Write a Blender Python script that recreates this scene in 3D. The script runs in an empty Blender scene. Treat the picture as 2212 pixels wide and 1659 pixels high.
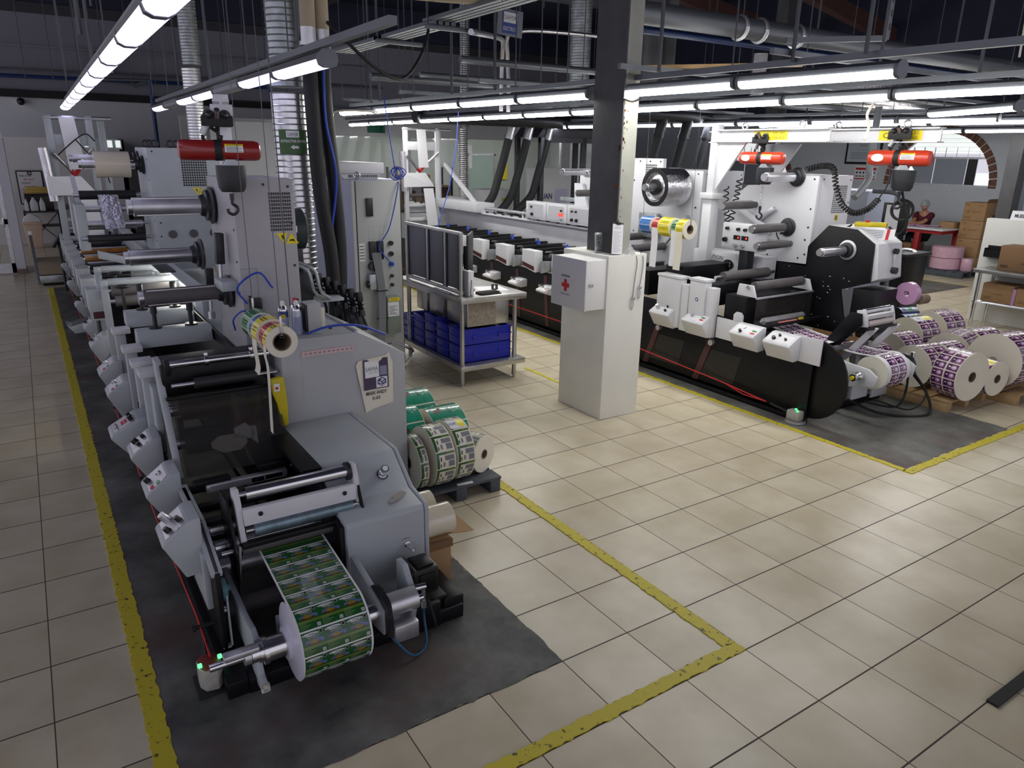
import bpy, bmesh, math, random
from mathutils import Vector, Matrix
random.seed(7)
S = bpy.context.scene
COL = S.collection
PI = math.pi

# ------------------------------------------------------------------ materials
MATS = {}
def mat(name, col, rough=.5, metal=0., noise=0., nscale=6., bump=0., spec=.5, emit=None, es=1., alpha=1., trans=0., coat=0.):
    if name in MATS: return MATS[name]
    m = bpy.data.materials.new(name); m.use_nodes = True
    nt = m.node_tree; b = nt.nodes['Principled BSDF']
    c = (*col, 1) if len(col) == 3 else col
    b.inputs['Base Color'].default_value = c
    b.inputs['Roughness'].default_value = rough
    b.inputs['Metallic'].default_value = metal
    b.inputs['Specular IOR Level'].default_value = spec
    b.inputs['Alpha'].default_value = alpha
    b.inputs['Transmission Weight'].default_value = trans
    b.inputs['Coat Weight'].default_value = coat
    if emit:
        b.inputs['Emission Color'].default_value = (*emit, 1); b.inputs['Emission Strength'].default_value = es
    if noise or bump:
        tc = nt.nodes.new('ShaderNodeTexCoord')
        n = nt.nodes.new('ShaderNodeTexNoise'); n.inputs['Scale'].default_value = nscale; n.inputs['Detail'].default_value = 6
        nt.links.new(tc.outputs['Object'], n.inputs['Vector'])
        if noise:
            mx = nt.nodes.new('ShaderNodeMixRGB'); mx.blend_type = 'MIX'
            d = tuple(max(0, x*(1-noise)) for x in c[:3])
            l = tuple(min(1, x*(1+noise)) for x in c[:3])
            mx.inputs[1].default_value = (*d, 1); mx.inputs[2].default_value = (*l, 1)
            r = nt.nodes.new('ShaderNodeValToRGB'); r.color_ramp.elements[0].position = .3; r.color_ramp.elements[1].position = .7
            nt.links.new(n.outputs['Fac'], r.inputs[0]); nt.links.new(r.outputs[0], mx.inputs[0])
            nt.links.new(mx.outputs[0], b.inputs['Base Color'])
        if bump:
            bp = nt.nodes.new('ShaderNodeBump'); bp.inputs['Strength'].default_value = bump; bp.inputs['Distance'].default_value = .01
            nt.links.new(n.outputs['Fac'], bp.inputs['Height']); nt.links.new(bp.outputs[0], b.inputs['Normal'])
    MATS[name] = m
    return m

def s2l(r, g, b):
    f = lambda c: (c/12.92 if c <= .04045 else ((c+.055)/1.055)**2.4)
    return (f(r/255), f(g/255), f(b/255))

M = dict(
    grey=mat('grey_paint', s2l(174, 180, 186), .42, noise=.06, nscale=3),
    white=mat('white_paint', s2l(214, 215, 220), .4, noise=.04, nscale=3),
    cgrey=mat('cabinet_grey', s2l(176, 179, 178), .45, noise=.04, nscale=2),
    lilac=mat('cabinet_side', s2l(172, 174, 196), .45),
    black=mat('black_paint', s2l(15, 15, 19), .42, noise=.25, nscale=5, spec=.3),
    dark=mat('dark_metal', s2l(46, 47, 52), .4, .3, noise=.2),
    rub=mat('black_rubber', s2l(22, 22, 24), .65),
    plast=mat('black_plastic', s2l(20, 20, 22), .35),
    chrome=mat('chrome', (.72, .72, .74), .18, 1.),
    steel=mat('brushed_steel', (.55, .55, .57), .32, 1., noise=.12, nscale=8),
    alu=mat('aluminium', (.62, .62, .66), .38, .85, noise=.12, nscale=12),
    stain=mat('stainless', (.48, .47, .46), .34, .9, noise=.15, nscale=5),
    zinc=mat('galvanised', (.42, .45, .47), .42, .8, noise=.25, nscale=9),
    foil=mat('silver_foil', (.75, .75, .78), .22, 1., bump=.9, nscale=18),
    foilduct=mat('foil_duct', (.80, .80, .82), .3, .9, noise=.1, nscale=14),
    groller=mat('grey_rubber_roller', s2l(88, 84, 86), .6, noise=.12, nscale=7),
    broll=mat('black_rubber_roller', s2l(34, 34, 38), .55),
    red=mat('hoist_red', s2l(140, 26, 26), .35, coat=.4),
    orange=mat('hoist_orange', s2l(198, 60, 34), .35, coat=.4),
    cord=mat('red_cord', s2l(214, 44, 46), .5),
    yel=mat('yellow_plastic', s2l(196, 178, 20), .45, noise=.1),
    sticker=mat('yellow_sticker', s2l(236, 214, 30), .5),
    paper=mat('white_paper', s2l(232, 232, 236), .7),
    cream=mat('cream_paper', s2l(226, 221, 205), .65, noise=.03, nscale=4),
    core=mat('card_core', s2l(120, 105, 90), .8),
    ink=mat('black_ink', s2l(24, 24, 26), .6),
    inkgrey=mat('grey_ink', s2l(120, 124, 132), .6),
    inkblue=mat('blue_ink', s2l(36, 46, 110), .6),
    inkred=mat('red_ink', s2l(196, 30, 36), .5),
    inkpurp=mat('purple_ink', s2l(74, 58, 84), .6),
    green=mat('label_green', s2l(24, 84, 34), .3, coat=.4, noise=.12, nscale=9),
    lgreen=mat('label_light_green', s2l(90, 118, 40), .3, coat=.4),
    sky=mat('label_sky', s2l(86, 104, 150), .3, coat=.4, noise=.25, nscale=60),
    pepper=mat('label_pepper', s2l(128, 116, 44), .3, coat=.4, noise=.35, nscale=160),
    brown=mat('label_brown', s2l(92, 46, 28), .3, coat=.4),
    teal=mat('label_teal', s2l(34, 142, 112), .25, coat=.6, noise=.1, nscale=9),
    tealdk=mat('label_teal_dark', s2l(20, 100, 82), .25, coat=.6),
    purple=mat('label_purple', s2l(104, 52, 104), .25, coat=.6, noise=.25, nscale=30),
    purpdk=mat('label_purple_dark', s2l(58, 26, 62), .25, coat=.6),
    pinkl=mat('label_pink', s2l(196, 150, 190), .25, coat=.6),
    blue=mat('crate_blue', s2l(18, 34, 168), .38),
    bluedk=mat('crate_contents', s2l(60, 62, 70), .6, noise=.3, nscale=14),
    lblue=mat('label_blue', s2l(50, 120, 200), .35, coat=.3),
    lred=mat('label_red', s2l(200, 40, 48), .35, coat=.3),
    lyel=mat('label_yellow', s2l(238, 222, 30), .35, coat=.3),
    lgrn=mat('label_roll_green', s2l(30, 128, 66), .35, coat=.3),
    hose=mat('hose_black', s2l(24, 26, 30), .6),
    bcable=mat('blue_cable', s2l(36, 70, 180), .45),
    gcable=mat('grey_cable', s2l(132, 136, 140), .5),
    bpipe=mat('blue_pipe', s2l(26, 50, 100), .4),
    card=mat('cardboard', s2l(166, 132, 94), .8, noise=.08, nscale=5),
    carddk=mat('cardboard_dark', s2l(128, 98, 68), .85),
    wood=mat('pallet_wood', s2l(168, 140, 98), .75, noise=.18, nscale=7),
    gpal=mat('grey_pallet', s2l(72, 78, 86), .65, noise=.2, nscale=9),
    beige=mat('beige_plastic', s2l(222, 194, 172), .5),
    lamin=mat('desk_top', s2l(210, 212, 218), .4),
    deskred=mat('desk_red', s2l(150, 22, 30), .45),
    maroon=mat('maroon_cloth', s2l(92, 26, 44), .85),
    navyc=mat('navy_cloth', s2l(30, 34, 50), .85),
    skin=mat('skin', s2l(186, 132, 102), .55),
    hair=mat('hair_black', s2l(26, 22, 22), .6),
    net=mat('hair_net', s2l(190, 196, 202), .7, alpha=.72),
    vinyl=mat('black_vinyl', s2l(36, 38, 42), .4),
    pinkfilm=mat('pink_film', s2l(214, 172, 190), .3, coat=.5, noise=.08, nscale=12),
    clear=mat('clear_film', s2l(222, 214, 190), .18, coat=.6, spec=.6),
    tan=mat('tan_duct', s2l(170, 156, 132), .55),
    steelcol=mat('column_paint', s2l(168, 170, 160), .5, noise=.12, nscale=4),
    coldark=mat('column_dark', s2l(72, 72, 76), .55, noise=.2, nscale=4),
    rust=mat('rust', s2l(104, 72, 48), .85, noise=.5, nscale=20),
    plaster=mat('white_plaster', s2l(226, 226, 220), .75, noise=.03, nscale=4, bump=.15),
    wallw=mat('wall_white', s2l(206, 208, 212), .8, noise=.02, nscale=2),
    wallg=mat('wall_grey', s2l(128, 128, 140), .8, noise=.03, nscale=1.5),
    navy=mat('roof_navy', s2l(34, 38, 62), .7, noise=.1, nscale=2),
    beam=mat('roof_beam', s2l(64, 56, 62), .7, noise=.15),
    rbeam=mat('roof_beam_red', s2l(86, 58, 54), .7, noise=.15),
    ledge=mat('wall_ledge', s2l(60, 60, 66), .7),
    strut=mat('strut_grey', s2l(112, 116, 122), .45, .6),
    wire=mat('hanger_wire', s2l(86, 88, 94), .5, .5),
    brick=mat('arch_brick', s2l(120, 84, 66), .85, noise=.3, nscale=12),
    screen=mat('screen_dark', s2l(40, 44, 52), .2),
    redled=mat('red_led', s2l(200, 20, 20), .4, emit=(1, .05, .04), es=1.2),
    greenled=mat('green_led', s2l(40, 220, 90), .4, emit=(.1, 1, .25), es=1.2),
    signgreen=mat('sign_green', s2l(70, 104, 60), .5),
    signblue=mat('sign_blue', s2l(60, 84, 150), .5),
    whiteb=mat('white_board', s2l(226, 226, 230), .3),
    tubeW=mat('tube_white', (1, 1, 1), .5, emit=(1., .985, .94), es=15.),
    tubeV=mat('tube_violet', (1, 1, 1), .5, emit=(.70, .69, 1.), es=1.0),
    daylight=mat('bright_daylight', (1, 1, 1), .5, emit=(.93, 1., .97), es=.38),
    glass=mat('clear_glass', (.93, .97, .96), .03, trans=1., spec=.5),
    smoke=mat('smoked_acrylic', s2l(60, 58, 56), .08, alpha=.45, spec=.6),
    acry=mat('clear_acrylic', s2l(190, 200, 210), .05, alpha=.12, spec=.6),
    plastbag=mat('plastic_pocket', s2l(214, 214, 220), .12, alpha=.34, spec=.7, bump=.6, nscale=14),
    window=mat('window_panel', s2l(150, 158, 170), .3),
    amber=mat('amber_roller', s2l(170, 112, 30), .3, coat=.4, noise=.25, nscale=12),
)

# ------------------------------------------------------------------ mesh builder
def vec(*a): return Vector(a)
def frame(d):
    d = d.normalized()
    up = Vector((0, 0, 1)) if abs(d.z) < .95 else Vector((1, 0, 0))
    u = d.cross(up).normalized(); v = u.cross(d).normalized()
    return u, v
def catmull(P, k=6):
    P = [Vector(p) for p in P]
    if len(P) < 3: return P
    out = []
    Q = [2*P[0]-P[1]] + P + [2*P[-1]-P[-2]]
    for i in range(1, len(Q)-2):
        a, b, c, d = Q[i-1], Q[i], Q[i+1], Q[i+2]
        for j in range(k):
            t = j/k
            out.append(.5*((2*b)+(c-a)*t+(2*a-5*b+4*c-d)*t*t+(3*b-a-3*c+d)*t**3))
    out.append(P[-1]); return out

class MB:
    def __init__(s): s.v = []; s.f = []; s.mi = []; s.m = 0
    def _add(s, vs, fs, m=None):
        o = len(s.v); s.v += [tuple(v) for v in vs]
        s.f += [tuple(i+o for i in f) for f in fs]; s.mi += [s.m if m is None else m]*len(fs)
        return s
    def bm(s, b):
        b.verts.index_update()
        s._add([v.co.copy() for v in b.verts], [[v.index for v in f.verts] for f in b.faces]); b.free(); return s
    def box(s, x0, x1, y0, y1, z0, z1, b=0., seg=2):
        if x0 > x1: x0, x1 = x1, x0
        if y0 > y1: y0, y1 = y1, y0
        if z0 > z1: z0, z1 = z1, z0
        return s.prism([(x0, y0), (x1, y0), (x1, y1), (x0, y1)], 'z', z0, z1, b, seg)
    def prism(s, pts, axis, a, c, b=0., seg=2):
        f = {'x': lambda p, t: (t, p[0], p[1]), 'y': lambda p, t: (p[0], t, p[1]), 'z': lambda p, t: (p[0], p[1], t)}[axis]
        n = len(pts)
        vs = [f(p, a) for p in pts] + [f(p, c) for p in pts]
        fs = [list(range(n))[::-1], list(range(n, 2*n))] + [[i, (i+1) % n, n+(i+1) % n, n+i] for i in range(n)]
        bb = bmesh.new(); V = [bb.verts.new(v) for v in vs]
        for q in fs: bb.faces.new([V[i] for i in q])
        bmesh.ops.recalc_face_normals(bb, faces=bb.faces)
        if b > 0: bmesh.ops.bevel(bb, geom=list(bb.edges), offset=b, segments=seg, affect='EDGES', profile=.5, clamp_overlap=True)
        return s.bm(bb)
    def obox(s, p0, p1, w, h, b=0.):
        """box beam from p0 to p1 with cross section w (sideways) x h (up)"""
        p0, p1 = Vector(p0), Vector(p1); u, v = frame(p1-p0)
        c = [(-.5, -.5), (.5, -.5), (.5, .5), (-.5, .5)]
        vs = [p0+u*w*a+v*h*d for a, d in c] + [p1+u*w*a+v*h*d for a, d in c]
        bb = bmesh.new(); V = [bb.verts.new(q) for q in vs]
        for q in [[3, 2, 1, 0], [4, 5, 6, 7], [0, 1, 5, 4], [1, 2, 6, 5], [2, 3, 7, 6], [3, 0, 4, 7]]: bb.faces.new([V[i] for i in q])
        bmesh.ops.recalc_face_normals(bb, faces=bb.faces)
        if b > 0: bmesh.ops.bevel(bb, geom=list(bb.edges), offset=b, segments=2, affect='EDGES', profile=.5)
        return s.bm(bb)
    def cyl(s, p0, p1, r0, r1=None, n=20, cap=True):
        p0, p1 = Vector(p0), Vector(p1); r1 = r0 if r1 is None else r1
        u, v = frame(p1-p0)
        A = [u*math.cos(2*PI*i/n)+v*math.sin(2*PI*i/n) for i in range(n)]
        vs = [p0+a*r0 for a in A] + [p1+a*r1 for a in A]
        fs = [[i, n+i, n+(i+1) % n, (i+1) % n] for i in range(n)]
        if cap: fs += [list(range(n)), list(range(n, 2*n))[::-1]]
        return s._add(vs, fs)
    def lathe(s, p0, d, prof, n=24):
        """profile [(r, t)] turned about the line p0 + t*d"""
        p0 = Vector(p0); d = Vector(d).normalized(); u, v = frame(d)
        vs = []; k = len(prof)
        for r, t in prof:
            for i in range(n):
                a = 2*PI*i/n; vs.append(p0+d*t+(u*math.cos(a)+v*math.sin(a))*r)
        fs = [[j*n+i, j*n+(i+1) % n, (j+1)*n+(i+1) % n, (j+1)*n+i][::-1] for j in range(k-1) for i in range(n)]
        if prof[0][0] > 1e-5: fs.append(list(range(n)))
        if prof[-1][0] > 1e-5: fs.append(list(range((k-1)*n, k*n))[::-1])
        return s._add(vs, fs)
    def ring(s, p0, p1, ro, ri, n=32):
        L = (Vector(p1)-Vector(p0)).length
        p0v = Vector(p0); d = (Vector(p1)-p0v).normalized(); u, v = frame(d)
        vs = []
        for r, t in [(ri, 0), (ro, 0), (ro, L), (ri, L)]:
            for i in range(n):
                a = 2*PI*i/n; vs.append(p0v+d*t+(u*math.cos(a)+v*math.sin(a))*r)
        fs = [[j*n+i, j*n+(i+1) % n, ((j+1) % 4)*n+(i+1) % n, ((j+1) % 4)*n+i][::-1] for j in range(4) for i in range(n)]
        return s._add(vs, fs)
    def pipe(s, pts, r, n=8, smooth=0, cap=True):
        P = catmull(pts, smooth) if smooth else [Vector(p) for p in pts]
        vs = []; k = len(P); pu = None
        for i, p in enumerate(P):
            d = (P[min(i+1, k-1)]-P[max(i-1, 0)]).normalized()
            if pu is None: u, v = frame(d)
            else:
                u = (pu-d*pu.dot(d))
                u = u.normalized() if u.length > 1e-6 else frame(d)[0]
                v = u.cross(d).normalized()
            pu = u
            rr = r(i/(k-1)) if callable(r) else r
            for j in range(n):
                a = 2*PI*j/n; vs.append(p+(u*math.cos(a)+v*math.sin(a))*rr)
        fs = [[i*n+j, i*n+(j+1) % n, (i+1)*n+(j+1) % n, (i+1)*n+j] for i in range(k-1) for j in range(n)]
        if cap: fs += [list(range(n))[::-1], list(range((k-1)*n, k*n))]
        return s._add(vs, fs)
    def torus(s, c, ax, R, r, n=20, m=8, a0=0., a1=2*PI):
        c = Vector(c); u, v = frame(Vector(ax)); full = abs(a1-a0-2*PI) < 1e-4
        k = n if full else n+1
        pts = [c+(u*math.cos(a0+(a1-a0)*i/n)+v*math.sin(a0+(a1-a0)*i/n))*R for i in range(n+1)]
        return s.pipe(pts, r, m)
    def sph(s, c, r, n=14, sc=(1, 1, 1)):
        c = Vector(c); vs = []; m = n//2+1
        for j in range(m+1):
            t = PI*j/m
            for i in range(n):
                a = 2*PI*i/n; vs.append(c+Vector((r*sc[0]*math.sin(t)*math.cos(a), r*sc[1]*math.sin(t)*math.sin(a), r*sc[2]*math.cos(t))))
        fs = [[j*n+i, (j+1)*n+i, (j+1)*n+(i+1) % n, j*n+(i+1) % n] for j in range(m) for i in range(n)]
        return s._add(vs, fs)
    def quad(s, *p): return s._add(p, [list(range(len(p)))])
    def knob(s, p, d, r=.012, h=.018, n=12):
        p = Vector(p); d = Vector(d).normalized()
        return s.cyl(p, p+d*h, r, r*.85, n)
    def build(s, name, mats, parent=None, flat=False, at=None):
        me = bpy.data.meshes.new(name)
        me.from_pydata(s.v, [], s.f)
        if not isinstance(mats, (list, tuple)): mats = [mats]
        for m in mats: me.materials.append(M[m] if isinstance(m, str) else m)
        if len(mats) > 1: me.polygons.foreach_set('material_index', s.mi)
        me.validate(clean_customdata=False)
        if not flat:
            me.polygons.foreach_set('use_smooth', [True]*len(me.polygons))
            me.set_sharp_from_angle(angle=math.radians(35))
        me.update()
        o = bpy.data.objects.new(name, me); COL.objects.link(o)
        if parent is not None:
            o.parent = parent
            w = Matrix.Identity(4); p = parent
            while p: w = p.matrix_basis @ w if p.parent is None else p.matrix_parent_inverse @ p.matrix_basis @ w; p = p.parent
            o.matrix_parent_inverse = w.inverted()
        elif at is not None:
            me.transform(Matrix.Translation(-Vector(at))); o.location = at
        return o

def tag(o, label, cat, group=None, kind=None):
    o['label'] = label; o['category'] = cat
    if group: o['group'] = group
    if kind: o['kind'] = kind
    return o
def thing(name, label, cat, loc, group=None, kind=None):
    o = bpy.data.objects.new(name, None); COL.objects.link(o); o.location = loc
    o.empty_display_size = .1
    return tag(o, label, cat, group, kind)
def struct(mb, name, mats, **k):
    o = mb.build(name, mats, **k); o['kind'] = 'structure'; return o
def copy_tree(o, parent=None):
    c = o.copy(); COL.objects.link(c)
    if parent is not None: c.parent = parent
    for ch in list(o.children): copy_tree(ch, c)
    return c

# ------------------------------------------------------------------ lettering: filled glyph outlines as 2D polygons
_TX = {}
def glyphs(t, bold=0.):
    k = (t, bold)
    if k not in _TX:
        cu = bpy.data.curves.new('t', 'FONT'); cu.body = t; cu.size = 1.; cu.offset = bold; cu.resolution_u = 2
        ob = bpy.data.objects.new('t', cu); COL.objects.link(ob)
        dg = bpy.context.evaluated_depsgraph_get(); me = ob.evaluated_get(dg).to_mesh()
        vs = [(v.co.x, v.co.y) for v in me.vertices]; fs = [list(p.vertices) for p in me.polygons]
        ob.evaluated_get(dg).to_mesh_clear(); bpy.data.objects.remove(ob); bpy.data.curves.remove(cu)
        if vs:
            x0 = min(v[0] for v in vs); x1 = max(v[0] for v in vs); y0 = min(v[1] for v in vs); y1 = max(v[1] for v in vs)
        else: x0 = x1 = y0 = y1 = 0
        _TX[k] = (vs, fs, x0, x1, y0, y1)
    return _TX[k]
def text(mb, t, P, u0, v0, w=None, h=None, m=0, bold=0., skew=0., center=True):
    """lettering on the surface P(u, v): centred on (u0, v0), fitted to width w and / or cap height h"""
    vs, fs, x0, x1, y0, y1 = glyphs(t, bold)
    if not vs: return
    sx = w/(x1-x0) if w else h/(y1-y0); sy = h/(y1-y0) if h else sx
    cx, cy = ((x0+x1)/2, (y0+y1)/2) if center else (x0, y0)
    mb._add([P(u0+(x-cx)*sx+skew*(y-cy)*sy, v0+(y-cy)*sy) for x, y in vs], fs, m)
def flat(o, u, v, n=0.):
    """surface function of a plane with origin o, unit directions u and v, lifted n along its normal"""
    o, u, v = Vector(o), Vector(u), Vector(v); k = u.cross(v).normalized()*n
    return lambda a, b: o+u*a+v*b+k
def rect(mb, P, u0, u1, v0, v1, m=0, nu=1, nv=1):
    vs = [P(u0+(u1-u0)*i/nu, v0+(v1-v0)*j/nv) for j in range(nv+1) for i in range(nu+1)]
    fs = [[j*(nu+1)+i, j*(nu+1)+i+1, (j+1)*(nu+1)+i+1, (j+1)*(nu+1)+i] for j in range(nv) for i in range(nu)]
    mb._add(vs, fs, m)
def oval(mb, P, u, v, a, b, m=0, n=18, skew=0.):
    mb._add([P(u, v)]+[P(u+a*math.cos(2*PI*i/n)+skew*b*math.sin(2*PI*i/n), v+b*math.sin(2*PI*i/n)) for i in range(n)], [[0, i+1, (i+1) % n+1] for i in range(n)], m)
def poly(mb, P, pts, m=0): mb._add([P(*p) for p in pts], [list(range(len(pts)))], m)
# ------------------------------------------------------------------ camera
cam = bpy.data.cameras.new('camera'); camo = bpy.data.objects.new('camera', cam); COL.objects.link(camo)
CR = [(0.83784383, -0.5456563, 0.01664069), (-0.15289724, -0.26381485, -0.95237816), (0.5240612, 0.79539985, -0.30446499)]  # camera right, down, forward
camo.matrix_world = Matrix(((CR[0][0], -CR[1][0], -CR[2][0], -1.99139), (CR[0][1], -CR[1][1], -CR[2][1], -2.49444),
                            (CR[0][2], -CR[1][2], -CR[2][2], 2.54060), (0, 0, 0, 1)))
cam.sensor_width = 36.; cam.lens = 36*1562.01/2212; cam.clip_start = .05; cam.clip_end = 200
S.camera = camo
S.view_settings.view_transform = 'Standard'; S.view_settings.look = 'None'
S.view_settings.exposure = .95; S.view_settings.gamma = 1.; S.view_settings.use_curve_mapping = False
w = bpy.data.worlds.new('world'); S.world = w; w.use_nodes = True
w.node_tree.nodes['Background'].inputs[0].default_value = (.72, .70, .80, 1); w.node_tree.nodes['Background'].inputs[1].default_value = .5
S.cycles.max_bounces = 6; S.cycles.diffuse_bounces = 3; S.cycles.glossy_bounces = 3; S.cycles.transparent_max_bounces = 10
S.cycles.use_denoising = True; S.cycles.sample_clamp_indirect = 6.; S.cycles.caustics_reflective = False; S.cycles.caustics_refractive = False

# ------------------------------------------------------------------ floor: 45 cm tiles on the world grid
def tile_material():
    m = bpy.data.materials.new('floor_tiles'); m.use_nodes = True; nt = m.node_tree; b = nt.nodes['Principled BSDF']; L = nt.links.new
    N = nt.nodes.new
    tc = N('ShaderNodeTexCoord'); sp = N('ShaderNodeSeparateXYZ'); L(tc.outputs['Object'], sp.inputs[0])
    def mth(op, a, c=None):
        n = N('ShaderNodeMath'); n.operation = op
        for i, x in enumerate((a, c)):
            if x is None: continue
            if isinstance(x, (int, float)): n.inputs[i].default_value = x
            else: L(x, n.inputs[i])
        return n.outputs[0]
    def line(c, wd):
        f = mth('ABSOLUTE', mth('SUBTRACT', mth('FRACT', mth('ADD', mth('DIVIDE', c, .45), .5)), .5))
        return mth('LESS_THAN', f, wd/2/.45)
    g = mth('MAXIMUM', line(sp.outputs[0], .0055), line(sp.outputs[1], .0085))
    fl = N('ShaderNodeVectorMath'); fl.operation = 'FLOOR'
    dv = N('ShaderNodeVectorMath'); dv.operation = 'DIVIDE'; dv.inputs[1].default_value = (.45, .45, .45)
    L(tc.outputs['Object'], dv.inputs[0]); L(dv.outputs[0], fl.inputs[0])
    wn = N('ShaderNodeTexWhiteNoise'); L(fl.outputs[0], wn.inputs[0])
    n1 = N('ShaderNodeTexNoise'); n1.inputs['Scale'].default_value = 2.6; n1.inputs['Detail'].default_value = 5
    ad = N('ShaderNodeVectorMath'); ad.operation = 'ADD'; L(tc.outputs['Object'], ad.inputs[0]); L(wn.outputs['Color'], ad.inputs[1]); L(ad.outputs[0], n1.inputs['Vector'])
    r = N('ShaderNodeValToRGB'); e = r.color_ramp.elements
    e[0].position = .34; e[0].color = (*s2l(196, 184, 156), 1); e[1].position = .64; e[1].color = (*s2l(214, 204, 180), 1)
    L(n1.outputs['Fac'], r.inputs[0])
    hs = N('ShaderNodeHueSaturation'); L(r.outputs[0], hs.inputs['Color'])
    L(mth('ADD', mth('MULTIPLY', wn.outputs['Value'], .07), .965), hs.inputs['Value'])
    # specks of dirt
    n2 = N('ShaderNodeTexNoise'); n2.inputs['Scale'].default_value = 34; n2.inputs['Detail'].default_value = 3; L(tc.outputs['Object'], n2.inputs['Vector'])
    sp2 = N('ShaderNodeValToRGB'); sp2.color_ramp.elements[0].position = .73; sp2.color_ramp.elements[1].position = .78; L(n2.outputs['Fac'], sp2.inputs[0])
    m0 = N('ShaderNodeMixRGB'); L(mth('MULTIPLY', sp2.outputs[0], .55), m0.inputs[0]); L(hs.outputs[0], m0.inputs[1]); m0.inputs[2].default_value = (*s2l(120, 108, 96), 1)
    m1 = N('ShaderNodeMixRGB'); L(g, m1.inputs[0]); L(m0.outputs[0], m1.inputs[1]); m1.inputs[2].default_value = (*s2l(74, 62, 58), 1)
    L(m1.outputs[0], b.inputs['Base Color'])
    L(mth('ADD', mth('MULTIPLY', g, .45), .3), b.inputs['Roughness'])
    b.inputs['Specular IOR Level'].default_value = .5
    bp = N('ShaderNodeBump'); bp.inputs['Strength'].default_value = .4; bp.inputs['Distance'].default_value = .004; bp.invert = True
    L(g, bp.inputs['Height']); L(bp.outputs[0], b.inputs['Normal'])
    return m
def concrete(name, a, c, d, rough=.6):
    m = bpy.data.materials.new(name); m.use_nodes = True; nt = m.node_tree; b = nt.nodes['Principled BSDF']; L = nt.links.new; N = nt.nodes.new
    tc = N('ShaderNodeTexCoord'); n = N('ShaderNodeTexNoise'); n.inputs['Scale'].default_value = 2.4; n.inputs['Detail'].default_value = 9; n.inputs['Roughness'].default_value = .62
    L(tc.outputs['Object'], n.inputs['Vector']); r = N('ShaderNodeValToRGB'); e = r.color_ramp.elements
    e[0].position = .3; e[0].color = (*a, 1); e[1].position = .72; e[1].color = (*d, 1); k = e.new(.5); k.color = (*c, 1)
    L(n.outputs['Fac'], r.inputs[0])
    n2 = N('ShaderNodeTexNoise'); n2.inputs['Scale'].default_value = 1.3; n2.inputs['Detail'].default_value = 4; L(tc.outputs['Object'], n2.inputs['Vector'])
    r2 = N('ShaderNodeValToRGB'); r2.color_ramp.elements[0].position = .52; r2.color_ramp.elements[1].position = .68; L(n2.outputs['Fac'], r2.inputs[0])
    mx = N('ShaderNodeMixRGB'); L(r2.outputs[0], mx.inputs[0]); L(r.outputs[0], mx.inputs[1]); mx.inputs[2].default_value = (*s2l(88, 72, 68), 1)
    L(mx.outputs[0], b.inputs['Base Color']); b.inputs['Roughness'].default_value = rough
    bp = N('ShaderNodeBump'); bp.inputs['Strength'].default_value = .3; bp.inputs['Distance'].default_value = .01; L(n.outputs['Fac'], bp.inputs['Height']); L(bp.outputs[0], b.inputs['Normal'])
    return m
def worn_yellow():
    m = bpy.data.materials.new('worn_yellow_paint'); m.use_nodes = True; nt = m.node_tree; b = nt.nodes['Principled BSDF']; L = nt.links.new; N = nt.nodes.new
    tc = N('ShaderNodeTexCoord'); v = N('ShaderNodeTexNoise'); v.inputs['Scale'].default_value = 26; v.inputs['Detail'].default_value = 8; v.inputs['Roughness'].default_value = .7
    L(tc.outputs['Object'], v.inputs['Vector']); r = N('ShaderNodeValToRGB'); e = r.color_ramp.elements
    e[0].position = .36; e[0].color = (*s2l(52, 48, 24), 1); e[1].position = .42; e[1].color = (*s2l(205, 190, 40), 1)
    L(v.outputs['Fac'], r.inputs[0]); L(r.outputs[0], b.inputs['Base Color']); b.inputs['Roughness'].default_value = .55
    return m
M['tile'] = tile_material()
M['conc'] = concrete('worn_concrete', s2l(48, 48, 50), s2l(92, 92, 90), s2l(124, 124, 120))
M['conc2'] = concrete('worn_concrete_pale', s2l(66, 66, 64), s2l(98, 98, 94), s2l(128, 128, 124))
M['yline'] = worn_yellow()
struct(MB().box(-6, 19, -9, 26, -.12, 0), 'floor', 'tile')
def ragged(x0, x1, y0, y1, step=.06, amp=.012, z=.004):
    P = []
    def edge(a, c):
        n = max(2, int((Vector(c)-Vector(a)).length/step))
        d = Vector((c[0]-a[0], c[1]-a[1])).normalized(); k = Vector((-d.y, d.x))
        for i in range(n):
            q = Vector(a)+(Vector(c)-Vector(a))*(i/n)+k*random.uniform(-amp, amp); P.append((q.x, q.y))
    edge((x0, y0), (x1, y0)); edge((x1, y0), (x1, y1)); edge((x1, y1), (x0, y1)); edge((x0, y1), (x0, y0))
    return MB().prism(P, 'z', .0005, z)
struct(ragged(-1.82, .0, .0, 13.4), 'floor_1', 'conc')
struct(ragged(4.0, 5.86, .42, 13.2), 'floor_2', 'conc2')
struct(ragged(12.0, 14.46, 4.95, 9.2), 'floor_3', 'conc2')
k = 0
for a in ((-1.90, -1.815, -1.2, 13.35), (.815, .895, -.375, 13.4), (-1.4, .895, -.45, -.375), (3.945, 4.0, .40, 13.2), (3.945, 8.2, .335, .41), (14.46, 14.5, 4.95, 9.2), (2.86, 2.9, 3.5, 4.6)):
    k += 1
    struct(ragged(*a, step=.025, amp=.007, z=.006), 'floor_marking_%d' % k, 'yline')
# black joint strip in the floor, front right
struct(MB().box(1.6, 7., -1.40, -1.345, .001, .012), 'floor_joint_strip', 'rub')

# ------------------------------------------------------------------ walls and roof
struct(MB().box(-6, 19, 23, 23.2, 3.9, 7.2), 'wall_back_upper', 'wallg'); struct(MB().box(-6, 19, 23, 23.2, 0, 3.9), 'wall_back', 'wallw')
struct(MB().box(-9, 19, -9, 23.2, 7.2, 7.35), 'ceiling', 'navy')
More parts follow.
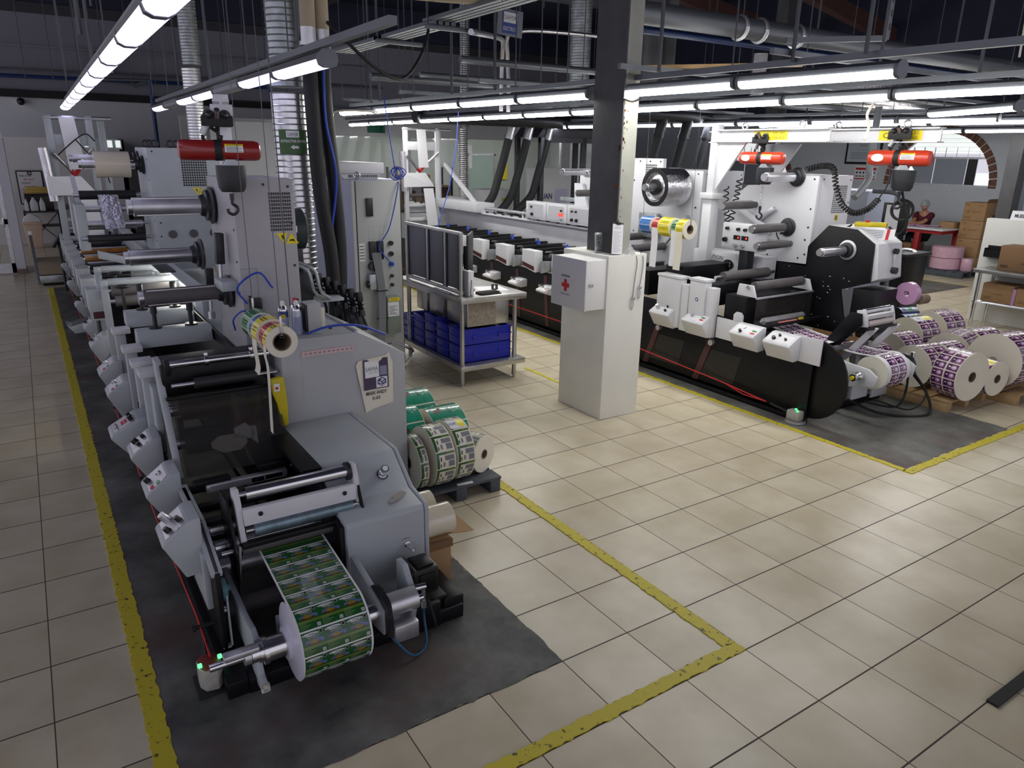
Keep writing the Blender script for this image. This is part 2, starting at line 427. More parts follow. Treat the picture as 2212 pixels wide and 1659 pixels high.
# ================================================================== LEFT PRESS (grey label press, nearest the camera)
def ctrl_box(name, parent, xo, y0, wy=.17, zo=.66, dz=.11, wx=.19, hz=.27, mt='grey', style=0):
    """sloped operator box: outer lip at x = xo, front end at y = y0"""
    xi = xo+wx
    b = MB().prism([(xo, zo), (xo+.012, zo+.018), (xo+wx*.72, zo+dz), (xi, zo+dz+.005), (xi, zo-hz+.11), (xo+wx*.5, zo-hz+.10), (xo+.012, zo-.02)], 'y', y0, y0+wy, .007)
    o = b.build(name, mt, parent)
    n = Vector((-dz, 0, wx*.72)).normalized()
    def P(u, v, h=0.):                                   # u along y from the front, v up the slope
        return Vector((xo+.012+(wx*.72-.012)*v, y0+u*wy, zo+.018+(dz-.018)*v))+n*h
    pl = MB(); S0 = lambda u, v: P(u, v, .0015); rect(pl, S0, .08, .92, .1, .9, 0); pl.build('control_panel', 'paper' if mt == 'white' else 'alu', o)
    def kn(u, v, mats='plast', r=.014, h=.022): MB().cyl(P(u, v), P(u, v, h), r, r*.8, 14).build('knob', mats, o)
    def bt(u, v, m): 
        q = MB(); oval(q, lambda a, c: P(a, c, .003), u, v, .10, .085, 0, 14); q.build('button', m, o)
    if style == 0:
        kn(.72, .42, 'alu', .024, .055); kn(.3, .30, 'plast', .017, .03); kn(.35, .75, 'plast', .016, .03); bt(.15, .55, 'paper')
    elif style == 1:
        kn(.62, .2, 'plast', .018, .03); kn(.6, .65, 'steel', .017, .015); bt(.17, .25, 'inkred'); bt(.17, .52, 'lgrn'); bt(.17, .80, 'paper')
    elif style == 2:
        kn(.35, .22, 'steel', .012, .02); kn(.62, .22, 'steel', .012, .02); kn(.3, .78, 'plast', .016, .035); kn(.62, .78, 'plast', .016, .035)
        for v in (.46, .58): 
            q = MB(); rect(q, lambda a, c: P(a, c, .003), .35, .65, v-.05, v+.05, 0); q.build('button', 'inkred', o)
    elif style == 3:
        kn(.68, .5, 'steel', .02, .02); bt(.2, .3, 'inkred'); bt(.2, .55, 'lgrn'); bt(.45, .72, 'paper')
    elif style == 4:
        kn(.7, .35, 'plast', .022, .03); kn(.6, .72, 'plast', .015, .025); kn(.3, .45, 'plast', .014, .025); bt(.22, .74, 'paper')
    elif style == 5:
        kn(.7, .22, 'plast', .016, .03)
        q = MB().torus(P(.5, .6, .01), (1, 0, .6), .03, .006, 14, 6, 0, PI); q.build('grab_handle', mt, o)
    return o
def roller(parent, name, x0, x1, y, z, r, m, ends='chrome', er=.45, el=.06, collars=()):
    b = MB(); b.cyl((x0, y, z), (x1, y, z), r, n=24); o = b.build(name, m, parent)
    if el: MB().cyl((x0-el, y, z), (x1+el, y, z), r*er, n=14).build('shaft', ends, o)
    return o
def chuck_roller(parent, xw, xe, y, z, r, m='alu', flange=True):
    """cantilevered air shaft: free end at xe, flange on the tower wall at xw (xe < xw)"""
    d = -1 if xe < xw else 1
    o = MB().lathe((xe, y, z), (-d, 0, 0), [(r*.55, 0), (r*.8, .004), (r*.8, .03), (r, .034), (r, abs(xw-xe)*.86), (r*.72, abs(xw-xe)*.87), (r*.72, abs(xw-xe))], 24).build('air_shaft', m, parent)
    q = MB(); q.cyl((xe-.002, y, z), (xe+.03, y, z), r*.82, n=18)
    for k in range(3):
        a = k*2*PI/3; q.box(xe+.05, xw-.1, y+math.cos(a)*r-.004, y+math.cos(a)*r+.004, z+math.sin(a)*r-.003, z+math.sin(a)*r+.004)
    q.build('chuck', 'steel', o)
    if flange:
        MB().lathe((xw, y, z), (d, 0, 0), [(r*2., 0), (r*2.1, .015), (r*1.7, .03), (r*1.7, .05), (r*1.25, .06), (r*1.1, .09)], 28).build('flange', 'dark', o)
    return o
def hood_light(parent, x0, x1, y, z, m='grey'):
    o = MB().prism([(y-.115, z), (y-.075, z+.13), (y+.075, z+.13), (y+.115, z)], 'x', x0+.05, x1-.02, .008).build('lamp_hood', m, parent)
    b = MB()
    for x in (x0+.2, x1-.16): b.cyl((x, y, z+.13), (x, y, z+.36), .017, n=10); b.cyl((x, y, z+.13), (x, y, z+.145), .05, n=14); b.cyl((x, y, z+.25), (x, y, z+.36), .026, n=10)
    b.build('support_post', 'dark', o)
    return o

lp = thing('label_printing_press', 'long grey label printing press along the left aisle, with green pepper labels', 'printing press', (-1.15, .62, 0))
X0, X1 = -1.50, -.83                                     # operator side plate, gear side plate
MB().box(-1.54, -1.44, .62, 12.6, .0, .09, .006).box(-1.44, -.25, .612, .70, .0, .085, .006).box(-.9, -.33, .7, 12.4, .0, .07).build('base_frame', 'black', lp)
MB().box(-.36, -.232, .64, .95, .0, .13, .008).box(-.40, -.225, .66, .74, .0, .012).build('foot_cover', 'black', lp)
# operator side plate: black below, grey edge strip above
q = MB().prism([(.86, .02), (12.5, .02), (12.5, .62), (1.75, .62), (1.68, .68), (1.2, .68), (.86, .56)], 'x', -1.50, -1.475, .004); q.build('side_panel', 'black', lp)
MB().prism([(.86, .56), (1.2, .68), (1.72, .68), (1.72, .645), (1.22, .645), (.87, .53)], 'x', -1.515, -1.462, .003).build('edge_trim', 'grey', lp)
MB().box(-1.53, -1.50, 1.0, 1.35, .28, .60, .003).build('mounting_plate', 'grey', lp)
# gear side wall
MB().prism([(.9, .05), (12.3, .05), (12.3, 1.1), (2.1, 1.1), (2.05, .82), (1.25, .82), (1.05, .62), (.9, .6)], 'x', -.85, -.825, .004).build('gear_side_wall', 'black', lp)
MB().box(-.93, -.815, 1.24, 2.04, .795, .822, .003).build('wall_edge', 'black', lp)
# bolts on the black wall
b = MB()
for i in range(9): b.cyl((-.852, 1.35+.075*i, .55+.22*((i*37) % 10)/10), (-.86, 1.35+.075*i, .55+.22*((i*37) % 10)/10), .011, n=8)
b.build('bolt', 'zinc', lp)
# knurled hand wheel and small bracket below the nearest control box
MB().lathe((-1.475, .93, .42), (1, 0, 0), [(.05, 0), (.06, .006), (.06, .03), (.02, .032), (.018, .05)], 22).build('hand_wheel', mat('teal_plastic', s2l(74, 112, 120), .5), lp)
MB().box(-1.46, -1.452, .86, .89, .12, .42).box(-1.50, -1.452, .86, .89, .12, .128).build('bracket', 'grey', lp)

# ---- rewind end: two arms, shaft, gear, motor
AY, AZ = .52, .29
arm = [(1.62, .20), (1.62, .36), (1.40, .36), (.78, .315), (.66, .33), (.60, .305), (.585, .25), (.60, .21), (.56, .13), (.505, .11), (.50, .07), (.60, .045), (.72, .11), (1.2, .17)]
ar = MB().prism(arm, 'x', -1.405, -1.375, .004).build('rewind_arm', 'grey', lp)
MB().box(-1.41, -1.37, .497, .52, .07, .112, .003).build('arm_tip', mat('worn_metal', s2l(190, 188, 180), .7, noise=.5, nscale=70), ar)
MB().prism([(1.62, .14), (1.62, .50), (1.05, .47), (.50, .36), (.44, .34), (.44, .20), (.62, .17), (1.2, .12)], 'x', -.81, -.775, .004).build('rewind_arm', 'grey', lp)
sh = MB().cyl((-1.62, AY, AZ), (-.55, AY, AZ), .018, n=18).build('rewind_shaft', 'chrome', lp)
MB().lathe((-1.44, AY, AZ), (1, 0, 0), [(.03, 0), (.045, .002), (.045, .035), (.05, .036), (.05, .055), (.066, .056), (.066, .075), (.058, .077), (.058, .20)], 28).build('shaft_chuck', 'chrome', sh)
b = MB().obox((-1.56, AY-.01, AZ+.035), (-1.40, AY-.01, AZ+.035), .05, .035, .01).cyl((-1.47, AY, AZ), (-1.44, AY, AZ), .04, n=20); b.build('bearing_clamp', 'alu', sh)
gz = MB().lathe((-.80, AY, AZ), (1, 0, 0), [(.05, 0), (.13, .002), (.13, .026), (.06, .03), (.05, .05)], 72)
for i in range(72):
    a = 2*PI*i/72; c, s_ = math.cos(a), math.sin(a)
    gz.obox((-.799, AY+c*.132, AZ+s_*.132), (-.775, AY+c*.132, AZ+s_*.132), .005, .007)
gz.build('drive_gear', 'dark', sh)
MB().lathe((-.885, AY, AZ), (1, 0, 0), [(.045, 0), (.048, .003), (.048, .08)], 24).build('shaft_collar', 'chrome', sh)
b = MB().lathe((-.745, AY+.02, AZ), (1, 0, 0), [(.05, 0), (.062, .004), (.062, .16)], 24).box(-.74, -.60, .46, .60, .10, .2, .01); b.build('bearing_housing', 'alu', lp)
b = MB().prism([(.60, .06), (.66, .04), (.74, .10), (.74, .42), (.66, .42), (.56, .30), (.55, .22)], 'x', -.60, -.565, .004); b.build('motor_bracket', 'grey', lp)
mo = MB().box(-.565, -.40, .62, .78, .22, .38, .012).build('drive_motor', 'plast', lp)
MB().box(-.555, -.535, .61, .79, .21, .39, .006).build('motor_flange', 'plast', mo); MB().box(-.52, -.42, .64, .76, .38, .392, .004).box(-.52, -.42, .612, .62, .25, .35, .003).build('cooling_fin', 'black', mo)
MB().box(-.58, -.40, .60, .64, .0, .16, .008).box(-.5, -.33, .66, .95, .0, .15, .01).build('motor_base', 'black', lp)
b = MB().cyl((-.60, .56, .33), (-.52, .54, .335), .018, n=14).cyl((-.53, .55, .32), (-.53, .55, .24), .011, n=10).cyl((-.53, .55, .25), (-.53, .55, .2), .016, n=10); b.build('air_fitting', 'brown' if 0 else 'chrome', lp)
MB().pipe([(-.75, .47, .14), (-.66, .42, .03), (-.56, .47, .03), (-.53, .55, .14), (-.53, .55, .22)], .007, 8, 6).build('air_hose', mat('teal_hose', s2l(30, 84, 120), .4), lp)
MB().pipe([(-.50, .56, .24), (-.47, .53, .08), (-.46, .58, .03)], .008, 8, 6).build('motor_cable', 'rub', lp)

# ---- nip assembly above the web
nl = MB().prism([(1.15, .86), (1.09, .87), (1.05, .80), (1.04, .70), (1.0, .60), (1.06, .585), (1.16, .72)], 'x', -1.335, -1.305, .004).build('nip_bracket', 'white', lp)
MB().prism([(1.15, .86), (1.09, .87), (1.05, .80), (1.04, .70), (1.0, .60), (1.06, .585), (1.16, .72)], 'x', -.70, -.67, .004).build('nip_bracket', 'white', lp)
roller(lp, 'nip_roller', -1.27, -.725, 1.11, .825, .036, 'chrome', 'steel', .4, .04)
MB().cyl((-.725, 1.11, .825), (-.705, 1.11, .825), .052, n=24).build('roller_flange', 'dark', lp)
o = MB().prism([(1.02, .685), (1.035, .77), (1.06, .775), (1.06, .685)], 'x', -1.305, -.70, .003).build('nip_cross_bar', 'white', lp)
b = MB()
for x in (-1.22, -.765): b.cyl((x, 1.03, .735), (x, 1.022, .735), .012, n=14)
b.build('bolt', 'plast', o)
roller(lp, 'nip_roller', -1.26, -.725, 1.035, .652, .038, mat('blue_steel_roller', s2l(120, 140, 150), .35, .6, noise=.25, nscale=16), 'steel', .4, .04)
MB().obox((-1.335, .985, .597), (-.665, .985, .597), .03, .028, .002).build('guard_bar', 'black', lp)
roller(lp, 'idler_roller', -1.33, -.70, 1.04, .552, .035, 'groller', 'steel', .4, .1)
for xx in (-1.375, -.685):
    MB().prism([(1.24, .82), (1.08, .82), (.95, .58), (.97, .42), (1.05, .25), (1.14, .25), (1.14, .42), (1.24, .64)], 'x', xx, xx+.014, .003).build('nip_leg', 'black', lp)
    MB().prism([(1.0, .60), (.97, .6), (1.12, .25), (1.16, .25)], 'x', xx+.02, xx+.034, .003).build('nip_leg', 'grey', lp)
# bed rollers inside the frame
for y, z, r, m in ((1.22, .50, .033, 'chrome'), (1.34, .55, .04, 'steel'), (1.47, .46, .045, 'broll'), (1.30, .33, .05, 'alu'), (1.62, .55, .03, 'chrome'), (1.05, .22, .05, 'groller')):
    roller(lp, 'bed_roller', -1.43, -.87, y, z, r, m, 'steel', .45, .03)
for y in (1.3, 1.5, 1.75): MB().box(-1.47, -.85, y-.02, y+.02, .60, .635, .003).build('cross_bar', 'black', lp)
MB().box(-1.38, -.92, 1.58, 1.63, .655, .70, .004).build('scanner_bar', 'alu', lp)
P = flat((-1.38, 1.5785, .655), (1, 0, 0), (0, 0, 1), .001)
b = MB(); rect(b, P, .02, .44, .006, .040, 0); rect(b, P, .33, .43, .012, .036, 1); rect(b, P, .25, .32, .01, .035, 2); text(b, 'SENSOR', lambda u, v: P(u, v)+Vector((0, -.001, 0)), .285, .022, h=.008, m=1); b.build('lettering', ['alu', 'signblue', 'paper'], lp)
MB().box(-1.44, -1.24, 1.60, 1.66, .69, .72, .004).box(-1.08, -.88, 1.62, 1.68, .71, .74, .004).build('clamp_bar', 'black', lp)

# ---- die cutting unit under a smoked guard
q = MB().prism([(1.86, .66), (1.93, .66), (2.28, 1.12), (2.33, 1.30), (2.21, 1.30), (2.15, 1.12)], 'x', -1.49, -1.455, .004); q.build('die_unit_plate', 'grey', lp)
MB().box(-1.47, -.83, 2.16, 2.44, 1.13, 1.275, .01).build('die_unit_housing', 'black', lp)
o = roller(lp, 'clamp_rod', -1.42, -.83, 2.14, 1.285, .022, 'chrome', 'chrome', .9, .0)
b = MB()
for x in (-1.22, -.95): b.ring((x, 2.14, 1.285), (x+.022, 2.14, 1.285), .032, .02, 18).box(x, x+.022, 2.128, 2.152, 1.31, 1.335, .003)
b.build('rod_collar', 'chrome', o)
MB().box(-1.45, -1.42, 2.12, 2.18, 1.22, 1.32, .004).build('rod_holder', 'black', lp)
roller(lp, 'pressure_roller', -1.30, -.93, 2.09, 1.165, .034, 'broll', 'steel', .4, .13)
MB().obox((-1.47, 2.08, 1.09), (-.80, 2.08, 1.09), .03, .018, .002).build('guard_hinge', 'black', lp)
g = MB().prism([(2.075, 1.09), (2.08, 1.09), (1.76, .70), (1.755, .70)], 'x', -1.45, -.83); g.build('safety_guard', 'smoke', lp)
roller(lp, 'die_cylinder', -1.40, -.90, 2.16, .99, .075, mat('olive_steel', s2l(96, 92, 78), .35, .6), 'steel', .5, .05)
roller(lp, 'anvil_cylinder', -1.40, -.90, 2.08, .80, .085, 'dark', 'steel', .5, .05)
# torn paper scraps stuck inside the guard
P = flat((-1.28, 1.85, .80), (1, 0, 0), (0, .55, .65), .0)
b = MB(); poly(b, P, [(.0, .02), (.06, -.03), (.16, -.03), (.21, .02), (.20, .08), (.14, .10), (.05, .10), (.0, .06)], 0); poly(b, P, [(.14, .06), (.25, .04), (.27, .10), (.22, .17), (.15, .14)], 1); poly(b, P, [(.24, .03), (.27, -.01), (.28, .13), (.25, .14)], 1)
b.build('paper_scrap', ['cream', 'paper'], lp)
MB().box(-1.43, -1.40, 2.0, 2.04, .85, .98, .006).build('damper', 'black', lp)
# towers of the die stations on the operator side
for y, zt in ((2.62, 1.09), (3.05, 1.05), (3.62, 1.02), (4.4, 1.0)):
    o = MB().box(-1.53, -1.45, y, y+.10, .55, zt, .006).build('side_post', 'grey', lp)
    MB().box(-1.55, -1.41, y-.02, y+.12, zt, zt+.045, .005).build('post_cap', 'white', o)
for y in (2.45, 2.85): MB().box(-1.50, -1.46, y, y+.20, .60, 1.06, .004).build('side_plate', 'grey', lp)
for y, z in ((2.62, 1.02), (2.78, 1.06), (2.98, 1.0), (3.2, 1.02), (3.5, .98)):
    MB().box(-1.46, -.83, y-.05, y+.05, z-.08, z, .004).build('cross_beam', 'black', lp)
    MB().cyl((-1.44, y+.09, z-.03), (-.84, y+.09, z-.03), .012, n=10).build('cross_rod', 'alu', lp)
for x, y in ((-1.30, 2.73), (-.98, 2.73), (-.93, 2.74)): MB().cyl((x, y, 1.06), (x, y+.02, 1.10), .006, n=8).build('cable_tie', 'paper', lp)
hood_light(lp, -1.47, -.84, 3.86, 1.01); hood_light(lp, -1.47, -.84, 4.62, 1.02)
# big dark coated rollers of the lamination unit
chuck_roller(lp, -.83, -1.44, 3.08, 1.533, .058, 'groller')
chuck_roller(lp, -.83, -1.41, 3.99, 1.695, .062, 'steel')
chuck_roller(lp, -.83, -1.40, 3.384, 2.13, .066, 'alu')
roller(lp, 'idler_roller', -1.42, -.86, 5.3, 1.12, .05, 'groller', 'steel', .4, .05)
roller(lp, 'idler_roller', -1.42, -.86, 5.65, 1.16, .055, 'groller', 'steel', .4, .05)
for y, z in ((5.35, 1.30), (5.95, 1.34)):
    MB().cyl((-1.46, y, z), (-.80, y, z), .035, n=18).build('cross_tube', 'grey', lp)
    o = MB().torus((-1.36, y-.18, z-.02), (0, 0, 1), .055, .012, 20, 8).build('hand_wheel', 'plast', lp)
    MB().cyl((-1.36, y-.18, z-.25), (-1.36, y-.18, z-.01), .016, n=10).cyl((-1.41, y-.18, z-.02), (-1.31, y-.18, z-.02), .006, n=6).build('spindle', 'plast', o)
    MB().box(-1.53, -1.47, y-.12, y-.05, .6, z+.04, .005).build('side_post', 'grey', lp)
MB().cyl((-.86, 4.5, 1.325), (-.86, 6.6, 1.325), .012, n=10).build('inspection_lamp', mat('work_lamp', (1, 1, 1), .5, emit=(1., .95, .82), es=22.), lp); MB().box(-1.0, -.86, 5.3, 6.0, 1.36, 1.375, .003).build('sensor_plate', 'dark', lp)
# long white lamp trough along the gear side
MB().box(-.79, -.12, 3.6, 12.3, .0, 1.04, .006).build('gear_side_cabinet', 'grey', lp); MB().box(-.84, -.78, 4.2, 12.3, 1.12, 1.34, .006).box(-.90, -.78, 4.2, 12.3, 1.34, 1.36, .004).build('gear_side_beam', 'grey', lp)
b = MB()
for i in range(14): b.box(-.845, -.84, 4.5+.5*i, 4.53+.5*i, 1.15, 1.33)
b.build('beam_rib', 'white', lp)

# ---- eight print stations down the line
for i in range(8):
    y = 5.75+.78*i
    o = MB().prism([(y, .86), (y+.30, .86), (y+.30, 1.17), (y, 1.17)], 'x', -1.63, -1.49, .006).build('station_box', 'grey', lp)
    MB().box(-1.634, -1.628, y+.01, y+.29, .88, .945).box(-1.60, -1.49, y-.004, y, .88, .95).build('warning_band', mat('dark_red', s2l(70, 24, 30), .5), o)
    c = MB().cyl((-1.62, y+.5, 1.02), (-1.60, y+.5, 1.02), .045, n=18).cyl((-1.60, y+.5, 1.02), (-1.50, y+.5, 1.02), .03, n=14).build('end_cap', 'chrome', lp)
    MB().box(-1.48, -.85, y+.1, y+.4, .98, 1.10, .006).build('print_deck', 'black', lp)
    roller(lp, 'print_cylinder', -1.46, -.87, y+.52, 1.10, .05, 'amber' if i in (3, 4) else 'plast', 'chrome', .5, .03)
    MB().cyl((-1.46, y+.02, 1.12), (-.86, y+.02, 1.12), .012, n=8).build('cross_rod', 'alu', lp)
    b = MB(); 
    for k in range(4): b.cyl((-1.56, y+.05+.08*k, .5), (-1.56, y+.05+.08*k, .86), .012, n=8)
    b.build('guide_rod', 'dark', lp)
# operator boxes
for n_, (y, xo, st) in enumerate(((1.06, -1.695, 0), (1.68, -1.685, 1), (2.31, -1.69, 4), (2.75, -1.76, 2), (3.73, -1.695, 3), (4.38, -1.70, 3), (5.44, -1.69, 5), (6.34, -1.685, 5), (7.7, -1.69, 4), (9.4, -1.69, 4), (11.3, -1.68, 4))):
    ctrl_box('control_box', lp, xo, y, .235, style=st, wx=.25 if n_ == 3 else .19, hz=.30 if n_ in (0, 4, 5, 6) else .27)
# touch screen tray
o = MB().prism([(-1.83, .66), (-1.79, .64), (-1.54, .70), (-1.50, .78), (-1.50, .58), (-1.76, .56)], 'y', 6.62, 6.90, .006).build('touch_screen_tray', 'grey', lp)
MB().quad((-1.78, 6.65, .648), (-1.57, 6.65, .700), (-1.57, 6.87, .700), (-1.78, 6.87, .648)).build('touch_screen', 'screen', o)
# emergency stop cord with its standoffs and the end switch box
q = MB().pipe([(-1.575, .80, .15), (-1.575, 1.1, .20), (-1.60, 2.0, .26), (-1.61, 6.5, .30), (-1.61, 12., .32)], .0045, 6); q.build('emergency_cord', 'cord', lp)
for y, z in ((1.02, .185), (1.95, .255), (2.9, .27), (3.8, .28), (4.6, .29)): MB().cyl((-1.50, y, z), (-1.615, y, z), .011, n=8).ring((-1.60, y, z), (-1.612, y, z), .018, .008, 12).build('cord_standoff', 'rub', lp)
o = MB().prism([(-1.62, .72), (-1.56, .71), (-1.53, .75), (-1.53, .82), (-1.565, .86), (-1.615, .86), (-1.64, .82), (-1.64, .76)], 'z', .015, .13, .006).build('cord_switch', mat('switch_grey', s2l(170, 168, 160), .6, noise=.15, nscale=30), lp)
MB().prism([(-1.615, .725), (-1.56, .72), (-1.535, .75), (-1.535, .82), (-1.565, .85), (-1.61, .85), (-1.635, .82), (-1.635, .76)], 'z', .131, .140, .003).build('switch_lid', mat('brick_red', s2l(130, 44, 40), .5), o)
b = MB().box(-1.642, -1.622, .745, .762, .14, .16, .004).box(-1.545, -1.525, .77, .787, .14, .16, .004); b.build('indicator', 'greenled', o)
MB().cyl((-1.585, .85, .13), (-1.576, .93, .155), .012, n=10).build('cord_boot', 'rub', o)
MB().box(-1.66, -1.50, .69, .88, .0, .016, .005).build('switch_foot', 'rub', o)

# ---- grey console and tall gear cabinet on the far side of the rewind
cs = thing('press_console', 'low stepped grey press console beside the green pepper label roll', 'machine cabinet', (-.57, .87, 0))
prof = [(.87, .0), (.87, .60), (.885, .625), (1.07, .655), (1.27, .81), (1.29, .82), (2.03, .82), (2.03, .0)]
MB().prism(prof, 'x', -.82, -.36, .004).build('housing', 'grey', cs)
MB().prism(prof, 'x', -.355, -.33, .004).build('side_panel', 'grey', cs)
def regulator(par, p, d, r):
    p = Vector(p); d = Vector(d).normalized()
    o = MB().lathe(p, d, [(r*1.25, 0), (r*1.25, .006), (r*.95, .008), (r*.95, .045), (r*.8, .05), (r*.8, .075)], 20).build('regulator_knob', 'chrome', par)
    MB().cyl(p+d*.076, p+d*.078, r*.6, n=16).build('gauge_face', 'paper', o)
regulator(cs, (-.485, 1.16, .727), (0, -.62, .78), .028)
regulator(cs, (-.47, .87, .405), (0, -1, 0), .014)
P = flat((-.82, .8685, 0), (1, 0, 0), (0, 0, 1), .001); b = MB(); text(b, 'LIMPIO', P, .34, .445, h=.012); b.build('lettering', 'inkgrey', cs)
P = flat((-.82, 1.07, .655), (1, 0, 0), (0, .20, .155), .002); b = MB(); poly(b, flat((-.82, .95, .642), (1, 0, 0), (0, 1, .16), .0035), [(.30, .0), (.36, .02), (.42, .06), (.40, .09), (.33, .06), (.33, .04), (.29, .03)]); b.build('tape_residue', mat('tape_residue', s2l(168, 162, 152), .8), cs)

gc = thing('gear_cabinet', 'tall light grey press cabinet with sloped right edge and taped name sign', 'machine cabinet', (-.35, 2.03, 0))
MB().prism([(-.78, .0), (-.78, 1.375), (-.26, 1.375), (.08, 1.185), (.08, .0)], 'y', 2.03, 3.05, .004).build('housing', mat('cabinet_front', s2l(170, 173, 176), .42, noise=.03), gc)
b = MB()
for x, y in ((-.65, 2.2), (-.38, 2.22), (-.6, 2.6)): b.cyl((x, y, 1.375), (x, y, 1.382), .012, n=10)
b.build('bolt', 'plast', gc)
MB().obox((-.26, 2.05, 1.378), (-.26, 3.05, 1.378), .02, .01).build('lid_trim', 'alu', gc)
MB().prism([(2.035, 1.0), (2.25, 1.0), (2.25, .84), (2.035, .84)], 'x', -.80, -.782).build('gap_cover', 'dark', gc)
# plastic document pocket
P = flat((-.65, 2.027, .86), (1, 0, 0), (0, 0, 1), .002)
b = MB(); rect(b, P, 0, .36, .06, .40, 0, 6, 6); rect(b, lambda u, v: P(u, v)-Vector((0, .002, 0)), 0, .355, .395, .43, 1); 
for i in range(11): rect(b, lambda u, v: P(u, v)-Vector((0, .003, 0)), .02+.031*i, .034+.031*i, .408, .418, 2)
tag(b.build('document_pocket', ['plastbag', 'pinkl' if 0 else mat('pocket_strip', s2l(214, 182, 186), .5), 'inkgrey'], at=(-.47, 2.02, 1.05)), 'clear plastic document pocket stuck on the tall grey press cabinet', 'document pocket')
# taped paper sign
P0 = flat((-.27, 2.026, .815), (1, 0, 0), (0, 0, 1), 0.)
P = lambda u, v, n=0.: P0(u, v)+Vector((0, -.003-.006*math.sin(v*9)-.004*math.cos(u*22)-n, 0))
sg = thing('taped_sign', 'torn white paper sign reading MARK ANDY E-05 on the tall grey press cabinet', 'sign', (-.16, 2.02, .815))
b = MB(); pts = [(.04, -.02), (.10, .0), (.245, .03), (.25, .32), (.225, .40), (.20, .375), (.05, .365), (.0, .36), (-.02, .33)]
poly(b, P, pts); b.build('paper_sheet', 'cream', sg)
b = MB(); Q = lambda n: (lambda u, v: P(u, v, n))
rect(b, Q(.0015), .03, .215, .145, .362, 0, 4, 4); rect(b, Q(.0025), .042, .148, .232, .348, 1, 3, 3); rect(b, Q(.0025), .155, .205, .240, .305, 2, 2, 2); rect(b, Q(.0025), .123, .205, .152, .228, 1, 2, 2)
text(b, 'SAMA', Q(.0035), .094, .292, w=.096, h=.030, m=3); text(b, 'LABELS & MEDIA', Q(.0035), .105, .266, w=.07, h=.007, m=3)
# hexagonal monogram
def hexlet(b, P, cx, cy, r, m):
    H = [(cx+r*math.cos(PI/6+k*PI/3), cy+r*math.sin(PI/6+k*PI/3)) for k in range(6)]
    def bar(p, q, w=.0035):
        d = Vector((q[0]-p[0], q[1]-p[1])); n = Vector((-d.y, d.x)).normalized()*w
        poly(b, P, [(p[0]+n.x, p[1]+n.y), (p[0]-n.x, p[1]-n.y), (q[0]-n.x, q[1]-n.y), (q[0]+n.x, q[1]+n.y)], m)
    c = (cx, cy)
    bar(H[1], H[2]); bar(H[1], H[0]); bar(c, H[0]); bar(c, H[2]); bar((cx, cy+r*.5), H[2]); bar(H[2], H[3]); bar(H[3], (cx-r*.43, cy-r*.2)); bar(c, H[4]); bar((cx-r*.43, cy-r*.2), (cx-r*.43, cy-r*.75)); bar(H[0], H[5]); bar(c, (cx, cy-r*.95)); bar((cx+r*.43, cy-r*.25), (cx+r*.43, cy-r*.75)); bar((cx, cy-r*.45), (cx+r*.85, cy-r*.05))
hexlet(b, Q(.0035), .164, .19, .032, 4)
text(b, 'MARK ANDY', Q(.002), .122, .118, w=.155, h=.026, m=5, bold=.01); text(b, 'E-05', Q(.002), .122, .078, h=.024, m=5, bold=.01)
b.build('lettering', ['inkpurp', 'paper', mat('sign_lilac', s2l(140, 142, 170), .6), 'inkgrey', 'inkblue', 'ink'], sg)
# yellow phone-like tester hanging on the cabinet corner
tt = thing('yellow_holster', 'yellow plastic tool holster hanging in front of the tall grey press cabinet', 'tool holster', (-.83, 1.98, .9))
MB().prism([(-.875, 1.16), (-.80, 1.17), (-.79, 1.10), (-.785, .96), (-.79, .84), (-.835, .835), (-.845, .98), (-.87, 1.06)], 'y', 1.94, 1.985, .01).build('holster_body', 'yel', tt)
P = flat((-.865, 1.938, 1.08), (1, 0, 0), (0, 0, 1), .001); b = MB(); rect(b, P, 0, .035, 0, .05, 0); rect(b, lambda u, v: P(u, v)-Vector((0, .001, 0)), .008, .026, .012, .03, 1); b.build('lettering', ['paper', 'inkred'], tt)

# ---- towers on the gear side of the press
def tower(root, x0, x1, y0, y1, z0, z1, m, grille=None, warn=None):
    b = MB().box(x0, x1, y0, y1, z0, z1, .006); b.m = 1
    w = x1-x0
    for x, z in ((x0+.05, z1-.04), (x0+.5*w, z1-.035), (x1-.04, z1-.05), (x1-.03, z1-.3), (x1-.03, z1-.6), (x1-.03, z1-.85), (x0+.05, z1-.8), (x0+.04, z1-.95)): b.cyl((x, y0+.001, z), (x, y0-.004, z), .009, n=10)
    for i in range(5): b.cyl((x0+.001, y0+.06, z1-.12-.22*i), (x0-.004, y0+.06, z1-.12-.22*i), .009, n=10)
    o = b.build('tower_housing', [m, 'plast'], root)
    if grille:
        gx0, gx1, gz0, gz1, nx, nz = grille
        g = MB(); sx, sz = (gx1-gx0)/nx, (gz1-gz0)/nz
        P = flat((gx0, y0, gz0), (1, 0, 0), (0, 0, 1), .0015)
        for i in range(nx):
            for j in range(nz): rect(g, P, i*sx+.12*sx, (i+1)*sx-.14*sx, j*sz+.12*sz, (j+1)*sz-.14*sz)
        g.build('vent_grille', 'plast', o)
        cx = (gx0+gx1)/2+.03; P = flat((cx, y0, gz0), (1, 0, 0), (0, 0, 1), .002)
        t = MB(); poly(t, P, [(-.075, -.012), (.005, -.012), (-.02, -.09)], 0); poly(t, P, [(.03, -.012), (.085, -.09), (-.01, -.09)], 0)
        P2 = lambda u, v: P(u, v)-Vector((0, .001, 0))
        poly(t, P2, [(-.04, -.025), (-.025, -.03), (-.018, -.06), (-.03, -.055)], 1); poly(t, P2, [(.02, -.06), (.05, -.055), (.058, -.08), (.045, -.07), (.015, -.07)], 1)
        t.build('warning_sign', ['sticker', 'ink'], o)
    return o
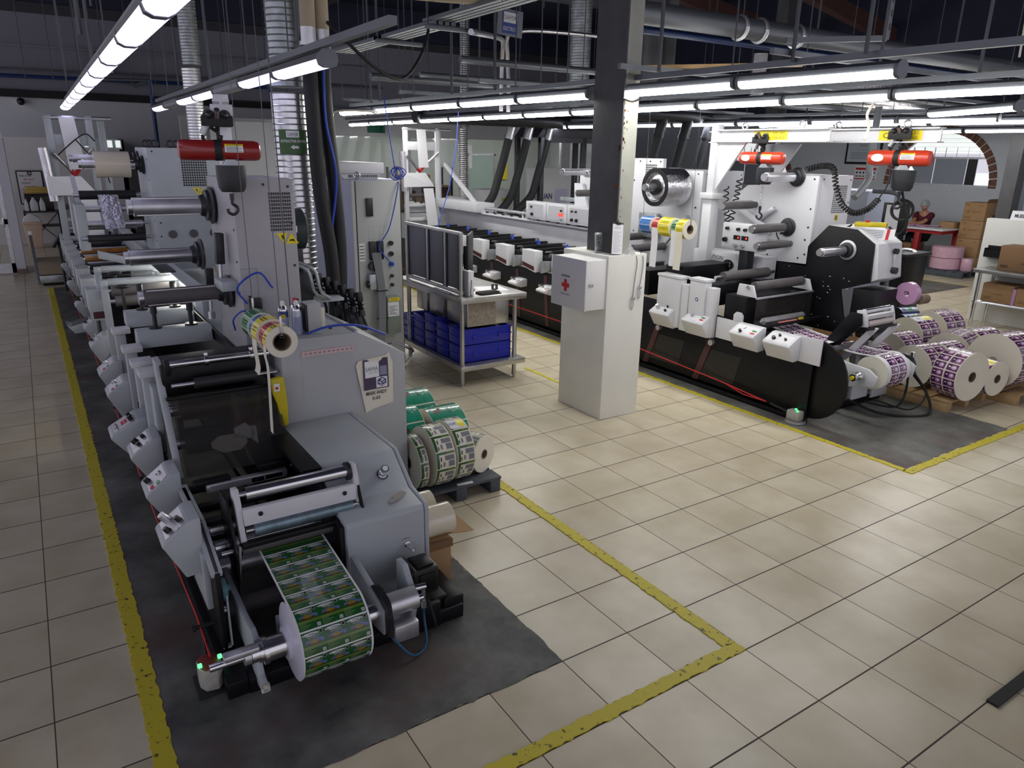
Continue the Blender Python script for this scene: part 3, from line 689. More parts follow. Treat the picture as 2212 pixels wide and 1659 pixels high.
t1 = thing('unwind_tower', 'grey machine tower with square vent grille behind the tall press cabinet', 'machine tower', (-.6, 2.75, 0))
o = tower(t1, -.82, -.405, 2.75, 3.55, 1.05, 2.34, mat('tower_grey', s2l(168, 166, 170), .45, noise=.03), (-.585, -.43, 1.985, 2.255, 10, 11))
P = flat((-.82, 2.749, 1.40), (1, 0, 0), (0, 0, 1), .0008); b = MB(); 
for a in ((.0, .115, .335, .338), (.112, .115, .02, .335), (.0, .45, 0, .002)): rect(b, P, *a)
b.build('panel_seam', 'inkgrey', o)
for y, z in ((3.05, 1.82), (3.55, 1.50)):
    o = MB().obox((-.875, y, z+.14), (-.885, y, z-.08), .06, .06, .006).build('air_cylinder', 'dark', t1)
    MB().cyl((-.885, y, z-.08), (-.89, y, z-.2), .013, n=10).cyl((-.89, y, z-.2), (-.89, y, z-.26), .028, n=12).build('piston_rod', 'steel', o)
MB().box(-.93, -.82, 2.85, 3.1, 1.57, 1.64, .006).build('support_block', 'grey', t1)
MB().pipe([(-.80, 2.72, 1.50), (-.86, 2.70, 1.62), (-.72, 2.66, 1.72), (-.62, 2.70, 1.60)], .007, 8, 6).build('blue_air_line', 'bcable', t1)
MB().pipe([(-.88, 2.8, 1.30), (-.9, 2.72, 1.40), (-.82, 2.70, 1.45), (-.78, 2.72, 1.3)], .006, 8, 6).build('blue_air_line', 'bcable', t1)
MB().box(-.78, -.70, 2.70, 2.75, 1.43, 1.53, .006).build('valve_block', 'plast', t1)
t2 = thing('dryer_tower', 'grey machine tower with vent grille and eye bolts behind the red hoist', 'machine tower', (-.55, 6.6, 0))
o = tower(t2, -.82, -.10, 6.55, 7.5, 1.2, 2.53, 'grey', (-.49, -.22, 2.12, 2.42, 11, 11))
P = flat((-.17, 6.548, 2.05), (1, 0, 0), (0, 0, 1), .001); b = MB(); rect(b, P, 0, .08, 0, .16, 0); rect(b, lambda u, v: P(u, v)-Vector((0, .001, 0)), .045, .075, .01, .06, 1); poly(b, lambda u, v: P(u, v)-Vector((0, .001, 0)), [(.02, .09), (.06, .09), (.04, .13)], 2); b.build('warning_sign', ['sticker', 'paper', 'ink'], o)
for x in (-.80, -.76, -.71, -.55, -.49): MB().torus((x, 6.7, 2.57), (.2, 1, 0), .035, .009, 16, 8).build('eye_bolt', 'dark', t2)
b = MB(); P = flat((-.82, 6.55, 1.42), (1, 0, 0), (0, 0, 1), .002); rect(b, P, .05, .68, 0, .30, 0); b.build('front_plate', 'grey', t2)
for i in range(3): MB().cyl((-.66+.22*i, 6.55, 1.60), (-.66+.22*i, 6.535, 1.60), .045, n=20).build('bearing_cover', 'groller', t2)
chuck_roller(t2, -.82, -1.46, 6.92, 2.345, .05, 'steel')
chuck_roller(t2, -.82, -1.52, 7.3, 2.40, .045, 'steel')
tag(MB().ring((-1.31, 6.92, 2.345), (-.965, 6.92, 2.345), .14, .05, 36).build('laminate_roll', mat('clear_roll', s2l(216, 206, 188), .2, coat=.6), at=(-1.13, 6.92, 2.345)), 'shiny cream roll of clear film high on the left press shaft', 'film roll')
for y, z, r, m in ((7.1, 1.86, .035, 'alu'), (7.0, 1.70, .035, 'alu'), (7.3, 2.0, .05, 'broll'), (6.9, 1.55, .04, 'broll'), (7.6, 1.62, .04, 'alu')):
    roller(t2, 'idler_roller', -1.48, -.90, y, z, r, m, 'steel', .5, .06)
MB().box(-1.56, -1.46, 6.9, 7.25, 1.42, 1.92, .008).build('gear_guard', 'grey', t2)
MB().box(-1.56, -1.44, 7.8, 8.1, 1.5, 1.95, .008).build('gear_guard', 'grey', t2)
b = MB(); b.quad((-1.32, 6.95, 2.02), (-1.12, 6.95, 2.02), (-1.10, 6.8, 1.66), (-1.30, 6.8, 1.66)); b.build('silver_web', 'foil', t2)
for x in (-1.5,): MB().obox((x, 7.7, 2.2), (x+.02, 7.2, 1.7), .05, .012).build('side_strut', 'white', t2)
MB().prism([(-1.45, 1.42), (-.82, 1.22), (-.82, 1.30), (-1.45, 1.50)], 'y', 6.2, 6.24, .003).build('splash_guard', 'grey', t2)
tag(MB().prism([(-1.2, 1.10), (-.84, 1.05), (-.84, 1.45), (-1.2, 1.50)], 'y', 5.9, 5.906).build('clear_guard', 'acry', at=(-1., 5.9, 1.3)), 'clear acrylic guard standing across the left press stations', 'guard')
# turn bar frame at the far end of the press
fr = thing('turn_bar_frame', 'tall white web turning frame with crossed bars at the far end of the left press', 'machine frame', (-1.15, 10.5, 0))
def turnframe(fr, x0, x1, y0, z0, z1, m):
    for x in (x0, x1): MB().obox((x, y0, z0), (x, y0, z1), .05, .09, .004).build('upright', m, fr)
    MB().obox((x1+.18, y0+.3, z0), (x1+.18, y0+.3, z1), .09, .09, .004).build('upright', m, fr)
    MB().obox((x0, y0, z1-.34), (x1, y0, z1-.34), .02, .16, .003).build('cross_plate', m, fr)
    MB().cyl((x0-.05, y0, z1-.03), (x1+.3, y0, z1-.03), .03, n=16).build('top_roller', 'alu', fr)
    for a, c in (((x0, z1-.52), (x1-.05, z1-1.12)), ((x1, z1-.45), (x0+.05, z1-1.12))):
        o = MB().cyl((a[0], y0-.06, a[1]), (c[0], y0+.2, c[1]), .025, n=14).build('turn_bar', 'steel', fr)
        mid = [(a[0]*(1-t)+c[0]*t, y0-.06+.26*t, a[1]*(1-t)+c[1]*t) for t in (.42, .55)]
        MB().cyl(mid[0], mid[1], .028, n=14).build('red_sleeve', 'inkred', o)
    MB().cyl((x0-.12, y0-.1, z1-.45), (x0-.08, y0-.1, z1-1.2), .06, n=18).build('web_spool', 'alu', fr)
    xm = (x0+x1)/2
    b = MB(); b.quad((xm-.12, y0-.035, z1-.03), (xm+.08, y0-.035, z1-.03), (xm+.14, y0-.03, z1-.75), (xm-.08, y0-.03, z1-.75)); b.quad((x0-.13, y0-.17, z1-.85), (x0-.13, y0-.17, z1-1.12), (xm+.25, y0-.06, z1-1.12), (xm+.05, y0-.06, z1-.85)); b.quad((xm-.02, y0-.1, z1-1.15), (xm+.2, y0-.1, z1-1.15), (xm+.26, y0-.2, z1-1.95), (xm+.02, y0-.2, z1-1.95)); b.build('paper_web', 'paper', fr, flat=True)
    for i, (z, r, m2) in enumerate(((z1-1.3, .04, 'groller'), (z1-1.5, .04, 'white'), (z1-1.62, .035, 'alu'), (z1-1.78, .05, 'white'), (z1-1.95, .05, 'groller'))):
        MB().cyl((x0, y0+.1, z), (x1+.05, y0+.1, z), r, n=14).build('idler_roller', m2, fr)
turnframe(fr, -1.56, -1.04, 10.5, 1.1, 2.95, 'grey')
b = MB().pipe([(-1.5, 10.4, 2.4), (-1.25, 10.4, 2.62), (-1.1, 10.4, 2.7), (-1.0, 10.4, 2.6)], .01, 6, 6).pipe([(-1.25, 10.4, 2.62), (-1.1, 10.4, 2.42), (-.95, 10.4, 2.3), (-.88, 10.4, 2.0)], .01, 6, 6); b.build('hose', 'rub', fr)
# ================================================================== strip lights
def strip(x0, y0, x1, y1, z, m, i, lab, grp):
    d = Vector((x1-x0, y1-y0, 0)); L = d.length; d.normalize(); s = Vector((-d.y, d.x, 0))
    r = thing('strip_light', lab, 'ceiling light', ((x0+x1)/2, (y0+y1)/2, z), grp)
    def pr(pts, a, c):
        b = MB(); n = len(pts)
        vs = [Vector((x0, y0, z))+d*t+s*p[0]+Vector((0, 0, p[1])) for t in (a, c) for p in pts]
        b._add(vs, [list(range(n))[::-1], list(range(n, 2*n))]+[[k, (k+1) % n, n+(k+1) % n, n+k] for k in range(n)]); return b
    pr([(-.06, .002), (-.06, .04), (-.03, .062), (.03, .062), (.06, .04), (.06, .002)], .012, L-.012).build('housing', 'dark' if m == 'tubeV' else 'strut', r)
    pr([(-.066, .003), (-.056, -.026), (-.026, -.042), (.026, -.042), (.056, -.026), (.066, .003)], .03, L-.03).build('diffuser', m, r)
    for t in (0., L-.028): pr([(-.068, .003), (-.058, -.03), (-.026, -.045), (.026, -.045), (.058, -.03), (.068, .003), (.06, .04), (.03, .066), (-.03, .066), (-.06, .04)], t, t+.028).build('end_cap', 'strut', r)
    return r
ROWS = [  # name, x/y of the near end, x/y of the far end, number, unlit positions
    ('over the grey left press aisle', (-1.44, -.1), (-1.29, 10.9), 10, (), 'tubeV'),
    ('over the grey press cabinets', (-.26, 2.3), (-.15, 10.1), 7, (2, 5), 'tubeV'),
    ('between the column and the steel bench', (2.62, 3.22), (2.24, 8.75), 5, (), 'tubeW'),
    ('in front of the white column', (2.80, .32), (2.69, 2.86), 2, (), 'tubeW'),
    ('over the black label press', (4.52, .25), (4.25, 13.6), 12, (), 'tubeW'),
    ('behind the black label press', (8.95, 2.5), (7.4, 11.4), 7, (), 'tubeV2'),
    ('over the packing corner', (9.7, 2.3), (9.2, 6.6), 3, (), 'tubeW'),
    ('beside the packing corner', (6.7, 1.3), (7.4, 2.6), 1, (), 'tubeW'),
    ('near the arched window', (13.2, 2.2), (12.6, 9.0), 5, (), 'tubeW'),
]
M['tubeV2'] = mat('tube_cool', (1, 1, 1), .5, emit=(.88, .90, 1.), es=9.)
M['dead'] = mat('unlit_diffuser', s2l(150, 150, 156), .4)
ORD = ['first', 'second', 'third', 'fourth', 'fifth', 'sixth', 'seventh', 'eighth', 'ninth', 'tenth', 'eleventh', 'twelfth']
for lab, a, c, n, off, m in ROWS:
    a, c = Vector(a), Vector(c)
    for i in range(n):
        p, q = a+(c-a)*(i/n), a+(c-a)*((i+1)/n)
        l = '%s%s strip light from the near end, %s' % (ORD[i], ' unlit' if i in off else '', lab) if n > 1 else 'short strip light ' + lab
        e = (q-p)*.008; strip(p.x+e.x, p.y+e.y, q.x-e.x, q.y-e.y, 3.08, 'dead' if i in off else m, i, l, 'strip lights '+lab)
# ================================================================== label rolls
def cyl_surface(cx, y0, z0, r, a0=0.):                   # roll with its axis along x: u across the web, v round the roll
    return lambda u, v, n=0.: Vector((cx+u, y0-(r+n)*math.sin(v/r+a0), z0+(r+n)*math.cos(v/r+a0)))
def art_purple(b, P, W, v0, v1, cols=2, pitch=.085):
    """purple two-up labels: materials 1 purple, 2 dark, 3 pink, 4 paper"""
    cw = W/cols; k = math.floor(v0/pitch)
    while k*pitch < v1:
        for c in range(cols):
            u = -W/2+c*cw; v = k*pitch
            if v+.004 < v0 or v+pitch-.004 > v1+.02: continue
            Q = lambda e: (lambda a, d: P(a, d, e))
            rect(b, Q(.0006), u+.008, u+cw-.008, v+.006, v+pitch-.006, 1, 1, 3)
            oval(b, Q(.0012), u+cw*.63, v+pitch*.48, cw*.20, pitch*.28, 3, 12)
            rect(b, Q(.0012), u+cw*.16, u+cw*.38, v+pitch*.2, v+pitch*.8, 2, 1, 2)
            rect(b, Q(.0018), u+cw*.20, u+cw*.34, v+pitch*.36, v+pitch*.48, 4)
            oval(b, Q(.0018), u+cw*.66, v+pitch*.45, cw*.08, pitch*.12, 4, 10)
        k += 1
def art_teal(b, P, W, v0, v1):
    pitch = .19; k = math.floor(v0/pitch)
    while k*pitch < v1:
        v = k*pitch; Q = lambda e: (lambda a, d: P(a, d, e))
        rect(b, Q(.0006), -W/2+.006, W/2-.006, v+.005, v+pitch-.005, 1, 1, 10)
        for j in range(3): rect(b, Q(.0012), -W/2+.03+.09*j, -W/2+.036+.09*j, v+.13, v+.17, 2)
        rect(b, Q(.0012), W*.08, W*.14, v+.03, v+.10, 2, 1, 3); rect(b, Q(.0012), W*.22, W*.27, v+.04, v+.09, 4); rect(b, Q(.0012), W*.34, W*.40, v+.03, v+.07, 4)
        oval(b, Q(.0012), -W*.20, v+.055, .035, .024, 3, 12); oval(b, Q(.0012), -W*.26, v+.075, .02, .016, 3, 10); oval(b, Q(.0012), -W*.14, v+.04, .016, .022, 5, 8)
        oval(b, Q(.0012), -W*.38, v+.03, .010, .010, 4, 8)
        k += 1
def art_grey(b, P, W, v0, v1):
    """white and green data labels: 1 green, 2 grey print, 3 lime, 4 ink"""
    pitch = .13; k = math.floor(v0/pitch)
    while k*pitch < v1:
        v = k*pitch; Q = lambda e: (lambda a, d: P(a, d, e))
        rect(b, Q(.0006), -W/2+.004, -W/2+.026, v+.004, v+pitch-.004, 1, 1, 6)
        rect(b, Q(.0006), -W/2+.026, W/2-.006, v+.004, v+.022, 1, 1, 2); rect(b, Q(.001), W*.05, W/2-.008, v+.006, v+.02, 3, 1, 2)
        rect(b, Q(.001), -W*.05, W/2-.012, v+.032, v+.068, 2, 1, 3); rect(b, Q(.001), W*.12, W/2-.012, v+.074, v+.118, 2, 1, 3)
        rect(b, Q(.001), -W*.28, -W*.22, v+.04, v+.07, 4); rect(b, Q(.001), -W*.16, -W*.06, v+.078, v+.112, 2); rect(b, Q(.001), -W*.3, -W*.25, v+.09, v+.115, 4)
        k += 1
def art_blue(b, P, W, v0, v1):
    pitch = .2; k = math.floor(v0/pitch)
    while k*pitch < v1:
        v = k*pitch; Q = lambda e: (lambda a, d: P(a, d, e))
        rect(b, Q(.0006), -W/2+.004, W/2-.004, v+.01, v+.06, 1, 1, 4); rect(b, Q(.0006), -W/2+.004, W/2-.004, v+.07, v+.19, 2, 1, 6)
        rect(b, Q(.0012), -W*.2, W*.05, v+.09, v+.17, 3, 1, 3); rect(b, Q(.0012), -W*.1, W*.15, v+.11, v+.13, 3); rect(b, Q(.0012), W*.2, W*.4, v+.09, v+.16, 1, 1, 2)
        k += 1
ART = {'purple': (art_purple, ['paper', 'purple', 'purpdk', 'pinkl', 'paper']), 'teal': (art_teal, ['paper', 'teal', 'tealdk', 'brown', 'paper', 'ink']),
       'grey': (art_grey, ['paper', 'green', 'inkgrey', 'lgreen', 'ink']), 'blue': (art_blue, ['paper', 'inkblue', mat('foil_label', s2l(170, 180, 200), .25, .5), 'lgrn'])}
def label_roll(lab, grp, c, r, W, art, rot=0., core=.045, tilt=0., note=False, side='cream', hole=True):
    """roll lying on its edge: axis along x before turning by rot about z, centre c"""
    c = Vector(c)
    t = thing('label_roll', lab, 'label roll', c-Vector((0, 0, r)), grp)
    b = MB().lathe((-W/2, 0, 0), (1, 0, 0), [(core, 0), (r-.002, 0), (r, .002), (r, W-.002), (r-.002, W), (core, W), (core, 0)], 56)
    P = cyl_surface(0, 0, 0, r)
    f, ms = ART[art]
    b.m = 0; f(b, P, W, -PI*r*.95, PI*r*.95)
    R = Matrix.Translation(c) @ Matrix.Rotation(rot, 4, 'Z') @ Matrix.Rotation(tilt, 4, 'X')
    b.v = [tuple(R @ Vector(v)) for v in b.v]
    b.build('wound_labels', [side]+ms[1:], t)
    q = MB().ring((-W/2-.004, 0, 0), (W/2+.004, 0, 0), core+.001, core-.006, 28); q.v = [tuple(R @ Vector(v)) for v in q.v]
    q.build('core_tube', 'core', t)
    if note:
        n = MB(); rect(n, lambda u, v: P(u, v, .003), -W*.45, W*.45, .02, .12, 0, 1, 5); rect(n, lambda u, v: P(u, v, .004), W*.05, W*.42, .03, .11, 1, 1, 4)
        text(n, 'OK', lambda u, v: P(u, v, .005), -W*.2, .07, h=.03, m=2); n.v = [tuple(R @ Vector(v)) for v in n.v]
        n.build('paper_tag', ['paper', 'lyel', 'inkblue'], t)
    return t

# ---- the green pepper label web and roll on the left press
RY, RZ, RR = .52, .29, .187
gr = thing('pepper_label_roll', 'green pepper label roll with its web on the near end of the left press', 'label roll', (-1.08, .52, .103))
WX = -1.078; WW = .345
ty, tz = 1.05, .535                                      # nip contact
dx, dz = ty-RY, tz-RZ; D = math.hypot(dx, dz); al = math.atan2(dz, dx)+math.acos(RR/D)   # tangent point angle from +y
TPy, TPz = RY+RR*math.cos(al), RZ+RR*math.sin(al); LR = math.hypot(ty-TPy, tz-TPz)
def WP(u, v, n=0.):
    """v runs from the nip down the ramp, then over the roll"""
    if v < LR:
        t = v/LR; y, z = ty+(TPy-ty)*t, tz+(TPz-tz)*t; ny, nz = math.cos(al), math.sin(al)
    else:
        a = al+(v-LR)/RR; ny, nz = math.cos(a), math.sin(a); y, z = RY+RR*ny, RZ+RR*nz
    return Vector((WX+u, y+ny*n, z+nz*n))
b = MB(); nv = 60; VE = LR+RR*2.6
rect(b, WP, -WW/2, WW/2, -.02, VE, 0, 1, nv)
NC, pitch = 3, .118; cw = (WW-.02)/NC
for row in range(int(VE/pitch)+1):
    v0 = row*pitch-.015; v1 = v0+pitch-.008
    if v0 < 0: v0 = 0.
    if v1-v0 < .02: continue
    Q = lambda e: (lambda a, d: WP(a, VV-d, e)); VV = v1           # label art measured upwards from the lower edge of its row
    h = v1-v0; H = pitch-.008
    rect(b, Q(.0006), -WW/2+.01, WW/2-.01, 0, h, 1, 1, 6)
    rect(b, Q(.0009), -WW/2+.01, WW/2-.01, H*.30, min(h, H*.42), 2, 1, 3)
    for c in range(NC):
        u = -WW/2+.01+cw*(c+.5)
        if h < H*.9: continue
        oval(b, Q(.0012), u+.005, H*.57, cw*.42, H*.12, 3, 16)
        oval(b, Q(.0016), u, H*.50, cw*.33, H*.065, 5, 16); oval(b, Q(.002), u, H*.56, cw*.22, H*.07, 4, 14); oval(b, Q(.0023), u-.004, H*.62, cw*.11, H*.05, 4, 10)
        oval(b, Q(.0016), u-.012, H*.88, cw*.36, H*.068, 0, 20); text(b, 'La Chilera', Q(.0022), u-.012, H*.88, w=cw*.60, h=H*.085, m=6, skew=.15, bold=.015)
        oval(b, Q(.0016), u+cw*.36, H*.90, .0095, .0095, 0, 8); oval(b, Q(.002), u+cw*.36, H*.90, .0082, .0082, 6, 8)
        text(b, 'RODAJAS DE', Q(.002), u, H*.775, w=cw*.52, h=H*.035, m=0, bold=.01); text(b, 'JALAPEÑOS', Q(.002), u, H*.725, w=cw*.46, h=H*.035, m=0, bold=.01)
        for k in range(6): rect(b, Q(.0016), u-cw*.46, u-cw*.46+cw*(.30+.1*((k*7) % 3)), H*(.06+.06*k), H*(.075+.06*k), 7)
        rect(b, Q(.0016), u+cw*.30, u+cw*.45, H*.05, H*.19, 0); 
        for k in range(5): rect(b, Q(.002), u+cw*(.315+.026*k), u+cw*(.327+.026*k), H*.06, H*.17, 6)
b.build('label_web', ['paper', 'green', 'lgreen', 'sky', 'pepper', 'brown', 'ink', mat('label_pale_print', s2l(150, 170, 120), .4)], gr)
MB().lathe((WX-WW/2+.002, RY, RZ), (1, 0, 0), [(.055, 0), (RR-.001, 0), (RR-.001, WW-.004), (.055, WW-.004)], 56).build('wound_labels', 'paper', gr)
MB().lathe((WX-WW/2, RY, RZ), (-1, 0, 0), [(RR+.002, -.003), (RR+.003, .0), (RR-.01, .004), (.10, .012), (.085, .014), (.08, .03), (.05, .032)], 56).build('end_flange', mat('flange_lilac', s2l(206, 206, 222), .3), gr)
tag(MB().prism([(-1.27, .14), (-1.25, .13), (-1.25, .33), (-1.27, .33)], 'y', .7, .705).build('rewind_guard_plate', 'zinc', at=(-1.26, .7, .2)), 'small grey guard plate behind the green pepper label roll', 'guard plate')

# ================================================================== BLACK LABEL PRESS behind the white column
bp = thing('label_printing_press', 'long black label printing press behind the white column, with purple labels', 'printing press', (4.7, 1.65, 0))
GX = 5.3
MB().box(4.2, 5.66, 1.65, 12.6, 0, .09, .006).box(4.18, 4.25, 1.57, 12.6, .0, .05, .005).build('base_frame', 'black', bp)
sp = MB().prism([(1.57, .05), (12.6, .05), (12.6, .88), (2.9, .88), (2.1, .82), (1.57, .84)], 'x', 4.2, 4.23, .004)
sp.build('side_panel', 'black', bp)
for y in (2.72, 3.55, 4.35, 5.15):                      # cut-outs read as darker recessed windows with slanted red legs
    MB().prism([(y-.22, .16), (y+.25, .16), (y+.12, .48), (y-.30, .48)], 'x', 4.196, 4.202).build('access_window', 'plast', bp)
    MB().prism([(y+.28, .08), (y+.37, .08), (y+.17, .62), (y+.09, .62)], 'x', 4.19, 4.203, .002).build('slanted_leg', mat('maroon_leg', s2l(72, 40, 42), .5), bp)
    MB().cyl((4.16, y+.12, .56), (4.2, y+.12, .56), .033, n=18).build('hand_knob', 'alu', bp)
MB().prism([(1.62, .06)]+[(1.57-.36*math.sin(PI*k/16), .46-.40*math.cos(PI*k/16)) for k in range(17)]+[(1.62, .86)], 'x', 4.24, 4.27, .004).build('end_panel', 'black', bp)
for y0, y1, z0, z1 in ((1.49, 1.82, .62, .88), (2.46, 2.80, .63, .86)):
    MB().box(4.185, 4.2, y0, y1, z0, z1, .003).build('cover_plate', 'white', bp)
MB().prism([(2.46, .86), (2.58, .86), (2.58, .93), (2.55, .96), (2.49, .96), (2.46, .93)], 'x', 4.185, 4.21, .003).build('pivot_lug', 'white', bp)
for i, (y, st) in enumerate(((1.72, 4), (2.15, 1), (2.84, 3), (3.36, 0))): ctrl_box('control_box', bp, 4.0, y, .32, .775, .09, .2, .26, 'white', st)
for y, z in ((2.02, .74), (2.02, .60), (4.0, .5), (4.0, .38)): MB().cyl((4.199, y, z), (4.19, y, z), .022, n=16).build('bolt', 'dark', bp)
# tall white station covers
for y0, y1, z1 in ((3.30, 3.66, 1.2), (2.93, 3.16, 1.22)):
    o = MB().box(4.10, 4.2, y0, y1, .64, z1, .006).build('station_cover', 'white', bp)
    MB().box(4.09, 4.24, y0-.01, y1+.01, z1, z1+.03, .004).build('cover_cap', 'white', o)
    MB().box(4.12, 4.22, y0-.11, y0-.005, .62, z1-.05, .004).build('side_flange', 'white', o)
P = flat((4.098, 3.09, 1.0), (0, -1, 0), (0, 0, 1), .001); b = MB(); oval(b, P, .05, .02, .022, .022, 0, 20); oval(b, lambda u, v: P(u, v)-Vector((.001, 0, 0)), .05, .02, .012, .014, 1, 12); b.build('pictogram', ['inkblue', 'paper'], bp)
# decks and rollers
for y, z0, z1 in ((3.55, 1.12, 1.32), (3.05, .95, 1.18), (4.1, .9, 1.2), (2.62, .5, 1.12)):
    MB().box(4.24, 5.25, y-.14, y+.14, z0, z1, .008).build('press_unit', 'black', bp)
P = flat((4.238, 3.64, 1.16), (0, -1, 0), (0, 0, 1), .001); b = MB(); poly(b, P, [(0, 0), (.08, 0), (.04, .07)], 0); poly(b, lambda u, v: P(u, v)-Vector((.001, 0, 0)), [(.025, .012), (.055, .012), (.04, .045)], 1); b.build('warning_sign', ['sticker', 'ink'], bp)
roller(bp, 'rubber_roller', 4.35, 5.1, 2.92, 1.27, .055, 'groller', 'steel', .35, .12)
roller(bp, 'rubber_roller', 4.30, 5.1, 2.45, 1.24, .05, 'groller', 'steel', .35, .1)
MB().prism([(2.60, 1.14), (2.35, 1.14), (2.40, 1.26), (2.58, 1.26)], 'x', 4.22, 4.245, .003).build('roller_bracket', 'white', bp)
MB().prism([(2.60, 1.14), (2.35, 1.14), (2.40, 1.26), (2.58, 1.26)], 'x', 5.16, 5.18, .003).build('roller_bracket', 'white', bp)
MB().obox((4.25, 2.36, 1.13), (5.2, 2.36, 1.13), .03, .02, .002).build('guard_hinge', 'alu', bp)
MB().prism([(2.36, 1.12), (2.365, 1.12), (2.365, .78), (2.36, .78)], 'x', 4.26, 5.2).build('safety_guard', 'smoke', bp)
MB().box(4.55, 4.66, 2.66, 2.7, .95, 1.06, .003).build('yellow_tag', 'yel', bp)
MB().box(5.22, 5.28, 2.98, 3.05, .8, 1.42, .004).build('upright', 'white', bp)
roller(bp, 'gauge_roller', 4.30, 4.95, 2.28, .90, .035, 'alu', 'steel', .4, .04)
o = MB().obox((4.26, 2.22, .86), (5.2, 2.22, .86), .04, .03, .003).build('web_bridge', 'black', bp)
MB().obox((4.45, 2.2, .885), (4.75, 2.2, .885), .02, .008).build('red_tape', mat('pink_tape', s2l(220, 130, 120), .5), o); MB().obox((4.78, 2.2, .89), (4.86, 2.2, .89), .022, .02, .006).build('yellow_clip', 'yel', o)
# gear side panel and white gearbox behind it
MB().prism([(3.02, .70), (3.02, 1.385), (2.57, 1.40), (2.57, 1.60), (2.35, 1.845), (2.02, 1.83), (1.80, 1.70), (1.78, 1.30), (2.10, 1.18), (2.02, .9), (1.88, .70)], 'x', 5.30, 5.33, .004).build('gear_side_panel', 'black', bp)
b = MB(); 
for i in range(26): 
    y, z = random.uniform(2.0, 2.9), random.uniform(.72, 1.35); rect(b, flat((5.298, y, z), (0, -1, 0), (0, .3, 1), .001), 0, random.uniform(.006, .02), 0, .007)
b.build('paper_speck', 'paper', bp)
MB().box(4.24, 5.3, 1.9, 2.9, .62, .66, .003).build('bed_plate', 'black', bp)
MB().prism([(2.36, 1.845), (2.0, 1.84), (1.77, 1.70), (1.72, 1.34), (1.86, 1.27), (2.36, 1.3)], 'x', 5.335, 5.78, .008).build('gearbox', 'white', bp)
o = MB().obox((5.60, 1.735, 1.60), (5.60, 1.725, 1.42), .03, .012, .004).build('crank_handle', 'alu', bp); MB().cyl((5.60, 1.74, 1.62), (5.60, 1.70, 1.62), .03, n=16).cyl((5.60, 1.73, 1.42), (5.60, 1.68, 1.42), .035, n=16).build('knob', 'dark', o)
chuck_roller(bp, 5.30, 4.80, 2.08, 1.61, .045, 'alu')
MB().lathe((5.295, 2.08, 1.61), (-1, 0, 0), [(.10, 0), (.105, .01), (.085, .02)], 32).build('flange', 'alu', bp)
MB().box(5.30, 5.75, 1.7, 1.95, .75, 1.22, .006).build('gear_cover', 'black', bp)
# rewind nip, arms and roll
NX0, NX1 = 4.88, 5.36
o = MB().prism([(1.62, 1.08), (1.53, 1.10), (1.50, 1.02), (1.48, .93), (1.56, .92)], 'x', NX0, NX0+.03, .004).build('nip_bracket', 'white', bp)
MB().prism([(1.62, 1.08), (1.53, 1.10), (1.50, 1.02), (1.48, .93), (1.56, .92)], 'x', NX1, NX1+.03, .004).build('nip_bracket', 'white', bp)
roller(bp, 'nip_roller', NX0+.04, NX1, 1.56, 1.075, .028, 'chrome', 'steel', .4, .03)
MB().prism([(1.50, 1.0), (1.49, 1.045), (1.54, 1.05), (1.55, 1.0)], 'x', NX0+.02, NX1, .003).build('nip_cross_bar', 'white', bp)
roller(bp, 'nip_roller', NX0+.04, NX1, 1.51, .955, .032, mat('pale_roller', s2l(196, 184, 184), .35), 'steel', .4, .03)
MB().obox((NX0-.02, 1.47, .91), (NX1+.05, 1.47, .91), .03, .02, .002).build('guard_bar', 'black', bp)
MB().prism([(1.66, 1.06), (1.54, 1.06), (1.52, .95), (1.83, .58), (1.98, .58), (1.74, .95)], 'x', NX0-.03, NX0-.012, .004).build('nip_leg', 'black', bp)
MB().prism([(1.50, .92), (1.42, .92), (1.72, .52), (1.80, .52)], 'x', NX0+.10, NX0+.125, .004).build('nip_leg', 'white', bp)
MB().prism([(1.50, .92), (1.42, .92), (1.72, .52), (1.80, .52)], 'x', NX1+.02, NX1+.045, .004).build('nip_leg', 'white', bp)
roller(bp, 'idler_roller', 4.75, 5.35, 1.74, .66, .035, 'groller', 'steel', .4, .08)
BY, BZ, BR = 1.36, .485, .172
MB().prism([(1.85, .60), (1.30, .56), (1.20, .50), (1.22, .40), (1.38, .36), (1.85, .24)], 'x', 4.72, 4.745, .004).build('rewind_arm', 'white', bp)
MB().prism([(1.85, .60), (1.30, .58), (1.2, .52), (1.22, .40), (1.38, .36), (1.85, .24)], 'x', 5.40, 5.425, .004).build('rewind_arm', 'white', bp)
P = flat((4.718, 1.66, .46), (0, -1, 0), (0, 0, 1), .001); b = MB(); poly(b, P, [(0, 0), (.10, 0), (.05, .085)], 0); poly(b, lambda u, v: P(u, v)-Vector((.001, 0, 0)), [(.03, .012), (.07, .012), (.05, .055)], 1); b.build('warning_sign', ['sticker', 'ink'], bp)
sh = MB().cyl((4.60, BY, BZ), (5.62, BY, BZ), .022, n=18).build('rewind_shaft', 'chrome', bp)
MB().lathe((4.56, BY, BZ), (1, 0, 0), [(.02, 0), (.035, .003), (.035, .05), (.03, .06), (.03, .09), (.042, .10), (.042, .19), (.052, .2), (.052, .32)], 24).build('shaft_chuck', 'chrome', sh)
MB().cyl((4.545, BY, BZ), (4.562, BY, BZ), .02, n=14).build('yellow_cap', 'sticker', sh)
MB().lathe((5.43, BY, BZ), (1, 0, 0), [(.10, 0), (.13, .004), (.13, .05), (.06, .055), (.05, .15), (.055, .16)], 40).build('brake_disc', 'plast', sh)
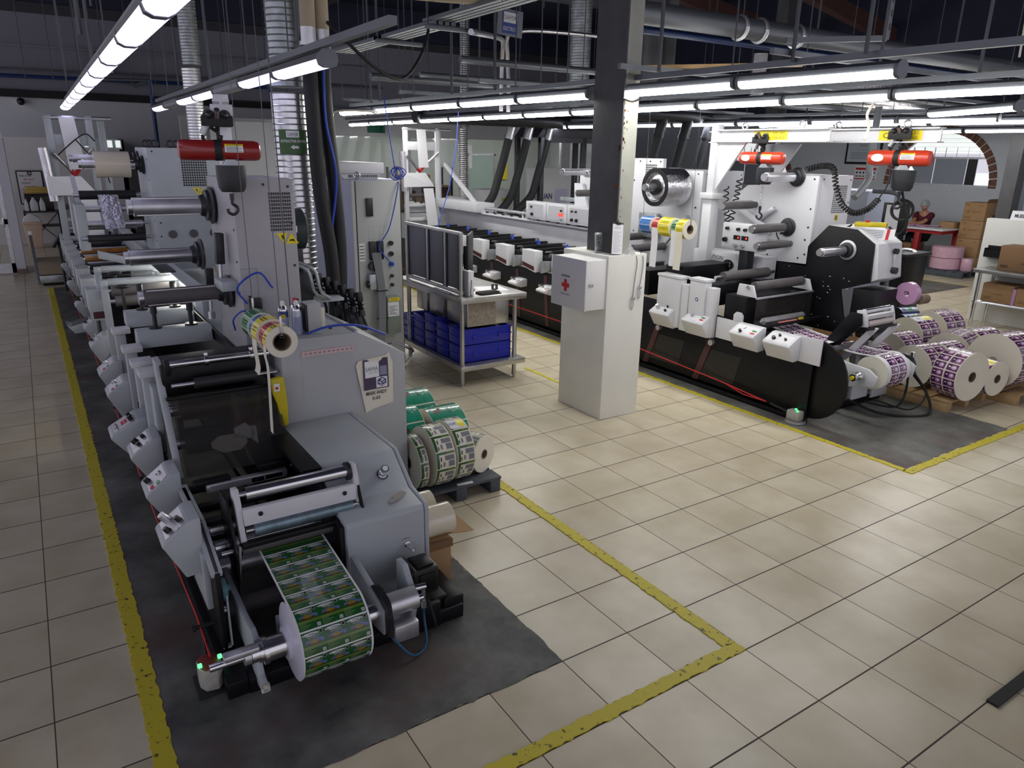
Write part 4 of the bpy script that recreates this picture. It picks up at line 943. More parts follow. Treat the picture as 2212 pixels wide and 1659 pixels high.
b = MB().cyl((5.58, BY-.02, BZ+.02), (5.58, BY-.02, BZ+.13), .02, n=12).cyl((5.56, BY-.03, BZ-.02), (5.64, BY-.05, BZ-.10), .016, n=12); b.build('air_fitting', 'chrome', sh)
for pts, r in (([(5.6, 1.32, .42), (5.62, 1.15, .2), (5.45, 1.2, .04), (5.2, 1.45, .12)], .009), ([(5.6, 1.33, .4), (5.75, 1.2, .16), (5.5, 1.05, .02), (5.1, 1.3, .03), (4.95, 1.6, .12)], .014), ([(5.55, 1.34, .45), (5.5, 1.3, .2), (5.35, 1.3, .06), (5.1, 1.5, .1)], .012)): MB().pipe(pts, r, 8, 7).build('motor_cable', 'rub', bp)
MB().box(5.0, 5.3, 1.60, 1.64, .10, .34, .003).build('cover_plate', 'white', bp)
# its own labels: web along the bed and the purple roll on the shaft
pr_ = thing('purple_label_roll', 'purple label roll on the shaft at the near end of the black press', 'label roll', (5.05, BY, BZ-BR))
PX, PW = 5.09, .40
b = MB().lathe((PX-PW/2, BY, BZ), (1, 0, 0), [(.05, 0), (BR-.001, 0), (BR-.001, PW), (.05, PW)], 52); b.build('wound_labels', 'cream', pr_)
b = MB(); P = lambda u, v, n=0.: Vector((PX+u, BY-(BR+n)*math.sin(v/BR), BZ+(BR+n)*math.cos(v/BR)))
rect(b, lambda u, v: P(u, v, .0006), -PW/2, PW/2, -.05, BR*2.8, 0, 1, 40); art_purple(b, lambda u, v, n: P(u, v, n+.0006), PW*.72, 0, BR*2.7)
Y2, Z2 = 1.80, .60
def P2(u, v, n=0.):
    t = v/.55; return Vector((PX+u, 1.86+(BY-1.86)*t, .66+(BZ+BR-.66)*t-.02*math.sin(PI*t)+n))
rect(b, P2, -PW/2, PW/2, 0, .53, 0, 1, 6); art_purple(b, P2, PW*.72, 0, .52)
b.build('label_web', ART['purple'][1], pr_)
b = MB()
def P3(u, v, n=0.): return Vector((4.78+u, 3.0-v*.97, .93-.20*v/1.25-.04*math.sin(v*2.2)+n))
rect(b, P3, -PW/2, PW/2, 0, 1.25, 0, 1, 24); art_purple(b, P3, PW*.8, 0, 1.2, 3, .075)
tag(b.build('label_web', ART['purple'][1], at=(4.78, 2.3, .8)), 'purple label web running along the bed of the black press', 'label web')
# eight print stations up the line, numbered covers towards the aisle
for i in range(8):
    y = 4.70+.75*i
    o = MB().prism([(y, .87), (y+.34, .93), (y+.34, 1.18), (y, 1.18)], 'x', 4.10, 4.24, .006).build('station_cover', 'white', bp)
    MB().prism([(y+.02, .895), (y+.32, .945), (y+.32, 1.0), (y+.02, .955)], 'x', 4.094, 4.10).build('warning_band', mat('dark_red', s2l(70, 24, 30), .5), o)
    P = flat((4.098, y+.33, 1.12), (0, -1, 0), (0, 0, 1), .002); b = MB(); oval(b, P, .03, .02, .022, .022, 0, 14); text(b, str(9-i), lambda u, v: P(u, v)-Vector((.001, 0, 0)), .03, .02, h=.026, m=1); b.build('lettering', ['paper', 'ink'], o)
    MB().prism([(y-.28, .92), (y-.06, .86), (y-.06, 1.04), (y-.28, 1.06)], 'x', 4.16, 4.24, .005).build('gear_window', 'zinc', bp)
    MB().box(4.25, 5.25, y-.30, y+.30, .99, 1.10, .006).build('print_deck', 'black', bp)
    MB().box(4.25, 4.98, y-.24, y-.20, 1.10, 1.20, .004).build('deck_rail', 'plast', bp); MB().box(4.25, 4.98, y+.16, y+.20, 1.10, 1.19, .004).build('deck_rail', 'plast', bp)
    for yy in (-.22, .18): MB().cyl((4.21, y+yy, 1.14), (4.25, y+yy, 1.14), .032, n=16).build('end_cap', 'chrome', bp)
    MB().cyl((4.27, y-.02, 1.16), (5.2, y-.02, 1.16), .012, n=8).build('cross_rod', 'steel', bp)
    MB().prism([(y-.05, 1.16), (y+.03, 1.16), (y+.0, 1.25)], 'x', 4.66, 4.70, .004).build('blue_lever', 'bcable', bp)
    MB().cyl((4.08, y-.16, .70), (4.2, y-.16, .70), .03, n=16).build('hand_knob', 'chrome', bp)
    ctrl_box('control_box', bp, 3.98, y-.42, .22, .66, .06, .22, .16, 'white', 3)
    MB().prism([(y-.26, .1), (y-.18, .1), (y-.1, .84), (y-.18, .84)], 'x', 4.192, 4.203, .002).build('slanted_leg', mat('maroon_leg', s2l(72, 40, 42), .5), bp)
# white rail beam with guide tubes
MB().box(5.30, 5.36, 5.9, 13.0, 1.10, 1.42, .006).build('rail_beam', 'white', bp)
MB().box(5.22, 5.42, 5.9, 13.0, 1.42, 1.45, .004).build('rail_beam', 'white', bp)
b = MB()
for i in range(24): b.box(5.26, 5.29, 6.1+.28*i, 6.16+.28*i, 1.45, 1.475); 
b.build('rail_clip', 'ink', bp)
for x in (5.30, 5.38): MB().cyl((x, 7.0, 1.53), (x, 11.6, 1.53), .022, n=12).build('guide_tube', 'alu', bp)
for i in range(6): MB().box(5.285, 5.305, 6.5+.9*i, 6.52+.9*i, 1.45, 1.56).build('rail_bracket', 'white', bp)
# three operator panels on the beam
for i, (y0, y1) in enumerate(((7.45, 8.02), (6.88, 7.42), (6.25, 6.86))):
    o = MB().box(5.16, 5.34, y0, y1, 1.48, 1.765, .008).build('operator_panel', 'white', bp)
    P = flat((5.158, y1, 1.48), (0, -1, 0), (0, 0, 1), .001); w_ = y1-y0
    b = MB(); rect(b, P, .06, w_-.06, .03, .25, 0); b.build('control_panel', mat('panel_grey', s2l(190, 190, 196), .5), o)
    for u, v, r, m in (((.18, .20, .018, 'plast'), (.20, .08, .028, 'plast')), ((.42, .19, .016, 'plast'), (.42, .06, .02, 'alu')), ((.14, .20, .016, 'plast'), (.24, .20, .016, 'plast'), (.14, .07, .026, 'plast'), (.26, .07, .026, 'plast')))[i]: MB().cyl(P(u, v), P(u, v)-Vector((.03, 0, 0)), r, r*.85, 14).build('knob', m, o)
    if i == 1: b = MB(); rect(b, lambda u, v: P(u, v)-Vector((.002, 0, 0)), .33, .46, .10, .15); b.build('digital_display', 'redled', o)
# emergency cord and end switch
MB().pipe([(4.14, 2.0, .12), (4.14, 2.6, .17), (4.13, 4.0, .25), (4.13, 12., .3)], .006, 6).pipe([(4.14, 2.0, .12), (4.145, 2.3, .11), (4.14, 2.55, .165)], .005, 6).build('emergency_cord', 'cord', bp)
o = MB().box(4.10, 4.20, 1.58, 1.72, .03, .13, .012).build('cord_switch', mat('switch_grey', s2l(170, 168, 160), .6, noise=.15, nscale=30), bp)
b = MB().box(4.115, 4.135, 1.60, 1.62, .13, .142, .003).box(4.16, 4.18, 1.65, 1.67, .13, .142, .003); b.build('indicator', 'greenled', o)
MB().lathe((4.15, 1.64, .03), (0, 0, -1), [(.10, 0), (.10, .02)], 20).build('switch_foot', 'alu', o)
MB().cyl((4.14, 1.73, .09), (4.14, 1.95, .115), .012, n=10).build('cord_boot', 'rub', o)
turn2 = thing('turn_bar_frame', 'tall white web turning frame behind the electrical cabinet, on the black press', 'machine frame', (4.9, 11.3, 0))
turnframe(turn2, 4.42, 5.12, 11.2, 1.2, 2.98, 'white')
MB().obox((5.35, 11.3, 2.3), (5.35, 9.9, 1.5), .07, .07, .004).build('diagonal_brace', 'white', turn2)
MB().box(5.1, 5.5, 9.6, 11.4, 1.45, 1.62, .006).build('carriage', 'white', turn2)
# ---- towers of the black press
es = thing('unwind_tower', 'white machine tower with perforated side above the black press panel', 'machine tower', (5.6, 2.6, 0))
MB().prism([(2.55, 1.37), (3.40, 1.37), (3.78, 1.72), (3.80, 1.86), (3.72, 2.05), (3.50, 2.22), (3.05, 2.24), (3.05, 2.36), (2.55, 2.36)], 'x', 5.30, 5.36, .005).build('tower_plate', 'white', es)
o = tower(es, 5.36, 5.95, 2.56, 3.3, .95, 2.36, 'white', None)
P = flat((5.62, 2.56, 1.95), (1, 0, 0), (0, 0, 1), .002); b = MB()
for i in range(9):
    for j in range(14): rect(b, P, .028*i, .028*i+.016, .022*j, .022*j+.014)
P4 = lambda u, v: P(u, v); 
b.build('vent_grille', 'plast', o)
b = MB(); rect(b, P, .08, .14, -.09, -.02, 0); rect(b, lambda u, v: P(u, v)-Vector((0, .001, 0)), .09, .105, -.08, -.03, 1); rect(b, lambda u, v: P(u, v)-Vector((0, .001, 0)), .115, .13, -.08, -.03, 1); b.build('warning_sign', ['sticker', 'ink'], o)
b = MB()
for y, z in ((2.6, 2.32), (2.75, 2.32), (2.9, 2.32), (3.0, 2.32), (2.6, 2.0), (2.6, 1.8), (2.62, 1.66), (2.6, 1.5), (2.68, 1.45), (3.2, 1.48), (3.1, 1.44), (2.9, 1.62), (2.95, 1.7)): b.cyl((5.30, y, z), (5.296, y, z), .011, n=10)
b.build('bolt', 'plast', es)
chuck_roller(es, 5.30, 4.72, 2.82, 2.335-.0, .05, 'alu')
chuck_roller(es, 5.30, 4.70, 3.35, 2.0, .05, 'groller', False)
chuck_roller(es, 5.30, 4.66, 2.86, 1.78, .05, 'groller', True)
chuck_roller(es, 5.30, 4.70, 2.80, 1.60, .045, 'groller', False)
o = MB().obox((5.26, 3.05, 1.98), (5.26, 3.40, 1.72), .05, .05, .006).build('air_cylinder', 'alu', es); MB().cyl((5.26, 3.40, 1.72), (5.26, 3.55, 1.60), .013, n=10).build('piston_rod', 'steel', o)
MB().obox((5.25, 3.62, 2.0), (5.25, 3.05, 1.70), .05, .06, .006).build('dancer_arm', 'white', es)
MB().torus((5.285, 2.9, 1.72), (1, 0, 0), .10, .006, 18, 6, .3, 4.2).build('air_hose', 'rub', es)
ob = thing('operator_station', 'white control box with red digital displays beside the purple label tape rolls', 'control box', (4.84, 3.1, 1.2))
o = MB().box(4.80, 4.96, 2.86, 3.38, 1.52, 1.81, .008).build('box_housing', 'white', ob)
P = flat((4.798, 3.38, 1.52), (0, -1, 0), (0, 0, 1), .001)
b = MB(); rect(b, P, .17, .27, .11, .16, 0); rect(b, P, .285, .385, .11, .16, 0); rect(b, lambda u, v: P(u, v)-Vector((.001, 0, 0)), .23, .25, .125, .145, 1); rect(b, lambda u, v: P(u, v)-Vector((.001, 0, 0)), .345, .365, .125, .145, 1); b.build('digital_display', ['plast', 'redled'], ob)
for u, v, r, m in ((.06, .10, .03, 'plast'), (.08, .23, .02, 'plast'), (.24, .23, .02, 'plast'), (.34, .23, .02, 'plast'), (.22, .05, .024, 'alu'), (.32, .05, .024, 'alu')): MB().cyl(P(u, v), P(u, v)-Vector((.035, 0, 0)), r, r*.85, 14).build('knob', m, ob)
MB().box(4.82, 4.94, 3.0, 3.12, 1.18, 1.52, .004).build('pedestal', 'dark', ob)
eb = thing('press_base_cabinet', 'white base cabinet marked EVOLUTION SERIES ES behind the control box', 'machine cabinet', (5.2, 3.4, 0))
MB().box(5.02, 5.29, 2.95, 4.0, .92, 1.43, .006).build('housing', 'white', eb)
P = flat((5.018, 3.92, 1.22), (0, -1, 0), (0, 0, 1), .002)
b = MB(); text(b, 'EVOLUTION', P, .22, .14, w=.36, h=.05, m=0); rect(b, P, .14, .36, .055, .09, 0); text(b, 'SERIES', lambda u, v: P(u, v)-Vector((.001, 0, 0)), .25, .0725, w=.19, h=.022, m=1); oval(b, P, .49, .075, .085, .06, 0, 22); text(b, 'ES', lambda u, v: P(u, v)-Vector((.001, 0, 0)), .49, .075, h=.055, m=1, bold=.02); b.build('lettering', ['ink', 'paper'], eb)
tw = thing('rewind_tower', 'white machine tower carrying the big silver foil roll', 'machine tower', (5.6, 4.6, 0))
MB().prism([(4.22, 1.0), (5.55, 1.0), (5.55, 2.50), (4.95, 2.50), (4.95, 2.36), (4.22, 2.36)], 'x', 5.30, 5.36, .005).build('tower_plate', 'white', tw)
b = MB()
for y, z in ((4.3, 2.32), (4.5, 2.32), (4.7, 2.32), (5.0, 2.46), (5.2, 2.46), (5.4, 2.46), (5.5, 2.2), (4.3, 1.9), (4.3, 1.6), (5.45, 1.5), (5.2, 1.3), (5.0, 1.2)): b.cyl((5.30, y, z), (5.296, y, z), .012, n=10)
b.build('bolt', 'plast', tw)
tower(tw, 5.36, 6.1, 4.25, 5.5, .9, 2.36, 'white')
P = flat((5.299, 5.28, 2.28), (0, -1, 0), (0, 0, 1), .002); b = MB()
for i in range(8):
    for j in range(5): rect(b, P, .028*i, .028*i+.018, .03*j, .03*j+.02)
b.build('vent_grille', 'plast', tw)
chuck_roller(tw, 5.30, 4.62, 4.56, 2.15, .05, 'steel')
o = MB().obox((5.24, 4.35, 1.78), (5.24, 4.62, 1.50), .06, .06, .006).build('air_cylinder', 'zinc', tw); MB().cyl((5.24, 4.62, 1.5), (5.24, 4.75, 1.36), .013, n=10).build('piston_rod', 'steel', o)
for y, z, m in ((5.2, 1.45, 'groller'), (4.8, 1.35, 'groller'), (5.3, 1.25, 'broll')): roller(tw, 'idler_roller', 4.7, 5.28, y, z, .05, m, 'steel', .4, .03)
MB().box(5.2, 5.28, 4.9, 5.25, 1.45, 1.78, .006).build('side_guard', 'zinc', tw)
fo = thing('foil_roll', 'big crinkled silver foil roll right of the steel column', 'foil roll', (5.0, 4.56, 1.9))
MB().lathe((4.80, 4.56, 2.15), (1, 0, 0), [(.09, .02), (.15, .03), (.16, .0), (.18, .02), (.19, .0), (.215, .0), (.238, .004), (.24, .03), (.24, .42), (.22, .44), (.09, .44)], 64).build('wound_foil', ['foil'], fo)
MB().ring((4.795, 4.56, 2.15), (4.83, 4.56, 2.15), .238, .185, 56).build('black_rim', 'plast', fo); MB().ring((4.79, 4.56, 2.15), (4.85, 4.56, 2.15), .10, .05, 40).build('core_ring', 'plast', fo)
tf = thing('inspection_tower', 'white machine tower with paired chrome shafts left of the steel column', 'machine tower', (5.7, 6.3, 0))
MB().box(5.42, 5.8, 6.0, 6.9, 1.45, 2.25, .006).box(5.36, 5.44, 6.1, 6.5, 2.25, 2.5, .005).build('tower_housing', 'white', tf)
chuck_roller(tf, 5.42, 4.78, 6.55, 2.28, .05, 'alu', False); chuck_roller(tf, 5.42, 5.0, 6.25, 2.26, .05, 'alu', False)
MB().prism([(6.95, 2.1), (6.75, 2.1), (6.6, 1.75), (6.1, 1.5), (6.1, 1.46), (6.9, 1.46)], 'x', 5.35, 5.40, .004).build('curved_bracket', 'white', tf)
roller(tf, 'idler_roller', 4.95, 5.4, 6.35, 1.98, .05, 'groller', 'steel', .4, .03)
for i in range(3): MB().box(5.42, 5.5, 7.0, 7.4, 1.62+.09*i, 1.68+.09*i, .004).build('terminal_block', 'zinc', tf)
# ================================================================== concrete column with steel upright, first aid box
co = thing('building_column', 'white plastered column base carrying a steel upright in the middle of the floor', 'column', (2.73, 3.03, 0), kind='structure')
MB().prism([(2.49, 2.70), (2.965, 2.69), (2.97, 3.38), (2.49, 3.40)], 'z', 0, 1.635, .008).build('plaster_base', 'plaster', co)
ups = MB()
ups.m = 0; ups.box(2.635, 2.80, 2.77, 2.79, 1.63, 6.6).box(2.635, 2.80, 3.17, 3.19, 1.63, 6.6)
ups.m = 1; ups.box(2.62, 2.632, 2.77, 3.19, 1.63, 6.6); ups.m = 0; ups.box(2.80, 2.81, 2.78, 3.18, 1.63, 6.6)
ups.build('steel_upright', ['steelcol', 'coldark'], co)
b = MB(); random.seed(11)
P = flat((2.619, 2.77, 1.64), (0, 1, 0), (0, 0, 1), -.001)
for i in range(40):
    u, v = abs(random.gauss(0, .035)), random.uniform(0, 1.0)**1.6; rr = random.uniform(.004, .014)
    poly(b, P, [(u+rr*math.cos(k*PI/3)*random.uniform(.5, 1.2), v+1.8*rr*math.sin(k*PI/3)*random.uniform(.5, 1.2)) for k in range(6)])
P = flat((2.636, 2.769, 1.64), (1, 0, 0), (0, 0, 1), .001)
for i in range(26):
    u, v = abs(random.gauss(0, .02)), random.uniform(0, 1.4); rr = random.uniform(.003, .009)
    poly(b, P, [(u+rr*math.cos(k*PI/3), v+2.2*rr*math.sin(k*PI/3)*random.uniform(.5, 1.2)) for k in range(6)])
b.build('rust_stain', 'rust', co)
MB().pipe([(2.60, 2.76, 3.02), (2.7, 2.75, 3.0), (2.82, 2.77, 3.03)], .01, 6, 4).build('conduit', 'rub', co)
# first aid cabinet on the aisle-left face
fa = thing('first_aid_cabinet', 'white first aid cabinet with red cross on the column base', 'first aid cabinet', (2.36, 3.0, 1.12))
MB().box(2.25, 2.488, 2.72, 3.24, 1.13, 1.60, .006).build('cabinet_box', mat('aid_white', s2l(226, 226, 226), .45), fa)
d = MB().box(2.236, 2.25, 2.715, 3.245, 1.125, 1.605, .004).build('door', mat('aid_door', s2l(206, 206, 214), .45), fa)
P = flat((2.234, 3.08, 1.28), (0, -1, 0), (0, 0, 1), .001)
b = MB(); rect(b, P, .045, .085, 0, .115, 0); rect(b, lambda u, v: P(u, v)-Vector((.0005, 0, 0)), .007, .123, .038, .077, 0); text(b, 'BOTIQUIN', P, .065, .145, w=.125, h=.024, m=1, bold=.02); text(b, 'PRIMEROS AUXILIOS', P, .065, -.03, w=.14, h=.011, m=1); b.build('lettering', ['inkred', 'inkblue'], d)
MB().box(2.28, 2.33, 2.706, 2.722, 1.36, 1.385, .003).build('latch', 'steel', d)
# thermometer and clipboard standing on top of the base
th = thing('digital_thermometer', 'small grey digital thermometer leaning on the steel upright', 'thermometer', (2.545, 2.95, 1.635))
R = Matrix.Translation((2.555, 2.93, 1.637)) @ Matrix.Rotation(-.25, 4, 'Z') @ Matrix.Rotation(-.14, 4, 'X')
def xf(mb, R): mb.v = [tuple(R @ Vector(v)) for v in mb.v]; return mb
xf(MB().box(-.04, .04, -.01, .012, 0, .19, .008), R).build('case', 'zinc', th)
xf(MB().box(-.03, .03, -.0125, -.01, .065, .17), R).build('display', mat('lcd_grey', s2l(110, 120, 116), .3), th)
b = MB(); P = lambda u, v: R @ Vector((u, -.014, v)); text(b, '23.4', P, 0, .14, w=.04, h=.03); text(b, '48', P, 0, .095, w=.03, h=.025)
for i in range(3): rect(b, P, -.025+.02*i, -.012+.02*i, .02, .03)
b.build('lettering', 'ink', th)
cb = thing('clipboard', 'clipboard with a white sheet leaning on the steel upright', 'clipboard', (2.62, 2.74, 1.635))
R2 = Matrix.Translation((2.60, 2.725, 1.637)) @ Matrix.Rotation(.0, 4, 'Z') @ Matrix.Rotation(-.12, 4, 'X') @ Matrix.Rotation(.10, 4, 'Y')
xf(MB().box(-.065, .075, .0, .006, 0, .30, .002), R2).build('board', 'dark', cb)
xf(MB().box(-.06, .07, -.002, .0, .008, .285), R2).build('paper_sheet', 'paper', cb)
xf(MB().box(-.02, .03, -.012, .004, .28, .305, .003), R2).build('clip', 'ink', cb)
b = MB(); P = lambda u, v: R2 @ Vector((u, -.003, v))
for i in range(14): rect(b, P, -.05, .02+.03*((i*5) % 3)/2, .03+.014*i, .0325+.014*i)
text(b, 'REGISTRO', P, .0, .25, w=.07, h=.012); b.build('lettering', 'inkgrey', cb)
wr = thing('wire_slings', 'two steel wire slings with clamped loops hanging on the column base', 'wire sling', (2.85, 2.68, 1.64))
for k, (x, zb) in enumerate(((2.80, 1.10), (2.88, 1.20))):
    MB().pipe([(x-.02, 2.95, 1.645), (x+.02, 2.75, 1.655), (x+.03, 2.68, 1.58), (x+.015, 2.677, 1.4), (x, 2.676, zb+.12)], .0042, 6, 6).build('wire_rope', 'gcable', wr)
    MB().pipe([(x, 2.675, zb+.12), (x-.02, 2.674, zb+.06), (x-.005, 2.674, zb), (x+.015, 2.674, zb+.05), (x, 2.674, zb+.12)], .004, 6, 5).box(x-.015, x+.02, 2.66, 2.68, zb+.10, zb+.125, .003).build('clamped_loop', 'steel', wr)
tag(MB().pipe([(2.7, 2.72, 1.64), (2.74, 2.70, 1.68), (2.79, 2.74, 1.72), (2.81, 2.73, 1.66), (2.76, 2.70, 1.645)], lambda t: .016+.012*math.sin(t*9), 8, 5).build('plastic_wrap', 'plastbag', at=(2.75, 2.72, 1.64)), 'crumpled clear plastic wrap at the foot of the steel upright', 'plastic wrap')

# ================================================================== electrical cabinet
ec = thing('electrical_cabinet', 'tall grey electrical cabinet with lilac side and cables down its door', 'electrical cabinet', (1.17, 5.6, 0))
MB().box(.885, 1.455, 5.03, 6.5, .0, 2.245, .008).build('carcass', 'lilac', ec)
dr = MB().box(.93, 1.44, 5.0, 5.028, .08, 2.235, .005).build('door', 'cgrey', ec)
MB().box(.885, .925, 5.005, 5.03, .08, 2.235, .003).build('door_frame', 'cgrey', ec)
MB().box(.926, .932, 4.999, 5.03, .1, 2.23).box(1.438, 1.444, 4.999, 5.03, .1, 2.2).build('door_seal', 'plast', ec)
P = flat((.93, 4.999, 0), (1, 0, 0), (0, 0, 1), .001)
MB().box(1.035, 1.11, 4.975, 5.0, 1.865, 2.055, .004).build('door_latch', 'plast', dr)
for x in (1.05, 1.14): MB().box(x, x+.072, 4.965, 5.0, 1.40, 1.60, .005).build('connector', 'plast', dr)
b = MB(); rect(b, P, -.03+.04, .075, 1.39, 1.58, 0)
for i in range(5):
    for j in range(4): rect(b, lambda u, v: P(u, v)-Vector((0, .001, 0)), .015+.014*j, .024+.014*j, 1.41+.033*i, 1.425+.033*i, 1)
b.build('wiring_label', ['paper', 'ink'], dr)
b = MB()
for u in (.12, .185, .25, .30): rect(b, P, u, u+.0015, 1.62, 1.76); rect(b, P, u, u+.045, 1.62, 1.6215); rect(b, P, u, u+.045, 1.76, 1.7615)
b.build('blank_panel', 'inkgrey', dr)
for z, r in ((1.57, .027), (1.455, .027), (1.34, .027), (1.21, .02), (1.11, .02)): MB().cyl((1.305, 5.0, z), (1.305, 4.97, z), r, n=8).build('socket', 'plast' if z != 1.34 else 'bcable', dr)
MB().cyl((1.08, 5.0, 1.33), (1.08, 4.95, 1.33), .05, n=16).build('conduit_elbow', 'dark', dr)
o = MB().box(1.02, 1.19, 4.93, 5.0, 1.08, 1.25, .005).build('junction_box', 'zinc', dr); MB().cyl((1.0, 4.96, 1.14), (1.02, 4.96, 1.14), .04, n=14).build('rotary_switch', 'plast', o)
for i in range(7):
    x = 1.07+.016*i; MB().pipe([(x+.0, 4.96, 1.48), (1.09+.013*i, 4.93, 1.30), (1.11+.012*i, 4.91, 1.05), (1.09+.011*i, 4.89, .6), (1.05+.011*i, 4.93, .15), (1.04+.011*i, 4.94, .02)], .0075, 6, 5).build('control_cable', 'gcable', dr)
for z in (1.06, .75, .45): MB().box(1.085, 1.215, 4.897, 4.93, z, z+.012, .003).build('cable_tie', 'ink', dr)
o = MB().box(1.20, 1.36, 4.90, 5.0, .57, .99, .006).build('transformer_box', mat('meter_grey', s2l(128, 138, 130), .45), dr)
P = flat((1.19, 4.899, .55), (1, 0, 0), (0, 0, 1), .001); b = MB(); rect(b, P, .02, .15, .22, .38, 0); rect(b, P, .03, .16, .39, .43, 1)
for i in range(7): rect(b, lambda u, v: P(u, v)-Vector((0, .001, 0)), .03, .13-.02*(i % 3), .24+.015*i, .245+.015*i, 2)
text(b, '220V', lambda u, v: P(u, v)-Vector((0, .001, 0)), .095, .41, w=.09, h=.022, m=2); b.build('lettering', ['paper', 'sticker', 'ink'], o)
P = flat((1.20, 4.998, .16), (1, 0, 0), (0, 0, 1), .001); b = MB(); rect(b, P, 0, .07, 0, .05); b.build('warning_sign', 'sticker', dr)
MB().pipe([(1.44, 5.05, 2.27), (1.40, 4.97, 2.15), (1.28, 4.95, 1.75), (1.15, 4.95, 1.55), (1.20, 4.94, 1.45), (1.30, 4.96, 1.34)], .006, 6, 7).build('blue_cable', 'bcable', ec)
for k in range(4): MB().torus((1.40+.02*k, 5.02, 2.30+.02*(k % 2)), (.5, 1, .3*k), .06, .005, 16, 6).build('cable_loop', 'bcable', ec)
for x, y in ((.97, 5.05), (.92, 6.3)): MB().torus((x, y, 2.285), (.3, 1, 0), .032, .008, 16, 8).build('eye_bolt', 'steel', ec)
ac = thing('cooling_unit', 'pale roof cooling unit on top of the electrical cabinet', 'cooling unit', (1.05, 5.5, 2.245))
MB().box(.80, 1.33, 5.15, 6.0, 2.30, 2.415, .012).build('cover', 'white', ac)
MB().prism([(.84, 2.30), (.88, 2.247), (1.26, 2.247), (1.30, 2.30)], 'y', 5.18, 5.95).build('base_tray', 'white', ac)
b = MB(); P = flat((.93, 5.178, 2.255), (1, 0, 0), (0, 0, 1), .001)
for i in range(16): rect(b, P, .021*i, .021*i+.012, .005, .032)
b.build('vent_grille', 'plast', ac)
sb = thing('switch_box', 'small lilac switch box mounted between the machine tower and the electrical cabinet', 'switch box', (.84, 5.9, 1.6))
MB().box(.74, .88, 5.75, 5.95, 1.88, 2.10, .006).build('case', 'lilac', sb); MB().box(.76, .86, 5.742, 5.75, 1.92, 2.06, .003).build('lid', 'lilac', sb)
bl = thing('blower_motor', 'dark green blower motor between the machine tower and the electrical cabinet', 'motor', (-.2, 3.4, 1.3))
o = MB().lathe((-.40, 3.3, 1.94), (1, 0, 0), [(.10, 0), (.15, .02), (.16, .12), (.16, .2), (.12, .22), (.05, .23)], 28).build('motor_housing', mat('motor_green', s2l(40, 50, 50), .45), bl)
MB().box(-.40, -.22, 3.22, 3.38, 1.62, 1.80, .01).build('gear_case', 'dark', bl)
P = flat((-.33, 3.14, 1.93), (1, 0, 0), (0, 0, 1), .001); b = MB(); rect(b, P, 0, .05, 0, .05); b.build('name_plate', 'paper', bl)
MB().box(-.42, -.20, 3.1, 3.5, 1.36, 1.62, .008).build('mounting_bracket', 'dark', bl)
vm = thing('valve_manifold', 'bank of black ribbed valves with hoses beside the tall press cabinet', 'valve bank', (.1, 3.3, 1.38))
for i in range(7):
    x, y = -.12+.055*i, 3.35-.035*i
    MB().lathe((x, y, 1.40-.03*i), (0, .3, 1), [(.03, 0), (.03, .05), (.02, .055), (.035, .07), (.02, .085), (.035, .10), (.02, .115), (.03, .13), (.03, .2)], 14).build('valve', 'plast', vm)
    MB().pipe([(x, y, 1.42-.03*i), (x+.02, y-.05, 1.30-.03*i), (x-.03, y-.02, 1.15)], .012, 6, 4).build('air_hose', 'hose', vm)
MB().box(-.25, .05, 3.10, 3.3, 1.376, 1.40, .004).build('mounting_plate', 'grey', vm)
for dx_ in (0, .05): MB().pipe([(-.38+dx_, 3.0, 1.72), (-.28+dx_, 2.95, 1.66), (-.24+dx_, 2.95, 1.5), (-.12+dx_, 3.1, 1.40)], .014, 8, 6).build('metal_hose', 'zinc', vm)

# ================================================================== stainless bench with framed screen board and crates
tb = thing('steel_workbench', 'stainless steel workbench with an undershelf between cabinet and column', 'workbench', (2.2, 5.1, 0))
MB().box(1.80, 2.66, 4.29, 6.0, .955, 1.02, .004).build('worktop', 'stain', tb)
MB().box(1.80, 2.66, 4.29, 6.0, .185, .245, .004).build('undershelf', 'stain', tb)
for x, y in ((1.85, 4.36), (2.56, 4.38), (1.85, 5.72), (2.56, 5.75)): MB().cyl((x, y, .03), (x, y, .96), .026, n=16).cyl((x, y, 0), (x, y, .035), .016, n=10).build('leg', 'stain', tb)
for i, (y0, y1) in enumerate(((4.42, 4.90), (5.0, 5.35), (5.42, 5.7))):
    o = MB().box(1.95, 2.50, y0, y1, .66, .95, .004).build('drawer', 'stain', tb)
    if i == 0: 
        b = MB(); rect(b, flat((1.96, y0, .67), (1, 0, 0), (0, 0, 1), .001), 0, .36, 0, .27); b.build('drawer_front', mat('worn_front', s2l(150, 140, 128), .6, noise=.25, nscale=24), o)
bd = thing('framed_screen_board', 'steel tube frame with three dark screen panels standing on the bench', 'screen board', (1.86, 5.1, 1.02))
b = MB()
for y in (4.42, 5.78): b.cyl((1.87, y, 1.02), (1.87, y, 1.71), .022, n=12)
for z in (1.06, 1.70): b.cyl((1.87, 4.40, z), (1.87, 5.80, z), .022, n=12)
for y in (4.78, 5.22): b.cyl((1.87, y, 1.06), (1.87, y, 1.70), .016, n=10)
b.build('tube_frame', 'stain', bd)
for y0, y1 in ((4.45, 4.76), (4.80, 5.20), (5.24, 5.75)):
    o = MB().box(1.872, 1.885, y0, y1, 1.09, 1.68, .003).build('screen_panel', mat('mesh_grey', s2l(88, 88, 94), .45, noise=.12, nscale=3), bd)
    MB().box(1.862, 1.872, y0, y0+.03, 1.08, 1.69).box(1.862, 1.872, y1-.03, y1, 1.08, 1.69).build('panel_edge', 'dark', o)
mn = thing('computer_monitor', 'black computer monitor seen from its side on the steel bench', 'monitor', (2.02, 4.7, 1.02))
